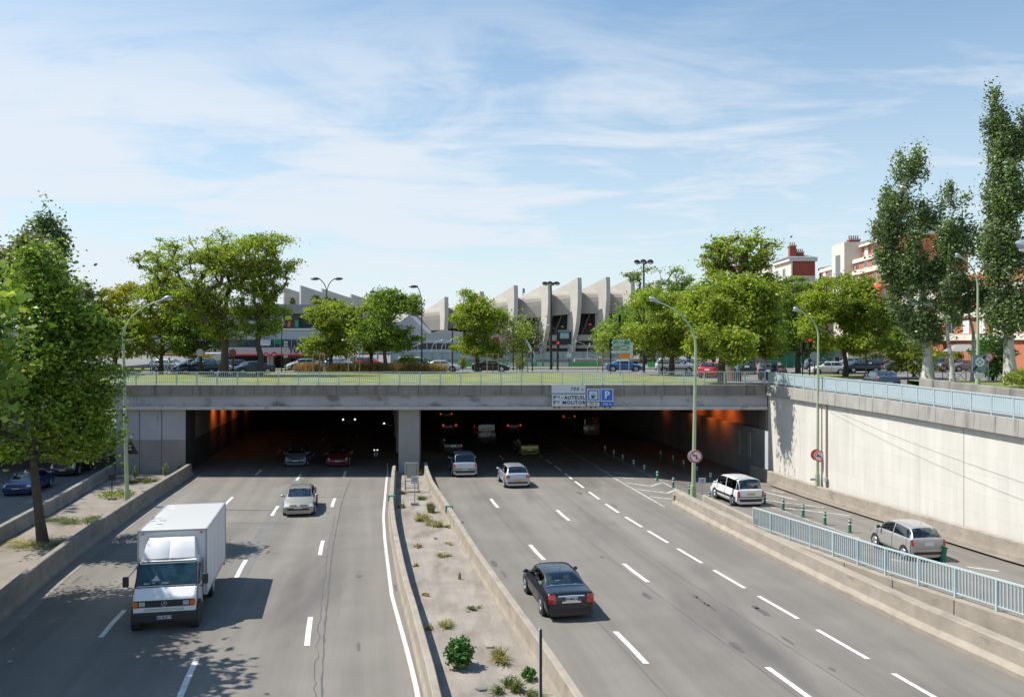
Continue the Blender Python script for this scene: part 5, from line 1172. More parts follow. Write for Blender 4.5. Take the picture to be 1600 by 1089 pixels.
for i, (px, d, py, hw, hh) in enumerate(((968,165,525,26,34),(985,150,510,30,38),(1008,140,520,28,36),(1030,150,500,30,40),(1075,130,500,34,40),(1098,140,510,30,36),(1195,135,480,34,50),(1225,140,500,34,44),(948,180,530,16,24),(1400,118,520,30,44))):
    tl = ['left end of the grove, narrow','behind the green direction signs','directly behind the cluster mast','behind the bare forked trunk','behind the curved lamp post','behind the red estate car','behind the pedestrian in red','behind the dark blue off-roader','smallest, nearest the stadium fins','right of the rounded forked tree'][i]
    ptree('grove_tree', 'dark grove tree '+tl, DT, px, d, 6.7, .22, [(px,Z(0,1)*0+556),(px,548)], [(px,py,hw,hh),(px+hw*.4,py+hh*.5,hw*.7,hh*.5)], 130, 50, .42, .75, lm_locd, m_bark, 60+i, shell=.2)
# poplars
PG = 'poplars on the grass bank'
ptree('poplar_tree', 'broad multi-stemmed poplar with a thick pale trunk left of the slim ones', PG, 1450, 66, 7.0, .42, [(1450,565),(1447,530),(1445,480),(1440,430),(1438,380)],
      [(1415,290,16,58),(1440,300,20,68),(1392,340,15,50),(1372,380,12,36),(1418,400,36,60),(1455,380,24,80),(1432,470,38,48),(1465,450,26,60),(1398,420,20,40),(1442,515,30,24)], 560, 66, .19, .34, lm_pop, m_barkp, 41, squash=1.7, shell=.15, gaps=.1)
ptree('poplar_tree', 'slim bare-stemmed poplar just right of the broad one', PG, 1489, 64, 7.05, .19, [(1486,560),(1481,530),(1478,480),(1482,420),(1486,340)],
      [(1482,330,11,58),(1475,420,16,70),(1492,400,14,50),(1480,490,16,34)], 120, 56, .19, .32, lm_pop, m_barkp, 42, squash=1.7, shell=0, gaps=.1)
ptree('poplar_tree', 'slim poplar with dead twigs behind the grey parking sign', PG, 1521, 66, 7.05, .19, [(1521,560),(1521,520),(1514,490),(1512,430)],
      [(1508,350,16,50),(1530,370,18,60),(1520,440,30,60),(1545,460,18,50),(1500,470,18,36)], 150, 40, .19, .36, lm_pop, m_barkp, 43, squash=1.6, shell=.1, gaps=.25)
ptree('poplar_tree', 'tallest poplar, pale trunk splitting low, at the right picture edge', PG, 1580, 62, 7.1, .44, [(1577,560),(1576,530),(1574,480),(1577,420),(1580,330),(1582,250)],
      [(1555,190,14,50),(1580,210,24,62),(1600,240,20,60),(1570,290,32,80),(1605,330,32,90),(1560,380,28,66),(1590,430,42,60),(1575,490,34,40),(1612,480,30,50)], 620, 62, .19, .34, lm_pop, m_barkp, 44, squash=1.7, shell=.1, gaps=.12)
# shrubs and small plants
def shrub(name, label, loc, rx, rz, n, ls, lmat, seed, group=None, cat='shrub', stems=5, ry=None):
    rng = np.random.default_rng(seed); t_ = thing(name, label, cat, loc, 0, group); dv = rng.normal(size=(n,3)); dv /= np.linalg.norm(dv, axis=1)[:,None]
    r = rng.uniform(.25,1,(n,1))**.5; lump = 1+.22*np.sin(dv[:,0:1]*7+seed)*np.cos(dv[:,1:2]*6)+.15*np.sin(dv[:,2:3]*9); P = dv*r*lump*np.array([rx,ry or rx,rz*.5])+np.array([0,0,rz*.52]); P[:,2] = np.maximum(P[:,2], .03)
    V, Fq = leaves(P, ls, rng, .8); o = bpy.data.objects.new('foliage', np_mesh('foliage', V, Fq, lmat)); sc.collection.objects.link(o); o.parent = t_
    q = MB()
    for k in range(stems):
        a = 2*PI*k/stems; q.tube([(0,0,0),(math.cos(a)*rx*.35,math.sin(a)*rx*.35,rz*.5),(math.cos(a)*rx*.6,math.sin(a)*rx*.6,rz*.85)], [.02+.01*rz,.015,.006], 4)
    q.build('stems', m_bark, t_); return t_
shrub('round_bush', 'clipped round green bush above the orange grasses', (X(637,100),100,6.7), 1.25, 1.9, 2600, .16, lm_shrub, 3)
shrub('bush', 'small upright bush right of the round one, by the street lamp', (X(664,99),99,6.75), .45, 1.5, 700, .14, lm_shrub, 4)
shrub('bush', 'small upright green bush by the green hoarding, left of the stadium tree', (X(723,104),104,6.75), .5, 1.7, 800, .14, lm_shrub, 5)
shrub('bush', 'small bush between the staked saplings in front of the stadium', (X(812,104),104,6.75), .65, 1.9, 900, .14, lm_shrub, 6)
shrub('shrub', 'bright light green shrub left of the thick poplar trunk', (X(1428,80),80,6.9), 2.2, 3.4, 3600, .22, lm_shrub, 7)
shrub('shrub', 'dense dark green shrub left of the tallest poplar trunk', (X(1552,68),68,7.05), 1.6, 3.5, 3800, .2, lm_green, 8)
shrub('shrub', 'low yellow green shrub at the foot of the tallest poplar, right edge', (X(1604,56),56,7.1), 1.4, 1.2, 1600, .16, lm_shrub, 9)
shrub('hedge', 'yellow green hedge in front of the brown awnings', (X(1500,112),112,6.7), 6.0, 2.2, 4200, .28, lm_shrub, 10, ry=.8, cat='hedge')
shrub('hedge', 'hedge left of the bright shrub beneath the sloping brown awning', (X(1385,116),116,6.7), 3.6, 2.2, 2600, .28, lm_olive, 15, ry=.8, cat='hedge')
shrub('planter_hedge', 'yellow flowering hedge growing on top of the restaurant awning', (X(1520,117),117,10.2), 7.5, 1.3, 4200, .26, leafmat('leaves_yellow', (.28,.24,.03), (.36,.33,.05), (.30,.34,.06), .3), 16, ry=.7, cat='hedge')
# rusty ornamental grasses: one bed nobody could count
def stuff_blades(name, label, cat, spots, n, h, wd, m, seed):
    rng = np.random.default_rng(seed); S = np.array(spots, float); k = rng.integers(0, len(S), n); P = S[k,:3].copy(); P[:,:2] += rng.normal(size=(n,2))*S[k,3:4]
    a = rng.uniform(0, 2*PI, n); lean = rng.normal(size=(n,2))*.30; hh = h*rng.uniform(.4,1.2,n)*S[k,4]; dx = np.stack([np.cos(a),np.sin(a),0*a],1)*wd
    top = P+np.concatenate([lean*hh[:,None], hh[:,None]],1); mid = P+np.concatenate([lean*hh[:,None]*.35, hh[:,None]*.6],1)
    V = np.stack([P-dx,P+dx,mid+dx*.9,mid-dx*.9,mid-dx*.9,mid+dx*.9,top+dx*.25,top-dx*.25],1).reshape(-1,3); Fq = np.arange(8*n).reshape(-1,4)
    o = bpy.data.objects.new(name, np_mesh(name, V, Fq, m)); sc.collection.objects.link(o); return tag(o, label, cat, kind='stuff')
sp = [(X(p, 97+((p*7)%5)), 97+((p*7)%5), 6.78, .35, 1) for p in range(468, 500, 3)]+[(X(p, 96+((p*3)%6)), 96+((p*3)%6), 6.78, .4, 1) for p in range(520, 690, 3)]
stuff_blades('ornamental_grasses', 'bed of rusty orange ornamental grasses behind the bridge railing', 'grass', sp, 9000, .95, .035, lm_rust, 51)
# weeds on the median
def tuft(name, label, loc, r, h, n, m, seed, group=None):
    rng = np.random.default_rng(seed); t_ = thing(name, label, 'plant', loc, 0, group); sp_ = rng.normal(size=(6,2))*r*.55; k = rng.integers(0, 6, n); base = sp_[k]+rng.normal(size=(n,2))*r*.16
    ln = base*.55+rng.normal(size=(n,2))*r*.42; hh = h*rng.uniform(.25,1.1,n)*(1-.5*np.clip(np.linalg.norm(base,axis=1)/(r*1.5),0,1)); a = rng.uniform(0,2*PI,n); wd = rng.uniform(.007,.017,n)
    dx = np.stack([np.cos(a),np.sin(a),0*a],1)*wd[:,None]; P = np.concatenate([base, np.zeros((n,1))],1); T = P+np.concatenate([ln, hh[:,None]],1); Mi = P+np.concatenate([ln*.35, hh[:,None]*.65],1)
    V = np.stack([P-dx,P+dx,Mi+dx*1.3,Mi-dx*1.3,Mi-dx*1.3,Mi+dx*1.3,T+dx*.3,T-dx*.3],1).reshape(-1,3); Fq = np.arange(8*n).reshape(-1,4)
    o = bpy.data.objects.new('blades', np_mesh('blades', V, Fq, m)); sc.collection.objects.link(o); o.parent = t_
    q = max(6, n//6); P2 = T[rng.integers(0, n, q)]+rng.normal(size=(q,3))*.02; P2[:,2] = np.maximum(P2[:,2], .02); V, Fq = leaves(P2, .05, rng, .6); o = bpy.data.objects.new('seed_heads', np_mesh('seed_heads', V, Fq, m)); sc.collection.objects.link(o); o.parent = t_
    return t_
def weed(px, py, label, r, h, n, m, seed, z=.14, ls=.09, g=None, name='weed'):
    p = G(px, py, z)
    if m in (lm_dry, lm_olive, lm_rust): return tuft(name, label, (p.x,p.y,z), r*.9, h*.85, int(n*.8), m, seed, g)
    return shrub(name, label, (p.x,p.y,z), r, h, n, ls, m, seed, cat='plant', stems=3, group=g)
weed(718,1042,'leafy dark green sapling on the median near the bottom',.42,.85,900,lm_green,61,ls=.12, name='leafy_plant')
weed(790,1028,'yellow flowering weed clump right of the leafy sapling',.38,.5,500,lm_dry,62,ls=.06)
weed(686,982,'grassy weed tuft beside the left median barrier, above the leafy sapling',.34,.3,420,lm_dry,63)
weed(740,952,'low weed tuft in the middle of the median beside the black saloon',.22,.18,200,lm_olive,64)
weed(665,930,'tiny brown weed on the median\'s left edge',.14,.15,110,lm_dry,65)
weed(650,884,'tiny dry weed on the median\'s left edge, between the tufts',.12,.18,110,lm_dry,66)
weed(692,870,'row of thin dry stalks across the median',.30,.30,160,lm_dry,67)
weed(652,855,'reddish weed near the left median barrier',.16,.28,120,lm_rust,68)
weed(680,822,'broad dry grass clump left of the green joint cover',.42,.45,520,lm_dry,69)
weed(655,812,'large dry grass clump below the small sign post',.55,.55,620,lm_dry,70)
weed(673,800,'upright green weed against the right median barrier',.30,.75,420,lm_olive,71)
weed(660,780,'small green weed under the metal frame',.25,.35,240,lm_olive,72)
weed(630,792,'small weed beside the left median barrier cap',.22,.3,200,lm_olive,73)
weed(628,772,'small weed at the left foot of the metal frame',.2,.3,200,lm_olive,74)
weed(660,742,'green weed at the foot of the tunnel pillar',.35,.6,300,lm_olive,75)
weed(700,850,'pale scattered weed on the median above the dry stalks',.2,.15,120,lm_dry,76)
weed(800,1078,'large green grass tuft at the bottom of the median',.36,.45,600,lm_olive,77)
weed(826,1062,'small green tuft against the right median barrier, bottom',.22,.35,300,lm_green,78)
weed(718,905,'single thin stalk standing on the bare median',.06,.45,40,lm_rust,79)
weed(182,776,'yellow flowering patch behind the small dark sign on the island',1.1,.35,1200,lm_shrub,81)
weed(128,811,'low green weed patch on the island beside the tree',1.2,.28,1100,lm_olive,82)
weed(228,753,'green weeds on the island below the painted abutment',.9,.4,700,lm_olive,83)
weed(70,852,'brownish weeds around the foot of the leaning trunk',1.1,.22,900,lm_dry,84)
for i, (px, py, s_) in enumerate(((258,744,.5),(281,740,.3),(211,748,.45))):
    weed(px, py, ['upright weed at the middle joint of the painted abutment','small weed at the right foot of the painted abutment','upright weed just right of the left curved lamp post foot'][i], .22, .8*s_/.4, 160, lm_locd, 85+i)
# small litter and stones on the median
def bit(px, py, nm, label, w_, h_, m, seed):
    random.seed(seed); p = G(px, py, .14); n = 7; poly = [(w_*(.6+.4*random.random())*math.cos(2*PI*i/n), w_*.6*(.6+.4*random.random())*math.sin(2*PI*i/n)) for i in range(n)]
    q = MB(); q.prism(poly, 'z', 0, h_); o = q.build(nm, m); o.location = (p.x, p.y, .14); tag(o, label, 'litter')
bit(752,1078,'rubber_scrap','grey rubber scrap lying at the bottom of the median',.22,.05,mat('grey_rubber', (.14,.15,.16), .8),1)
bit(765,1012,'stone_slab','small pale stone slab on the median beside the leafy sapling',.15,.06,m_conc,2)
bit(688,862,'paper_scrap','white paper scrap on the upper median near the dry stalks',.12,.02,m_white,3)
bit(824,1078,'paper_scrap','white paper scrap beside the bottom grass tuft',.07,.02,m_white,4)
bit(732,956,'stick','pale piece of wood on the median by the low weed tuft',.09,.04,m_conc,5)
bit(680,842,'stone','pale stone on the upper median below the dry clump',.10,.08,m_conc,6)
# ================================================================= STREET FURNITURE
def curved_lamp(base, label, ztop, zbend, dx, hdx, name='street_lamp', r=.13, lean=0.0, group=None, dy=0.0):
    """tapered column that bends over sideways; dx: reach of the arm, hdx: length of the lamp head"""
    t_ = thing(name, label, 'street lamp', base, 0, group); zb = base[2]
    pts = [(0,0,-.1),(lean*.5,0,(zbend-zb)*.5),(lean,0,zbend-zb)]; rs = [r,r*.78,r*.6]
    H_ = ztop-zbend
    for i in range(1, 11):
        q = i/10; a = q*1.16; pts.append((lean+dx*(1-math.cos(a))/(1-math.cos(1.16)), dy*q, zbend-zb+H_*math.sin(a)/math.sin(1.16))); rs.append(r*.6*(1-.45*q))
    q = MB(); q.tube(pts, rs, 10); q.build('column', m_pole, t_, True)
    q = MB(); q.tube([(0,0,-.05),(0,0,.9)], [r*1.5,r*1.35], 10); q.build('base_sleeve', m_pole, t_, True)
    e = Vector(pts[-1]); dr = (e-Vector(pts[-3])).normalized(); q = MB(); L = abs(hdx)
    q.tube([e-dr*.1, e+dr*L*.25, e+dr*L*.6, e+dr*L*.9, e+dr*L], [.05,.11,.15,.10,.03], 10)
    for v_ in range(len(q.v)): pass
    h = q.build('lamp_head', m_head, t_, True)
    q = MB(); c = e+dr*L*.62-Vector((0,0,.09)); q.ball(c, .22, .10, .06, 8); q.build('lamp_glass', m_lens, t_, True); return t_
a = curved_lamp((-23.55,52.9,.1), 'pale green curved lamp post standing on the paved island, left', 12.6, 10.3, 2.35, .62, lean=-.25); LEFTLAMP = a
b = curved_lamp((11.45,54.6,.1), 'pale green curved lamp post at the barrier nose carrying a no left turn sign', 12.55, 9.7, -2.3, .72, lean=.16, r=.14); MIDL = b
c = curved_lamp((20.15,57.0,.45), 'pale green curved lamp post against the cream retaining wall', 12.1, 10.4, -1.25, .45, lean=.06, r=.11); RIGHTL = c
d = curved_lamp((32.35,60,7.0), 'pale green curved lamp post on the grass bank among the poplars', 15.9, 13.8, -1.15, .5, lean=0, r=.12); BANKL = d
curved_lamp((15.6,22.2,1.2), 'near lamp head reaching in from the right picture edge', 12.25, 10.5, -1.9, .8, r=.12, lean=0)
def round_sign(t_, x, y, z, r, arrow, ang=0):
    M = Matrix.Translation((x,y,z)) @ Matrix.Rotation(ang, 4, 'Z')
    def disc(rr, y0, y1, m, nm, par): 
        q = MB(); q.cyl((0,(y0+y1)/2,0), 'y', rr, abs(y1-y0), 28); q.v = [tuple(M @ Vector(v)) for v in q.v]; return q.build(nm, m, par)
    s0 = disc(r, -.02, .02, m_refl, 'sign_disc', t_)
    q = MB(); n = 28
    for i in range(n):
        a0, a1 = 2*PI*i/n, 2*PI*(i+1)/n; q.add([(r*.97*math.cos(a0),-.026,r*.97*math.sin(a0)),(r*.97*math.cos(a1),-.026,r*.97*math.sin(a1)),(r*.78*math.cos(a1),-.026,r*.78*math.sin(a1)),(r*.78*math.cos(a0),-.026,r*.78*math.sin(a0))], [(0,1,2,3)])
    q.v = [tuple(M @ Vector(v)) for v in q.v]; q.build('red_ring', m_red, s0)
    q = MB()
    if arrow == 'left':      # no left turn
        q.box(.00*r,.16*r,-.034,-.028,-.5*r,.22*r); q.box(-.25*r,.16*r,-.034,-.028,.10*r,.24*r); q.add([(-.25*r,-.034,.36*r),(-.25*r,-.034,-.02*r),(-.55*r,-.034,.17*r)], [(0,1,2)])
    elif arrow == 'bend':
        q.bar((-.5*r,-.031,.05*r),(.0,-.031,.05*r), .006,.18*r); q.bar((0,-.031,.08*r),(.35*r,-.031,-.35*r), .006,.18*r); q.add([(-.30*r,-.034,.28*r),(-.30*r,-.034,-.18*r),(-.62*r,-.034,.05*r)], [(0,1,2)])
    if arrow: q.v = [tuple(M @ Vector(v)) for v in q.v]; q.build('arrow', m_txt, s0)
    q = MB(); q.bar((-.55*r,-.042,.55*r),(.55*r,-.042,-.55*r), .006,.13*r)
    if arrow != 'entry': q.v = [tuple(M @ Vector(v)) for v in q.v]; q.build('red_slash', m_red, s0)
    return s0
t_ = thing('no_left_turn_sign', 'round red and white no left turn sign on the lamp post at the barrier nose', 'road sign', (11.57,54.35,2.85)); round_sign(t_, 0, 0, 0, .40, 'left')
q = MB(); q.cyl((-.10,.12,0), 'y', .40, .03, 24); q.build('rear_disc', m_signgrey, t_)
t_ = thing('no_turn_sign', 'round red and white no turn sign on the lamp post against the cream wall', 'road sign', (20.22,56.8,2.55)); round_sign(t_, 0, 0, 0, .37, 'bend')
q = MB(); q.cyl((-.18,.10,.08), 'y', .37, .03, 24); q.build('rear_disc', m_red, t_)
t_ = thing('small_plate', 'small grey box clamped below the no turn sign on the wall lamp post', 'plate', (19.75,56.85,1.0)); q = MB(); q.box(-.12,.2,-.04,.04,-.05,.1); q.build('plate', m_signgrey, t_); q = MB(); q.box(.2,.45,-.03,.03,-.02,.04); q.build('clamp', m_steel, t_)
t_ = thing('junction_box', 'small grey junction box on the brown wall pipe', 'box', (wallx(56.2)-.12,56.2,1.1)); q = MB(); q.box(-.08,.05,-.2,.2,-.15,.15); q.build('box', m_signgrey, t_)
# triangular sign seen from behind on the left lamp
t_ = thing('triangle_sign', 'triangular warning sign seen from behind on the left lamp post', 'road sign', (-23.48,53.1,3.5)); q = MB(); q.prism([(-.48,-.35),(.52,-.35),(.02,.50)], 'y', .05, .08); q.build('sign_plate', m_blk, t_)
q = MB(); q.box(-.1,.1,-.02,.05,-.1,-.05); q.box(-.1,.1,-.02,.05,.15,.2); q.build('bracket', m_steel, t_)
def post_sign(px, py, d, z, h, w_, hh, label, m, mpost=m_steel, foot=True, lines=0):
    t_ = thing('small_sign', label, 'sign', (X(px,d),d,z)); q = MB(); q.tube([(0,0,0),(0,0,h)], .03, 6); q.build('post', mpost, t_)
    q = MB(); q.box(-w_/2,w_/2,-.03,-.01,h-hh,h); s0 = q.build('plate', m, t_)
    if foot: q = MB(); q.box(-.22,.22,-.16,.16,-.02,.16); q.build('foot', m_conc, t_)
    if lines:
        for k in range(lines): q = MB(); q.box(-w_*.3,w_*.3,-.036,-.031,h-hh*(.3+.3*k)-.02,h-hh*(.3+.3*k)+.02); q.build('mark', m_txt, s0)
    return t_
post_sign(175,0,54.3,.14,1.6,.45,.38,'small dark square sign on a thin post on the paved island', m_blk, m_trim)
post_sign(648,0,52.5,.14,1.75,.46,.44,'small grey sign on a post with a concrete foot on the median', m_signlight, lines=2)
post_sign(1097,0,52.8,.15,1.6,.42,.40,'small grey sign between the barrier nose and the ramp parapet', m_signlight, lines=2)
# metal frame with sign seen from behind on the median
t_ = thing('metal_frame_sign', 'rectangular metal frame holding a blank grey sign back, on the median', 'sign', (X(643,57),57,.14)); wz = 1.0
q = MB()
for a_, b_2 in (((-.42,0,0),(-.42,0,1.95)),((.42,0,0),(.42,0,1.95)),((-.42,0,1.95),(.42,0,1.95)),((-.42,0,.3),(.42,0,.3)),((-.42,0,.75),(.42,0,.75)),((-.42,.5,0),(-.42,0,1.2)),((.42,.5,0),(.42,0,1.2))): q.tube([a_, b_2], .03, 6)
q.build('frame', m_steel, t_); q = MB(); q.box(-.32,.32,-.03,.0,.95,1.9); q.build('sign_back', mat('tan_sign_back', (.35,.34,.28), .6), t_); q = MB(); q.box(-.5,.5,-.15,.6,-.05,.08); q.build('foot', m_conc, t_)
# black post close to the camera
t_ = thing('marker_post', 'black square post with a white reflective edge near the bottom of the median', 'post', (X(844.3,22.0),22.0,.1)); q = MB(); q.box(-.02,.045,-.03,.03,0,2.55); q.build('post', m_blk, t_); q = MB(); q.box(-.045,-.021,-.03,.03,0,2.55); q.build('reflective_strip', m_white, t_); 
# flexible green bollards
BG = 'green flexible bollards along the ramp markings'; A_ = [(945.5,708),(959,715),(973,723),(990,732),(1006.5,740.5),(1027,751),(1052,762),(1077,773),(1109,784)]; B_ = [(1032,717),(1051.5,724.5),(1068,732),(1089,742),(1110,753)]; C_ = [(1195,787),(1224,797),(1255,808),(1289,820),(1328,832)]
la = ['nearest the white people carrier in the left row','second','third','fourth','fifth','sixth','seventh','eighth','farthest']
first = None
def bollard(px, py, label, h=.74, g=BG):
    global first
    p = gl(px, py, -.1); t_ = thing('bollard', label, 'bollard', (p.x,p.y,p.z), 0, g)
    if first is None:
        q = MB(); q.tube([(0,0,0),(0,0,.05),(0,0,.06),(0,0,h-.03),(0,0,h)], [.13,.13,.075,.08,.05], 12); b0 = q.build('shaft', m_boll, t_, True)
        q = MB(); q.tube([(0,0,.42),(0,0,.49)],   .084, 12, cap=False); r1 = q.build('reflective_band', m_refl, b0); q = MB(); q.tube([(0,0,.60),(0,0,.67)],   .084, 12, cap=False); r2 = q.build('reflective_band', m_refl, b0); first = (b0, r1, r2)
    else:
        b0 = first[0].copy(); sc.collection.objects.link(b0); b0.parent = t_
        for r_ in first[1:]: c_ = r_.copy(); sc.collection.objects.link(c_); c_.parent = b0
    return t_
for k, p in enumerate(reversed(A_)): bollard(*p, 'green bollard in the left row, '+['closest to the small grey sign','just beside the lamp post at the barrier nose','sunlit, just left of the barrier nose','last sunlit one before the tunnel shade','first one inside the tunnel shade','second one inside the shade','third one inside the shade','fourth one inside the shade','deepest in the tunnel'][k])
for k, p in enumerate(reversed(B_)): bollard(*p, 'green bollard in the right row, '+['sunlit at the mouth above the white people carrier','right behind the lamp post in shade','second one inside the shade','third one inside the shade','deepest in the tunnel'][k])
for k, p in enumerate(C_): bollard(*p, 'green bollard on the ramp, '+['right beside the white people carrier','first past the head of the blue railing','middle of the five on the ramp','second from the grey hatchback','nearest the rounded grey hatchback'][k])
p = gl(1474, 877, .2); t_ = thing('dented_cone', 'squashed green bollard right behind the rounded grey hatchback', 'bollard', (p.x,p.y,p.z)); q = MB(); q.tube([(0,0,0),(0,0,.06),(0,0,.3),(.03,0,.6),(.05,0,.66)], [.20,.15,.12,.13,.20], 10); q.build('shaft', m_boll, t_, True)
q = MB(); q.tube([(0,0,-.01),(0,0,.02)], .24, 10); q.build('foot', m_trim, t_)

# black lamps on the plaza
def swan(px, d, ztop, zf, heads, label, z=6.72, r=.10):
    t_ = thing('street_lamp', label, 'street lamp', (X(px,d),d,z)); q = MB(); q.tube([(0,0,-.1),(0,0,zf-z)], [r,r*.6], 8); q.build('column', m_blk, t_, True)
    for dx in heads:
        q = MB(); pts = []
        for i in range(9): a = i/8*1.35; pts.append((dx*(1-math.cos(a))/(1-math.cos(1.35)),0,zf-z+(ztop-zf)*math.sin(a)/math.sin(1.35)))
        q.tube(pts, [r*.5]*9, 6); q.build('arm', m_blk, t_, True); e = Vector(pts[-1]); q = MB(); q.ball(e+Vector((math.copysign(.35, dx),0,-.02)), .55, .24, .16, 10); q.build('lamp_head', m_blk, t_, True)
        q = MB(); q.ball(e+Vector((math.copysign(.38, dx),0,-.12)), .36, .18, .10, 8); q.build('lamp_glass', m_lens, t_, True)
swan(510.5, 100, 17.5, 15.7, (-1.0,1.0), 'black street lamp with two curved arms above the petrol station')
swan(659, 100, 16.6, 14.2, (-.6,), 'black street lamp with one curved arm left of the stadium tree')
def mast(px, d, ztop, label, z=6.7, r=.17, n=6, R_=.75):
    t_ = thing('lighting_mast', label, 'lighting mast', (X(px,d),d,z)); q = MB(); q.tube([(0,0,-.1),(0,0,ztop-z)], [r,r*.5], 10); q.build('pole', m_blk if px != 590 else m_steel, t_, True)
    q = MB(); q.tube([(R_*math.cos(2*PI*i/16),R_*math.sin(2*PI*i/16),ztop-z-.35) for i in range(17)], .04, 5, cap=False)
    for k in range(n): a = 2*PI*k/n; q.tube([(0,0,ztop-z-.1),(R_*math.cos(a),R_*math.sin(a),ztop-z-.35)], .03, 4)
    q.build('ring', m_blk, t_)
    for k in range(n):
        a = 2*PI*k/n+.3; q = MB(); q.ball((R_*1.15*math.cos(a),R_*1.15*math.sin(a),ztop-z-.25), .34, .34, .22, 8); q.build('floodlight', m_blk, t_, True); q = MB(); q.ball((R_*1.15*math.cos(a),R_*1.15*math.sin(a),ztop-z-.40), .26, .26, .12, 8); q.build('floodlight_glass', m_lens, t_, True)
mast(861, 110, 17.9, 'tall mast with a ring of floodlights in front of the stadium fins')
mast(1006, 97, 19.4, 'tall mast with a ring of floodlights right of the stadium')
mast(590, 135, 18.3, 'farther mast with a ring of floodlights behind the bushy trees', n=5, R_=.9)
# thin dark poles
def thinpole(px, d, ytop, label, r=.06, m=m_blk, z=6.7, name='pole'):
    t_ = thing(name, label, 'pole', (X(px,d),d,z)); q = MB(); q.tube([(0,0,-.1),(0,0,Z(ytop,d)-z)], r, 6); q.build('shaft', m, t_, True); q = MB(); q.tube([(0,0,0),(0,0,.25)], r*1.9, 8); q.build('base', m, t_, True); return t_
thinpole(440, 100, 490, 'thin dark pole right of the crooked trunk', .05)
thinpole(707, 98, 492, 'dark slim pole left of the stadium tree', .07)
thinpole(802, 108, 500, 'dark slim pole at the left fins of the stadium', .06)
thinpole(314, 88, 540, 'dark pole in front of the navy people carrier', .08)
thinpole(365, 88, 545, 'brown grey pole right of the straight dark trunk', .08, mat('pole_brown', (.16,.13,.11), .7))
for (px, py, d, lb, dx) in ((640,538,150,'first pale curved lamp behind the bushy trees',1),(675,532,150,'second pale curved lamp, left of the stadium tree',1),(690,532,150,'third pale curved lamp, left of the stadium tree',1),(798,540,150,'pale curved lamp right of the stadium tree',1),(895,530,150,'pale curved lamp behind the display panel',-1),(918,534,140,'pale curved lamp in front of the stadium terraces',-1),(938,540,150,'small pale lamp left of the direction signs',-1),(1140,533,130,'pale lamp near the shaded grove',-1)):
    curved_lamp((X(px,d),d,6.7), lb, Z(py,d), Z(py+12,d), dx*1.6, .4, r=.10, name='street_lamp')
# traffic lights
def traffic(px, d, ytop, label, red=True, z=6.7, back=False, side=0):
    t_ = thing('traffic_light', label, 'traffic light', (X(px,d),d,z)); zt = Z(ytop, d)-z; q = MB(); q.tube([(0,0,-.1),(0,0,zt-.1)], .07, 8); q.build('pole', m_blk, t_, True)
    q = MB(); q.box(-.16,.16,-.14,.14,zt-.95,zt); h = q.build('signal_head', m_blk, t_)
    for k in range(3):
        q = MB(); q.cyl((0,-.15,zt-.16-.3*k), 'y', .135 if k == 0 and red else .11, .05, 14); q.build('lamp', m_redlamp if (k == 0 and red) else m_blk, h)
        q = MB(); q.tube([(0,-.14,zt-.10-.3*k),(0,-.32,zt-.06-.3*k)], [.15,.13], 10, cap=False); q.build('visor', m_blk, h)
    q = MB(); q.box(-.10,.10,-.2,-.08,zt-2.1,zt-1.6); q.build('repeater', m_blk, t_)
    if red: q = MB(); q.ball((0,-.2,zt-.14), .15, .09, .15, 10); q.build('lit_lamp_glow', m_redlamp, h)
traffic(872, 104, 534, 'traffic light showing red under the display panel')
traffic(1035, 92, 529, 'traffic light showing red left of the bare forked trunk')
traffic(1078, 104, 533, 'traffic light showing red between forked trunk and curved lamp post')
traffic(1265, 82, 529, 'traffic light showing red by the shaded tree, left of the wall lamp')
traffic(1353, 92, 539, 'traffic light showing red right of the forked tree')
traffic(968, 112, 492, 'traffic light high on a curved pole above the direction signs, unlit', red=False)
traffic(832, 104, 532, 'dark traffic light seen unlit in front of the stadium', red=False)
traffic(954, 92, 530, 'dark traffic light immediately left of the green direction signs', red=False)
traffic(1254, 84, 535, 'unlit traffic light beside the red one under the shaded tree', red=False)
# direction signs
def arrow_board(par, px0, px1, y0, y1, d, m, border=m_refl, tip=True, lines=()):
    xa, xb, za, zb = X(px0,d), X(px1,d), Z(y1,d), Z(y0,d); h = zb-za; zm = (za+zb)/2
    def poly(i): return [(xa+i*1.6,zm),(xa+h*.55+i*.3,za+i),(xb-i,za+i),(xb-i,zb-i),(xa+h*.55+i*.3,zb-i)] if tip else [(xa+i,za+i),(xb-i,za+i),(xb-i,zb-i),(xa+i,zb-i)]
    q = MB(); q.prism(poly(0), 'y', d, d+.06); s0 = wpart(q, 'sign_board', border, par); q = MB(); q.prism(poly(.07), 'y', d-.02, d-.004); wpart(q, 'sign_field', m, s0)
    for (txt, px, py, hp, mm) in lines:
        q = text_mb(txt, hp*d/F/.7, M=faceM(X(px,d), d-.03, Z(py,d)), bold=.01); wpart(q, 'lettering', mm, s0)
    return s0
t_ = thing('direction_signs', 'stack of green, white and orange direction arrows on two posts by the blue coupe', 'road sign', (X(970,86),86,6.7))
for p in (969,983): q = MB(); q.tube([(X(p,86.1),86.15,6.6),(X(p,86.1),86.15,Z(527,86))], .05, 6); wpart(q, 'post', m_steel, t_)
q = MB(); q.box(X(984,86),X(989,86),86.08,86.1,Z(560,86),Z(536,86)); wpart(q, 'white_back_board', m_refl, t_)
arrow_board(t_, 955, 985, 531, 539.5, 86, m_green, lines=(('NANTES',970,533.6,1.9,m_refl),('BORDEAUX',968,537.1,1.9,m_refl))); arrow_board(t_, 955, 985, 541, 546, 86, m_green, lines=(('A13',963.5,543.4,2,m_red),('ROUEN',975,543.4,1.9,m_refl)))
arrow_board(t_, 955, 988, 547.5, 552, 86, m_signlight); arrow_board(t_, 967, 983, 553, 560, 85.8, m_orsign, border=m_orsign)
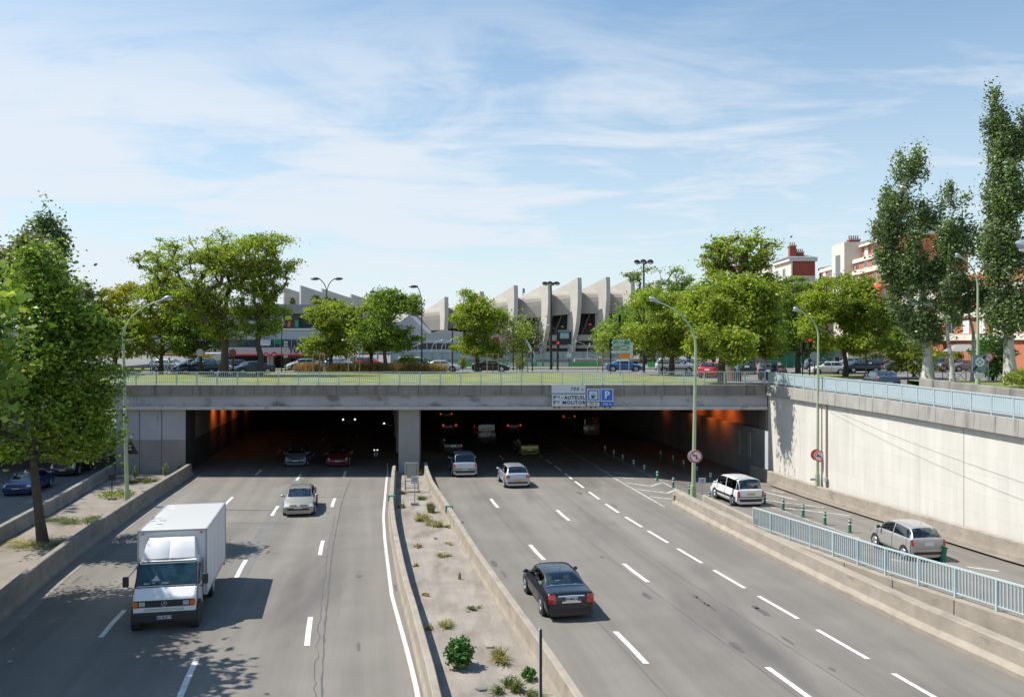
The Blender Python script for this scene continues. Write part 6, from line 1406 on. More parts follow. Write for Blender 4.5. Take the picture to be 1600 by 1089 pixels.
t_ = thing('blue_sign', 'small blue arrow sign with white plates behind the red traffic light', 'road sign', (X(1030,100),100,6.7)); arrow_board(t_, 1023, 1033, 538, 544, 100, m_blue, border=m_blue); arrow_board(t_, 1023, 1036, 545, 554, 100, m_signgrey, tip=False)
q = MB(); q.tube([(X(1032,100),100.1,6.6),(X(1032,100),100.1,Z(538,100))], .05, 6); wpart(q, 'post', m_steel, t_)
# display panel
t_ = thing('display_panel', 'black electronic display panel on a post in front of the stadium', 'display', (X(882,110),110,6.7)); d = 110
q = MB(); q.box(X(871.5,d),X(893,d),d,d+.5,Z(538,d),Z(515.5,d)); f0 = wpart(q, 'housing', m_blk, t_); q = MB(); q.box(X(872,d),X(892.5,d),d-.03,d,Z(518.6,d),Z(516,d)); wpart(q, 'header_band', mat('pale_teal', (.22,.38,.36), .5), f0)
q = MB(); q.box(X(875,d),X(889,d),d-.03,d,Z(529,d),Z(520,d)); wpart(q, 'screen', mat('screen_grey_blue', (.30,.42,.45), .3), f0); q = MB(); q.tube([(X(871,d),d+.3,6.6),(X(871,d),d+.3,Z(515,d))], .10, 8); q.tube([(X(871,d),d+.6,Z(530,d)),(X(893,d),d+.6,Z(530,d))], .08, 6); wpart(q, 'support', m_blk, t_)
for k in range(3): q = MB(); q.box(X(876,d),X(888,d),d-.04,d-.031,Z(522.8+k*2.4,d),Z(522.2+k*2.4,d)); wpart(q, 'text_row', m_refl, f0)
# advertising panels
def billboard(px0, px1, y0, y1, d, label, mface, z=6.7, blobs=()):
    t_ = thing('billboard', label, 'billboard', (X((px0+px1)/2,d),d,z)); q = MB(); q.box(X(px0,d),X(px1,d),d,d+.35,Z(y1,d),Z(y0,d)); f0 = wpart(q, 'frame', m_signgrey, t_)
    i = .18; q = MB(); q.box(X(px0,d)+i,X(px1,d)-i,d-.02,d-.002,Z(y1,d)+i,Z(y0,d)-i); p0 = wpart(q, 'poster', mface, f0); q = MB(); xm = (X(px0,d)+X(px1,d))/2; q.box(xm-.2,xm+.2,d+.1,d+.3,z-.1,Z(y1,d)); wpart(q, 'leg', m_blk, t_)
billboard(1107,1125,520,549,98,'tall pale blue advertising panel among the trees behind the red estate', mat('poster_blue', (.28,.48,.62), .4, var=.5, vs_=.8))
billboard(1296,1322,531,558,98,'advertising panel with a grey frame left of the forked tree', mat('poster_green', (.22,.33,.26), .4, var=.5, vs_=1.1))
# disc sign backs
def discsign(px, py, d, r, label, m, z=6.7, bar=False):
    t_ = thing('round_sign', label, 'road sign', (X(px,d),d,z)); q = MB(); q.tube([(0,0,-.1),(0,0,Z(py,d)-z)], .05, 6); q.build('post', m_blk, t_); q = MB(); q.cyl((0,-.08,Z(py,d)-z), 'y', r, .03, 20); s0 = q.build('disc', m, t_)
    if bar: q = MB(); q.box(-r*.6,r*.6,-.115,-.10,Z(py,d)-z-.08,Z(py,d)-z+.08); q.build('white_bar', m_refl, s0)
discsign(313,551,86.5,.38,'grey round sign back in front of the navy people carrier', m_signgrey); discsign(364,551,87.2,.36,'reddish round sign on the brown pole right of the straight trunk', mat('faded_red', (.35,.12,.10), .6))
discsign(1273,557,80,.45,'large grey round sign back below the red traffic light', m_signgrey); discsign(428.5,554,98,.30,'round red no entry sign with white bar by the petrol station', m_red, bar=True); discsign(416,554,100,.26,'round red no entry sign left of the brighter one by the petrol station', m_red, bar=True)
discsign(541,556,112,.30,'round red no entry sign behind the staked sapling', m_red, bar=True); discsign(889,555,120,.35,'round white sign on a post beyond the display panel', m_refl)
# white finger posts and green street plates
t_ = thing('finger_post', 'post stacked with white direction arrows beside the petrol station sign', 'road sign', (X(446,99),99,6.7)); q = MB(); q.tube([(0,0,0),(0,0,Z(531,99)-6.7)], .05, 6); q.build('post', m_blk, t_)
for k, y in enumerate((535,539.5,544,548.5,552.5,557)): arrow_board(t_, 442.5, 449.5, y-1.8, y+1.8, 98.9, m_refl)
t_ = thing('pharmacy_sign', 'green plate on the thin pole above the petrol station forecourt', 'sign', (X(434,99),99,Z(534,99))); q = MB(); q.box(-.35,.35,-.05,.05,-.25,.25); q.build('plate', mat('bright_green', (.02,.42,.16), .5), t_); q = MB(); q.bar((.3,0,0),(.5,0,0), .05,.05); q.build('bracket', m_blk, t_)
t_ = thing('bus_sign', 'white and red twin signs behind the orange grasses', 'sign', (X(567,116),116,6.7)); 
for p, m in ((-.35,m_refl),(.35,m_red)): q = MB(); q.box(p-.28,p+.28,-.04,.04,2.2,3.2); q.build('plate', m, t_)
q = MB(); q.tube([(0,0.08,0),(0,0.08,3.2)], .05, 6); q.build('post', m_blk, t_)
# parking sign on the bank
t_ = thing('parking_sign', 'grey square sign with white crossed disc and black diagonal stripe on the bank lamp post', 'road sign', (X(1530,59.6),59.6,8.6)); s = .48
q = MB(); q.box(-s,s,-.03,.03,-.62,.56); s0 = q.build('sign_plate', mat('slate_grey_sign', (.22,.27,.30), .5), t_)
q = MB(); q.bar((-s+.06,-.036,-.50),(s-.06,-.036,.50), .008,.15); q.build('black_stripe', m_txt, s0); q = MB(); q.cyl((.02,-.045,.08), 'y', .32, .012, 24); q.build('white_disc', m_refl, s0)
for a0 in (0,PI/2,PI,3*PI/2):
    q = MB(); q.add([(.02+.07*math.cos(a0),-.056,.08+.07*math.sin(a0)),(.02+.21*math.cos(a0-.5),-.056,.08+.21*math.sin(a0-.5)),(.02+.21*math.cos(a0+.5),-.056,.08+.21*math.sin(a0+.5))], [(0,1,2)]); q.build('black_wedge', m_txt, s0)
q = MB(); q.box(-.10,.10,-.04,-.032,-.55,-.50); q.build('mark', m_txt, s0); q = MB(); q.box(-.32,.30,-.03,.03,-1.05,-.68); q.build('lower_plate', m_refl, t_)
t_ = thing('round_sign', 'round red and white prohibition sign right of the grey parking sign', 'road sign', (X(1544,64),64,7.1)); q = MB(); q.tube([(0,0,0),(0,0,1.9)], .04, 6); q.build('post', m_steel, t_); round_sign(t_, 0, -.06, 1.85, .34, None)
t_ = thing('green_sign', 'small green slatted sign behind the bank lamp post', 'sign', (X(1537,75),75,7.0))
for k in range(4): q = MB(); q.box(-.35 if k < 3 else .1,.35,-.03,.03,2.25+.26*k-.6,2.45+.26*k-.6); q.build('slat', mat('bright_green', (.02,.42,.16), .5), t_)
q = MB(); q.tube([(.2,.05,0),(.2,.05,2.7)], .05, 6); q.build('post', m_blk, t_)
t_ = thing('litter_bin', 'green plastic bin right of the thick poplar trunk', 'bin', (X(1455.5,92),92,6.7)); q = MB(); q.tube([(0,0,0),(0,0,1.0)], [.28,.34], 10); q.build('body', m_bin, t_); q = MB(); q.tube([(0,0,1.0),(0,0,1.1)], [.37,.30], 10); q.build('lid', m_bin, t_)
# dark crossed pavement railings
t_ = thing('pavement_railing', 'low black railing with crossed bars behind the poplars', 'railing', (X(1490,74),74,6.7)); d = 74
for k in range(13):
    x0 = X(1400,d)+k*1.0; q = MB(); q.bar((x0,d,6.7),(x0,d,7.75), .05,.05); wpart(q, 'post', m_blk, t_)
    if k < 12 and k % 3: q = MB(); q.bar((x0,d,6.8),(x0+1,d,7.7), .03,.03); q.bar((x0+1,d,6.8),(x0,d,7.7), .03,.03); q.bar((x0,d,7.7),(x0+1,d,7.7), .03,.03); wpart(q, 'cross_bars', m_blk, t_)
# staked saplings
def staked(px, d, label, top=545, crown=None, seed=1):
    t_ = thing('staked_sapling', label, 'tree', (X(px,d),d,6.75)); 
    for sx, sy in ((-.6,0),(.6,0),(0,.6)): q = MB(); q.tube([(sx,sy,0),(sx,sy,2.2)], .05, 6); q.build('stake', mat('stake_wood', (.36,.29,.2), .8), t_)
    for z_ in (2.1,1.4): q = MB(); q.bar((-.6,0,z_),(.6,0,z_), .03,.07); q.build('crossbar', mat('stake_wood', (.36,.29,.2), .8), t_)
    zt = Z(top,d)-6.75; q = MB(); q.tube([(0,.15,0),(.03,.15,zt*.6),(0,.15,zt)], [.06,.045,.02], 6); q.build('trunk', m_bark, t_)
    if crown:
        rng = np.random.default_rng(seed); n = crown[2]; P = rng.normal(size=(n,3))*np.array([crown[0],crown[0],crown[1]])*.5+np.array([0,.15,zt-.3]); V, Fq = leaves(P, .24, rng, .5); o = bpy.data.objects.new('crown', np_mesh('crown', V, Fq, lm_loc)); sc.collection.objects.link(o); o.parent = t_
staked(498, 92, 'bare young tree tied between dark stakes by the orange grasses', 556)
staked(553, 93, 'young tree tied between wooden stakes with thin dry crown', 520, (1.0,2.4,420), 5)
staked(770, 93, 'sapling tied between stakes right of the stadium tree', 560)
staked(816, 97, 'young green tree tied between stakes in front of the left fins', 525, (1.2,2.2,520), 6)
staked(942, 99, 'young tree with an orange-green crown between stakes, left of the direction signs', 530, (1.0,1.8,420), 7)
t_ = thing('vending_kiosk', 'small red and white panel on a post behind the stadium tree', 'sign', (X(770,106),106,6.7)); q = MB(); q.box(-.5,.0,-.04,.04,2.6,4.1); q.build('white_panel', m_refl, t_); q = MB(); q.box(0,.75,-.04,.04,2.6,4.1); q.build('red_panel', m_red, t_); q = MB(); q.tube([(0,.05,0),(0,.05,2.6)], .06, 6); q.build('post', m_blk, t_)
# ================================================================= BUILDINGS
m_stad = mat('stadium_concrete', (.50,.47,.41), .85, var=.07, vs_=.12, streak=((.02,.02,.55), .06, 0), dirt_or_reflection=((.33,.31,.27), (.12,.12,.05), .56, .78, .5))
m_stadd = mat('shaded_stadium_shell', (.36,.33,.285), .85, var=.07, vs_=.2)  # darker than the fins: shade on the bays put into the colour
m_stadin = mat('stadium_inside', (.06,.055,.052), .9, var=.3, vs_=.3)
m_alum = mat('cladding_blue_grey', (.40,.45,.50), .5, var=.05, vs_=.3)
m_glassb = mat('window_glass', (.05,.065,.075), .12, coat=.6)
m_brick = mat('red_brick', (.34,.085,.05), .9, var=.10, vs_=.6, fine=.08)
m_brickl = mat('orange_brick', (.48,.17,.085), .9, var=.10, vs_=.6, fine=.08)
m_cream = mat('cream_render', (.68,.64,.54), .85, var=.05, vs_=.6)
m_slate = mat('slate_roof', (.22,.24,.27), .7, var=.1)
ST = thing('stadium', 'large concrete football stadium with tall curved fins on the skyline', 'stadium', (0,400,6.7))
def fin(px, py, d, inx, iny, side=1, low=548):
    """curved blade: tip (outer, nearest) at px,py; runs inward by (inx, iny) metres"""
    tip = Vector((X(px,d), d, Z(py,d))); zt = tip.z; L = math.hypot(inx, iny); ux = Vector((inx/L, iny/L, 0)); nrm = Vector((-ux.y, ux.x, 0))
    # outline in (s inward, z)
    o_ = [(0,zt),(-.3,zt-4),(-.3,zt-9),(.3,zt-13),(1.3,zt-18),(2.8,zt-22),(4.8,zt-25.5),(6.0,6.7),(12,6.7),(11,zt-24),(10,zt-18),(10,zt-12),(13,zt-9.4),(32,zt-9),(32,zt-4.9),(12,zt-2.1)]
    q = MB(); n = len(o_); b = Vector((tip.x, tip.y, 0)); w2 = .9
    vv = [b+ux*s_+nrm*sg*w2+Vector((0,0,z)) for sg in (-1,1) for s_, z in o_]; ff = [tuple(range(n)), tuple(range(2*n-1, n-1, -1))]+[(i,(i+1)%n,n+(i+1)%n,n+i) for i in range(n)]
    q.add(vv, ff); wpart(q, 'fin', m_stad, ST); return tip, ux
FR_ = [(640,470,398),(697.5,464,388),(753,455.5,378),(806,446,369),(859,440,362),(905.5,434,356),(950,433,352),(988.5,433.5,350),(1030,438,352)]
tips = []
for i, (px, py, d) in enumerate(FR_): k = i/7; tips.append(fin(px, py, d, -7.0, 18.5))
def bay(A, B):
    (ta, ua), (tb, ub) = A, B; prof = [(32,-6.6),(20,-5.2),(11,-4.9),(8.5,-5.4),(6.9,-6.4),(6.2,-7.8),(6.0,-9.6),(6.0,-14.6)]
    def at(t_, u_, s_, dz): return Vector((t_.x,t_.y,0))+u_*s_+Vector((0,0,t_.z+dz))
    q = MB(); n = len(prof); q.add([at(ta,ua,*p) for p in prof]+[at(tb,ub,*p) for p in prof], [(i,i+1,n+i+1,n+i) for i in range(n-1)]); q.add([at(ta,ua,6.0,-14.6),at(ta,ua,16,-14.4),at(tb,ub,16,-14.4),at(tb,ub,6.0,-14.6)], [(0,1,2,3)])
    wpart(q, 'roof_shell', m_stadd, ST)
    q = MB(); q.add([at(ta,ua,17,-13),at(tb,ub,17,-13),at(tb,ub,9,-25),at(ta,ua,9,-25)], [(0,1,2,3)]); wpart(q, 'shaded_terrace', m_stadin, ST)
    for f in (.3,.62):
        q = MB(); a_ = at(ta,ua,12,-14).lerp(at(tb,ub,12,-14), f+.22); b_2 = at(ta,ua,9.5,-24).lerp(at(tb,ub,9.5,-24), f-.22); q.bar(a_, b_2, .5,.7); wpart(q, 'diagonal_strut', mat('strut_grey', (.14,.13,.125), .9), ST)
    def za(t_): return t_.z
    q = MB()
    for (s0, z1, z0) in ((6.6,13.9,11.4),(7.6,9.6,8.2)):
        a0 = Vector((ta.x,ta.y,0))+ua*s0; b0 = Vector((tb.x,tb.y,0))+ub*s0; q.add([a0+Vector((0,0,z0)),b0+Vector((0,0,z0)),b0+Vector((0,0,z1)),a0+Vector((0,0,z1))], [(0,1,2,3)]); q.add([a0+Vector((0,0,z1)),b0+Vector((0,0,z1)),b0+ub*4+Vector((0,0,z1)),a0+ua*4+Vector((0,0,z1))], [(0,1,2,3)])
    wpart(q, 'parapet_band', m_stadd, ST)
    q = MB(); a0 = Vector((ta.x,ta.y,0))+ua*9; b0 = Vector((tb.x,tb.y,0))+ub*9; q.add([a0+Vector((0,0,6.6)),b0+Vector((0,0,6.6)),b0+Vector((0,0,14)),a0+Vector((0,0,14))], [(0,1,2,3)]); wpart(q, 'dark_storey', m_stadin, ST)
for A, B in zip(tips[:-1], tips[1:]): bay(A, B)
q = MB(); q.box(X(922,358),X(926,358),364,364.4,Z(507.5,364),Z(506.2,364)); wpart(q, 'red_sign', m_redlamp, ST)
for (px, py, d) in ((443,449,415),(469,446,398),(502.5,451,420),(548,459.5,466)):     # left group, seen from the other side
    tip = Vector((X(px,d),d,Z(py,d))); b = Vector((tip.x,tip.y,0)); ux = Vector((.80,.60,0)); nrm = Vector((-.6,.8,0)); zt = tip.z
    o_ = [(0,zt),(12,zt-3.3),(24,zt-5.8),(36,zt-7.4),(36,zt-14),(3,zt-26),(0,zt-26)]; n = len(o_); q = MB()
    vv = [b+ux*s_+nrm*sg*.8+Vector((0,0,z)) for sg in (-1,1) for s_, z in o_]; q.add(vv, [tuple(range(n)), tuple(range(2*n-1, n-1, -1))]+[(i,(i+1)%n,n+(i+1)%n,n+i) for i in range(n)]); wpart(q, 'fin', m_stad, ST)
q = MB(); q.box(X(560,470),X(700,470),470,474,6.7,Z(487,470)); q.box(X(420,440),X(560,440),452,456,6.7,Z(480,440)); wpart(q, 'rear_shell', m_stadd, ST)
# flag on the roof
q = MB(); q.tube([(X(817,395),395,Z(470,395)),(X(817,395),395,Z(450,395))], .25, 5); wpart(q, 'flag_pole', m_signgrey, ST); q = MB(); q.box(X(817,395),X(820,395),395,395.2,Z(458,395),Z(451,395)); wpart(q, 'flag', m_blue, ST)
# annex of sloping grey blocks, left of the stadium
AN = thing('annex_building', 'low grey building with sloping roofs at the left foot of the stadium', 'building', (X(680,270),270,6.7)); d = 270
def face(pts, d, th, nm, m, par): q = MB(); q.prism([(X(a,d),Z(b,d)) for a, b in pts], 'y', d, d+th); return wpart(q, nm, m, par)
face([(600,520),(622,505),(640,492),(668,520),(700,527),(720,540),(720,566),(600,566)], 290, 20, 'sloping_block', mat('annex_grey', (.36,.36,.37), .8, var=.08, vs_=.1), AN)
face([(660,524),(690,515),(735,520),(735,560),(660,560)], 278, 10, 'pale_block', m_stad, AN)
face([(560,530),(735,530),(735,536),(560,536)], 268, 3, 'roof_band', m_alum, AN); w_ = face([(560,536),(735,536),(735,546),(560,546)], 269, 2, 'glazed_band', m_glassb, AN)
face([(560,546),(735,546),(735,552),(560,552)], 268, 3, 'lower_band', m_alum, AN); face([(560,552),(735,552),(735,566),(560,566)], 270, 2, 'ground_storey', m_glassb, AN)
for k in range(12): p = 565+k*14.5; face([(p,536),(p+1.2,536),(p+1.2,546),(p,546)], 268.5, .4, 'mullion', m_alum, AN)
# hoardings, glass parapets and underpass wall before the stadium
HB = thing('site_hoarding', 'long white and green site hoarding across the plaza in front of the stadium', 'hoarding', (X(800,125),125,6.7)); random.seed(9); p = 612.0
while p < 965:
    w_ = random.choice((5,6,7,9)); g = random.random() < .42; q = MB(); q.box(X(p,125)+.02,X(p+w_,125)-.02,125,125.12,6.6,Z(566 if p > 700 else 567,125)); wpart(q, 'panel', mat('hoarding_green', (.10,.42,.12), .6) if g else mat('hoarding_white', (.50,.55,.53), .6), HB); p += w_
q = MB(); q.box(X(612,125),X(965,125),124.97,125.0,Z(566.3,125),Z(565.6,125)); wpart(q, 'top_rail', m_steel, HB)
GP = thing('glass_parapet', 'long pale glass parapet of the ramp below the stadium', 'parapet', (X(760,150),150,6.7)); q = MB(); q.box(X(610,150),X(990,150),150,150.1,Z(562,150),Z(550,150)); wpart(q, 'glass_panels', mat('pale_glass_panel', (.36,.46,.46), .25, coat=.5), GP)
q = MB(); q.box(X(610,150),X(990,150),149.9,150.2,Z(550.5,150),Z(549.4,150)); wpart(q, 'top_rail', m_steel, GP); q = MB(); q.box(X(610,150),X(1030,150),150.2,152,6.5,Z(562,150)); wpart(q, 'base_wall', m_cop, GP)
for k in range(24): q = MB(); x = X(612,150)+k*1.75; q.box(x-.04,x+.04,149.85,149.95,Z(562,150),Z(549.6,150)); wpart(q, 'post', m_steel, GP)
LW = thing('low_wall', 'low pale concrete wall with dark openings beyond the blue coupe', 'wall', (X(960,128),128,6.7)); q = MB()
for a_, b_2 in ((898,902),(921,924),(931,934),(942,946),(966,972)): q.box(X(a_,128),X(b_2,128),128,129,6.6,Z(565,128))
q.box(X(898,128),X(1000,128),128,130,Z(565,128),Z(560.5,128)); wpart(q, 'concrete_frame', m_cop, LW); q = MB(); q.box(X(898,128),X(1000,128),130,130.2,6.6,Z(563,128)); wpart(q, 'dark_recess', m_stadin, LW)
GH = thing('green_hoarding', 'short bright green hoarding right of the floodlight mast', 'hoarding', (X(1022,118),118,6.7)); q = MB(); q.box(X(1012,118),X(1029,118),118,118.1,6.6,Z(566,118)); wpart(q, 'panel', mat('hoarding_green', (.10,.42,.12), .6), GH)
q = MB(); q.box(X(1009,118),X(1040,118),117.6,119,6.6,Z(574,118)); wpart(q, 'kerb_block', m_cop, GH)
CR = thing('barrier_arm', 'raised white barrier arm right of the stadium tree', 'barrier', (X(834,130),130,6.7)); q = MB(); q.bar((X(834,130),130,Z(553,130)),(X(821,130),130,Z(530,130)), .3,.35); wpart(q, 'arm', m_white, CR); q = MB(); q.box(X(833,130),X(837,130),129.7,130.3,6.6,Z(552,130)); wpart(q, 'housing', m_signgrey, CR)
BG2 = thing('bushes_mass', 'greyish shrubbery at the left foot of the stadium fins', 'shrub', (X(815,140),140,6.7)); rng = np.random.default_rng(77); P = rng.normal(size=(5200,3))*np.array([1.8,1.0,1.5])+np.array([0,0,4.2]); V, Fq = leaves(P, .3, rng, .6); o = bpy.data.objects.new('foliage', np_mesh('foliage', V, Fq, lm_olive)); sc.collection.objects.link(o); o.parent = BG2
q = MB(); q.tube([(0,0,0),(0,0,4)], [.15,.08], 6); q.build('trunk', m_bark, BG2)

# petrol station and showroom, left
PB_ = thing('commercial_building', 'blue-grey commercial building with posters above a red-striped petrol station', 'building', (X(440,118),118,6.7)); d = 118
def blk(par, nm, x0, x1, y0, y1, d0, dep, m): q = MB(); q.box(X(x0,118),X(x1,118),d0,d0+dep,Z(y1,118),Z(y0,118)); return wpart(q, nm, m, par)
blk(PB_, 'upper_wall', 290, 506, 488, 544, 119, 22, m_alum)
q = MB(); q.prism([(X(280,118),Z(490,118)),(X(500,118),Z(490,118)),(X(506,118),Z(488,118)),(X(500,118),Z(476,118)),(X(438,118),Z(475,118)),(X(280,118),Z(480,118))], 'y', 118.4, 141); wpart(q, 'roof_slab', mat('grey_roof_edge', (.33,.33,.33), .8), PB_)
blk(PB_, 'window_band', 400, 506, 491, 513, 118.85, .3, m_glassb); blk(PB_, 'sill_band', 330, 506, 513, 515, 118.6, .5, m_white); blk(PB_, 'dark_window_band', 330, 506, 531, 542, 118.8, .3, m_glassb)
blk(PB_, 'fascia', 270, 508, 543, 554, 116.5, 3, mat('pale_fascia', (.55,.57,.60), .6)); blk(PB_, 'red_stripe', 260, 508, 553.6, 555.8, 116.2, 3.4, m_red)
for a_, b_2, m in ((290,400,mat('shop_dark', (.03,.028,.028), .5)),(405,436,mat('shop_dark', (.03,.028,.028), .5)),(436,470,mat('beige_wall', (.33,.30,.27), .8)),(470,508,mat('beige_wall', (.33,.30,.27), .8))): blk(PB_, 'ground_floor', a_, b_2, 556, 578, 120, .5, m)
for p in (296,337,419,424): blk(PB_, 'column', p, p+4, 556, 578, 117.5, .5, m_white)
blk(PB_, 'garage_door', 449, 458, 559, 575, 119.9, .1, m_stadin)
for k in range(5): blk(PB_, 'small_window', 452+k*3.6+(8 if k > 1 else 0), 454.4+k*3.6+(8 if k > 1 else 0), 558.6, 560, 119.85, .1, m_white)
for k in range(11): blk(PB_, 'mullion', 408+k*9, 408.6+k*9, 531, 542, 118.7, .12, m_alum)
p1 = blk(PB_, 'poster', 442.5, 466, 491.5, 511.5, 118.5, .25, mat('poster_brown', (.07,.055,.05), .5)); 
def pd(par, pts, m, nm): q = MB(); q.prism([(X(a,118),Z(b,118)) for a, b in pts], 'y', 118.44, 118.49); return wpart(q, nm, m, par)
pd(p1, [(443.5,493.5),(453,493),(455,499),(444,500)], mat('poster_yellow', (.55,.55,.05), .5), 'yellow_shape'); pd(p1, [(449.5,501),(453,502),(451.5,511),(447.5,510)], mat('poster_orange', (.70,.20,.05), .5), 'orange_shape'); pd(p1, [(459.5,500),(465,500),(465,511),(460,511)], mat('poster_green2', (.02,.35,.20), .5), 'green_shape')
p1 = blk(PB_, 'poster', 421, 441, 491.5, 514, 118.5, .25, mat('poster_pale', (.25,.36,.45), .4)); q = MB(); q.tube([(X(436,118)+.45*math.cos(2*PI*i/16),118.45,Z(502,118)+.75*math.sin(2*PI*i/16)) for i in range(17)], .17, 6, cap=False); wpart(q, 'ring_shape', m_white, p1)
q = text_mb('TOTAL', 1.0, M=faceM(X(469.5,116.4), 116.44, Z(548,116.4)), bold=.03); wpart(q, 'lettering', m_txt, PB_)
blk(PB_, 'canopy_sign', 403, 424, 531, 540, 116.9, .8, m_signlight)
# planted roof above
for (px, hw, hh, lb) in ((457,4,10,'small conifer on the commercial roof, left'),(493,8,15,'pointed conifer on the commercial roof between the fins'),(510,9,12,'rounded bush on the commercial roof by the double lamp'),(523,4,10,'slim bush at the right end of the commercial roof')):
    shrub('roof_shrub', lb, (X(px,123),123,Z(477,123)), hw*123/F, hh*123/F, 900, .22, lm_olive, px)

# ---- red brick apartment blocks, right
def gable_windows(): pass
def window_on(par, origin, ux, w_, h_, kind='window', shut=False):
    """window on a wall: origin = lower left corner, ux = direction along the wall; outward normal = ux x z turned towards the viewer"""
    o_ = Vector(origin); u_ = Vector(ux).normalized(); n_ = Vector((u_.y, -u_.x, 0)); up_ = Vector((0,0,1))
    def slab(a0, a1, b0, b1, c0, c1, nm, m, p): q = MB(); vv = [o_+u_*a+up_*b+n_*c for c in (c0,c1) for a, b in ((a0,b0),(a1,b0),(a1,b1),(a0,b1))]; q.add(vv, [(3,2,1,0),(4,5,6,7),(0,1,5,4),(1,2,6,5),(2,3,7,6),(3,0,4,7)]); return wpart(q, nm, m, p)
    fr = slab(0, w_, 0, h_, .0, .06, 'window', m_white, par); slab(.1, w_/2-.05, .1, h_-.1, .065, .08, 'pane', m_white if shut else m_glassb, fr); slab(w_/2+.05, w_-.1, .1, h_-.1, .065, .08, 'pane', m_white if shut else m_glassb, fr)
def wallbox(par, p0, p1, z0, z1, th, m, nm):      # wall slab from p0 to p1 (viewer on the right-hand side of p0->p1), thickness th away from the viewer
    a, b = Vector((*p0,0)), Vector((*p1,0)); u_ = (b-a).normalized(); n_ = Vector((u_.y,-u_.x,0)); q = MB(); vv = []
    for z in (z0, z1): vv += [a+Vector((0,0,z)), b+Vector((0,0,z)), b-n_*th+Vector((0,0,z)), a-n_*th+Vector((0,0,z))]
    q.add(vv, [(0,3,2,1),(4,5,6,7),(0,1,5,4),(1,2,6,5),(2,3,7,6),(3,0,4,7)]); return wpart(q, nm, m, par)
AP = thing('apartment_block', 'long red brick and cream apartment block behind the poplars', 'building', (60,130,6.7))
# long facade runs from the far corner (172 m) to past the right edge (90 m); it faces left towards the sun
C0, C1 = (61.5,172.0), (57.0,88.0); u_ = Vector((C1[0]-C0[0], C1[1]-C0[1], 0)); LN = u_.length; u_.normalize(); nv_ = Vector((u_.y,-u_.x,0))
def fp(s_, o=0): v = Vector((*C0,0))+u_*s_+nv_*o; return (v.x, v.y)
SPL = 38.0; wallbox(AP, fp(0), fp(SPL), 6.6, 24.1, 11, m_brickl, 'facade_wall'); wallbox(AP, fp(SPL), fp(LN), 6.6, 18.6, 11, m_brickl, 'lower_wing_wall'); wallbox(AP, fp(8,-1.5), fp(SPL-1,-1.5), 24.1, 27.0, 8, m_brickl, 'attic_wall'); wallbox(AP, fp(7,-.9), fp(SPL,-.9), 27.0, 27.4, 9.5, m_cream, 'cornice'); wallbox(AP, fp(9,-2), fp(SPL-2,-2), 27.4, 28.2, 6, m_slate, 'roof')
fl = [10.4,13.3,16.2,19.1,22.0]
for k, z in enumerate(fl): wallbox(AP, fp(-.2,.35), fp(LN if z < 19 else SPL,.35), z, z+.75, .9, m_cream, 'balcony_band')
wallbox(AP, fp(-.2,.25), fp(SPL,.25), 24.1, 24.8, .9, m_cream, 'balcony_band')
wallbox(AP, fp(12,1.6), fp(19,1.6), 6.6, 28.0, 3.2, m_cream, 'stair_tower'); wallbox(AP, fp(44,1.3), fp(50,1.3), 6.6, 19.3, 3, m_cream, 'bay_tower'); wallbox(AP, fp(SPL,-.3), fp(LN,-.3), 18.6, 19.2, 10, m_cream, 'wing_cornice')
q = MB(); a_ = Vector((*fp(14.2,1.63),0)); b_2 = Vector((*fp(16.8,1.63),0)); q.add([a_+Vector((0,0,21.4)),b_2+Vector((0,0,21.4)),b_2+Vector((0,0,26)),a_+Vector((0,0,26))], [(0,1,2,3)]); wpart(q, 'stair_window', m_glassb, AP)
random.seed(4)
for k, z in enumerate([7.2]+[f+.85 for f in fl]+[25.0]):
    s_ = 1.5
    while s_ < LN-3:
        if not (10.5 < s_ < 19.5 or 42.5 < s_ < 50.5) and (z > 8 ) and not (z > 24.6 and s_ < 9) and not (z > 17 and s_ > SPL-2.5):
            v = fp(s_, .02 if z < 24.6 else -1.48); window_on(AP, (v[0],v[1],z+.0), u_, 1.7, 1.75, shut=random.random() < .3)
        s_ += 3.3 if (int(s_) % 2) else 4.1
m_awn = mat('red_awning', (.75,.04,.025), .7)
for (s_, z, w2) in ((31.5,18.3,4),(40,14.6,5),(29,15.4,4.5),(33.5,12.5,4.5),(25,18.3,3)):
    a_ = Vector((*fp(s_,.3),z+1.6)); b_2 = Vector((*fp(s_+w2,.3),z+1.6)); c_ = Vector((*fp(s_+w2,1.7),z+.6)); d_ = Vector((*fp(s_,1.7),z+.6)); q = MB(); q.add([a_,b_2,c_,d_,d_-Vector((0,0,.25)),c_-Vector((0,0,.25))], [(0,1,2,3),(3,2,5,4)]); wpart(q, 'red_awning', m_awn, AP)
def chimney(par, x, y, z0, w_, dp, h, n=5):
    q = MB(); q.box(x-w_/2,x+w_/2,y-dp/2,y+dp/2,z0,z0+h); c_ = wpart(q, 'chimney', m_brick, par); q = MB(); q.box(x-w_/2-.12,x+w_/2+.12,y-dp/2-.12,y+dp/2+.12,z0+h,z0+h+.25); wpart(q, 'chimney_cap', m_cop, c_)
    for k in range(n): q = MB(); xx = x-w_/2+w_*(k+.5)/n; q.tube([(xx,y,z0+h+.2),(xx,y,z0+h+.95)], .13, 6); wpart(q, 'chimney_pot', mat('terracotta', (.40,.17,.10), .8), c_)
v = fp(10,-3); chimney(AP, v[0], v[1], 27.4, 2.0, 1.3, 1.9); v = fp(24,-3); chimney(AP, v[0], v[1], 28, 2.2, 1.2, 1.9, 6)
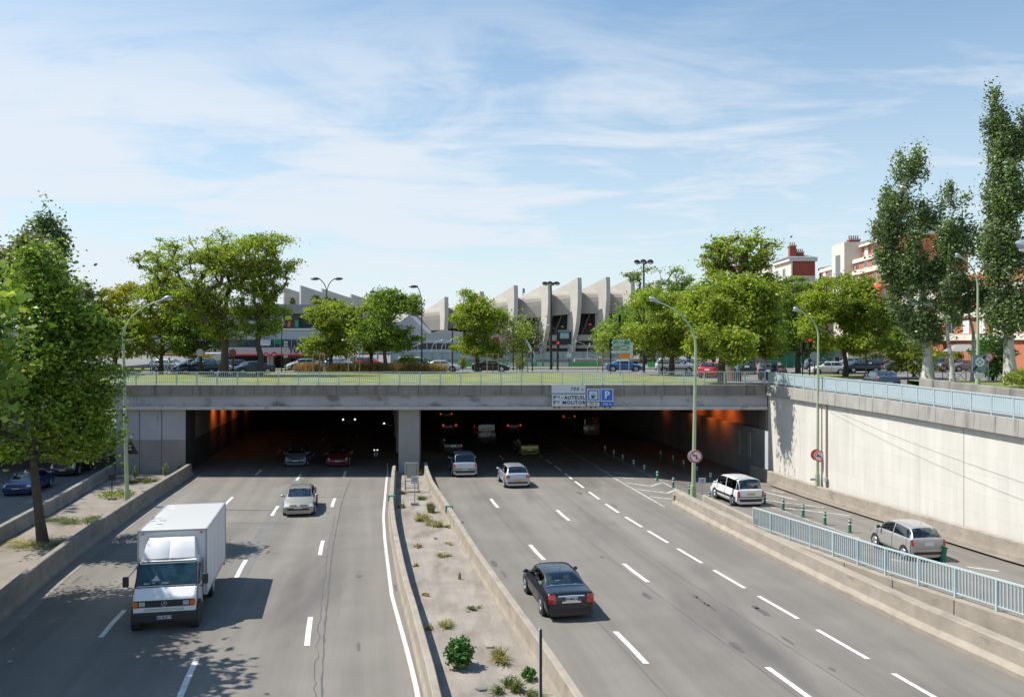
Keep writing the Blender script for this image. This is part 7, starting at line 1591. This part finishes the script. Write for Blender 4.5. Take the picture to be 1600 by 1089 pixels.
# end wall facing the camera side of the block beyond
A2 = thing('apartment_block', 'farther red brick apartment block with flat brick end wall, above the trees', 'building', (66,192,6.7))
e0, e1 = (61.5,190.0), (70.0,190.0); wallbox(A2, e0, e1, 6.6, 23.2, 12, m_brick, 'lower_wall'); wallbox(A2, (61.2,189.8), (70.5,189.8), 23.2, 23.8, 12, m_cream, 'string_course'); wallbox(A2, (61.2,190.2), (66.8,190.2), 23.8, 25.0, 12, m_cream, 'pale_band')
wallbox(A2, (61.6,190.4), (66.8,190.4), 25.0, 28.2, 12, m_brick, 'attic_wall'); wallbox(A2, (61,190), (67.2,190), 28.2, 29.0, 12, m_cream, 'cornice')
q = MB(); q.add([(60.8,189.9,29.0),(67.4,189.9,29.0),(67.4,203,29.0),(60.8,203,29.0),(63.5,196,30.2),(66.5,196,30.2)], [(0,1,5,4),(1,2,5),(2,3,4,5),(3,0,4)]); wpart(q, 'roof', m_slate, A2)
wallbox(A2, (61.45,204), (61.45,190.15), 6.6, 28.3, .3, m_cream, 'side_wall')
for z in (20.3,24.6):
    for y in (201,196): window_on(A2, (61.43,y,z), (0,-1,0), 1.8, 2.4)
chimney(A2, 62.6, 193, 29.2, 1.4, 1.2, 2.5, 3); chimney(A2, 64.4, 193.5, 29.2, 1.6, 1.0, 1.1, 4); chimney(A2, 58.5, 222, 28.9, 3.0, 1.2, 1.0, 6)
window_on(A2, (64.6,189.97,20.2), (1,0,0), 1.9, 2.3); window_on(A2, (62.2,189.97,20.2), (1,0,0), .7, 2.3)
a0, a1 = (57.5,238.0), (60.5,204.0); uu = Vector((a1[0]-a0[0], a1[1]-a0[1], 0)).normalized()
wallbox(A2, a0, a1, 6.6, 28.8, 6, m_cream, 'sunny_wall'); 
for z in (20.3,24.6):
    for s_ in (2,8,14,20,26,31): v = Vector((*a0,0))+uu*s_+Vector((uu.y,-uu.x,0))*.02; window_on(A2, (v.x,v.y,z), uu, 1.8, 2.4, shut=(s_ % 3 == 0)); 
for z in (19.0,23.3): wallbox(A2, (a0[0]-.3,a0[1]), (a1[0]-.3,a1[1]), z, z+.7, .6, m_brickl, 'brick_band')
A3 = thing('apartment_block', 'low brick block with small chimney between the two taller apartment blocks', 'building', (72,185,6.7)); wallbox(A3, (69.0,186.0), (76,186), 6.6, 26.4, 8, m_brick, 'wall'); wallbox(A3, (68.8,185.8), (76,185.8), 26.4, 26.9, 8.4, m_slate, 'roof_edge'); chimney(A3, 71.5, 184, 26.6, 2.6, 1.2, 1.6, 5)
# restaurant terraces
m_awb = mat('brown_canvas', (.14,.085,.06), .8, var=.1)
RS = thing('restaurant_terrace', 'long brown restaurant awning at street level behind the poplars', 'awning', (X(1500,120),120,6.7))
q = MB(); q.add([(X(1445,118),118,Z(553,118)),(X(1640,118),118,Z(553,118)),(X(1640,122),123,Z(545,122)),(X(1445,122),123,Z(545,122))], [(0,1,2,3)]); q.box(X(1445,118),X(1640,118),117.9,118.1,Z(556,118),Z(553,118)); wpart(q, 'canvas', m_awb, RS)
q = MB(); q.box(X(1440,118),X(1640,118),123.5,124,6.6,Z(545,122)); wpart(q, 'dark_interior', m_stadin, RS)
for k in range(8): q = MB(); x = X(1450+k*24,118); q.box(x-.06,x+.06,118,118.15,6.6,Z(553,118)); wpart(q, 'post', m_blk, RS)
t_ = thing('parasol', 'grey terrace parasol in front of the brown awning', 'parasol', (X(1504,108),108,6.7)); q = MB(); q.add([(-2,-1.2,2.35),(2,-1.2,2.35),(2,1.2,2.35),(-2,1.2,2.35),(-.8,0,3.2),(.9,0,3.2)], [(0,1,5,4),(1,2,5),(2,3,4,5),(3,0,4)]); q.build('canopy', mat('grey_canvas', (.30,.30,.30), .8), t_); q = MB(); q.tube([(0,0,0),(0,0,3.1)], .05, 6); q.build('pole', m_steel, t_)
A4 = thing('corner_house', 'cream house with orange brick corner and sloping brown awning behind the forked tree', 'house', (X(1350,135),135,6.7)); wallbox(A4, (X(1325,135),135), (X(1400,135),135), 6.6, 13.5, 6, m_cream, 'wall')
for p in (1336,1350,1368): window_on(A4, (X(p,135),134.97,7.6), (1,0,0), 1.1, 2.4)
q = MB(); q.add([(X(1352,125),125,Z(560,125)),(X(1400,125),125,Z(558,125)),(X(1396,130),132,Z(549,130)),(X(1372,130),132,Z(548,130))], [(0,1,2,3)]); wpart(q, 'awning', m_awb, A4)
GS = thing('green_fence', 'green mesh site fence in the shade behind the parked cars', 'fence', (X(1240,118),118,6.7))
for k in range(8): q = MB(); x = X(1205+k*12,118); q.box(x,x+1.0,118,118.05,6.6,9.0); wpart(q, 'panel', mat('dark_green_sheet', (.02,.17,.09), .7), GS)
q = MB(); q.box(X(1205,118),X(1300,118),118.1,118.2,8.9,9.0); wpart(q, 'rail', m_steel, GS)
BK_ = thing('background_house', 'plain grey-beige house wall seen under the shaded trees', 'house', (X(1240,150),150,6.7)); wallbox(BK_, (X(1170,150),150), (X(1320,150),150), 6.6, 15, 8, mat('beige_wall', (.33,.30,.27), .8), 'wall')
for k in range(8): window_on(BK_, (X(1176+k*18,150),149.97,8.2), (1,0,0), 1.2, 1.8)
# distant tree line and city so the ground does not end in a bare edge
def far_wood(): 
    rng = np.random.default_rng(123); n = 26000; a = rng.uniform(-1, 1, n); xs_ = a*620; ys_ = 520+rng.uniform(0,120,n)+0*xs_
    hh = 7+5*np.abs(np.sin(xs_*.045)+.6*np.sin(xs_*.11+1)); P = np.stack([xs_, ys_, 6.7+rng.uniform(0,1,n)**.6*hh],1); V, Fq = leaves(P, 3.2, rng, .6)
    o = bpy.data.objects.new('far_wood', np_mesh('far_wood', V, Fq, lm_locd)); sc.collection.objects.link(o); tag(o, 'far-off line of trees on the horizon behind everything', 'wood', kind='stuff')
far_wood()
HSL = 'plain far houses along the horizon'
for k, (px, w2, y, m) in enumerate(((130,60,520,m_cream),(30,50,512,m_stad),(230,60,524,m_stad),(1200,60,505,m_cream),(1130,70,515,m_stad),(1060,60,520,m_cream))):
    d = 420; t_ = thing('far_building', 'plain far block seen through the trees, '+['left of the yellowish tree','behind the nearest bright tree','behind the rounded green tree','behind the dark blue off-roader','behind the red estate car','behind the bare forked trunk'][k], 'building', (X(px,d),d,6.7), 0, HSL)
    wallbox(t_, (X(px-w2/2,d),d), (X(px+w2/2,d),d), 6.6, Z(y,d), 12, m, 'wall')
    for f in range(4):
        wallbox(t_, (X(px-w2/2+2,d),d-.1), (X(px+w2/2-2,d),d-.1), 9+f*3.2, 10.2+f*3.2, .2, m_glassb, 'window_row') if 10.5+f*3.2 < Z(y,d) else None
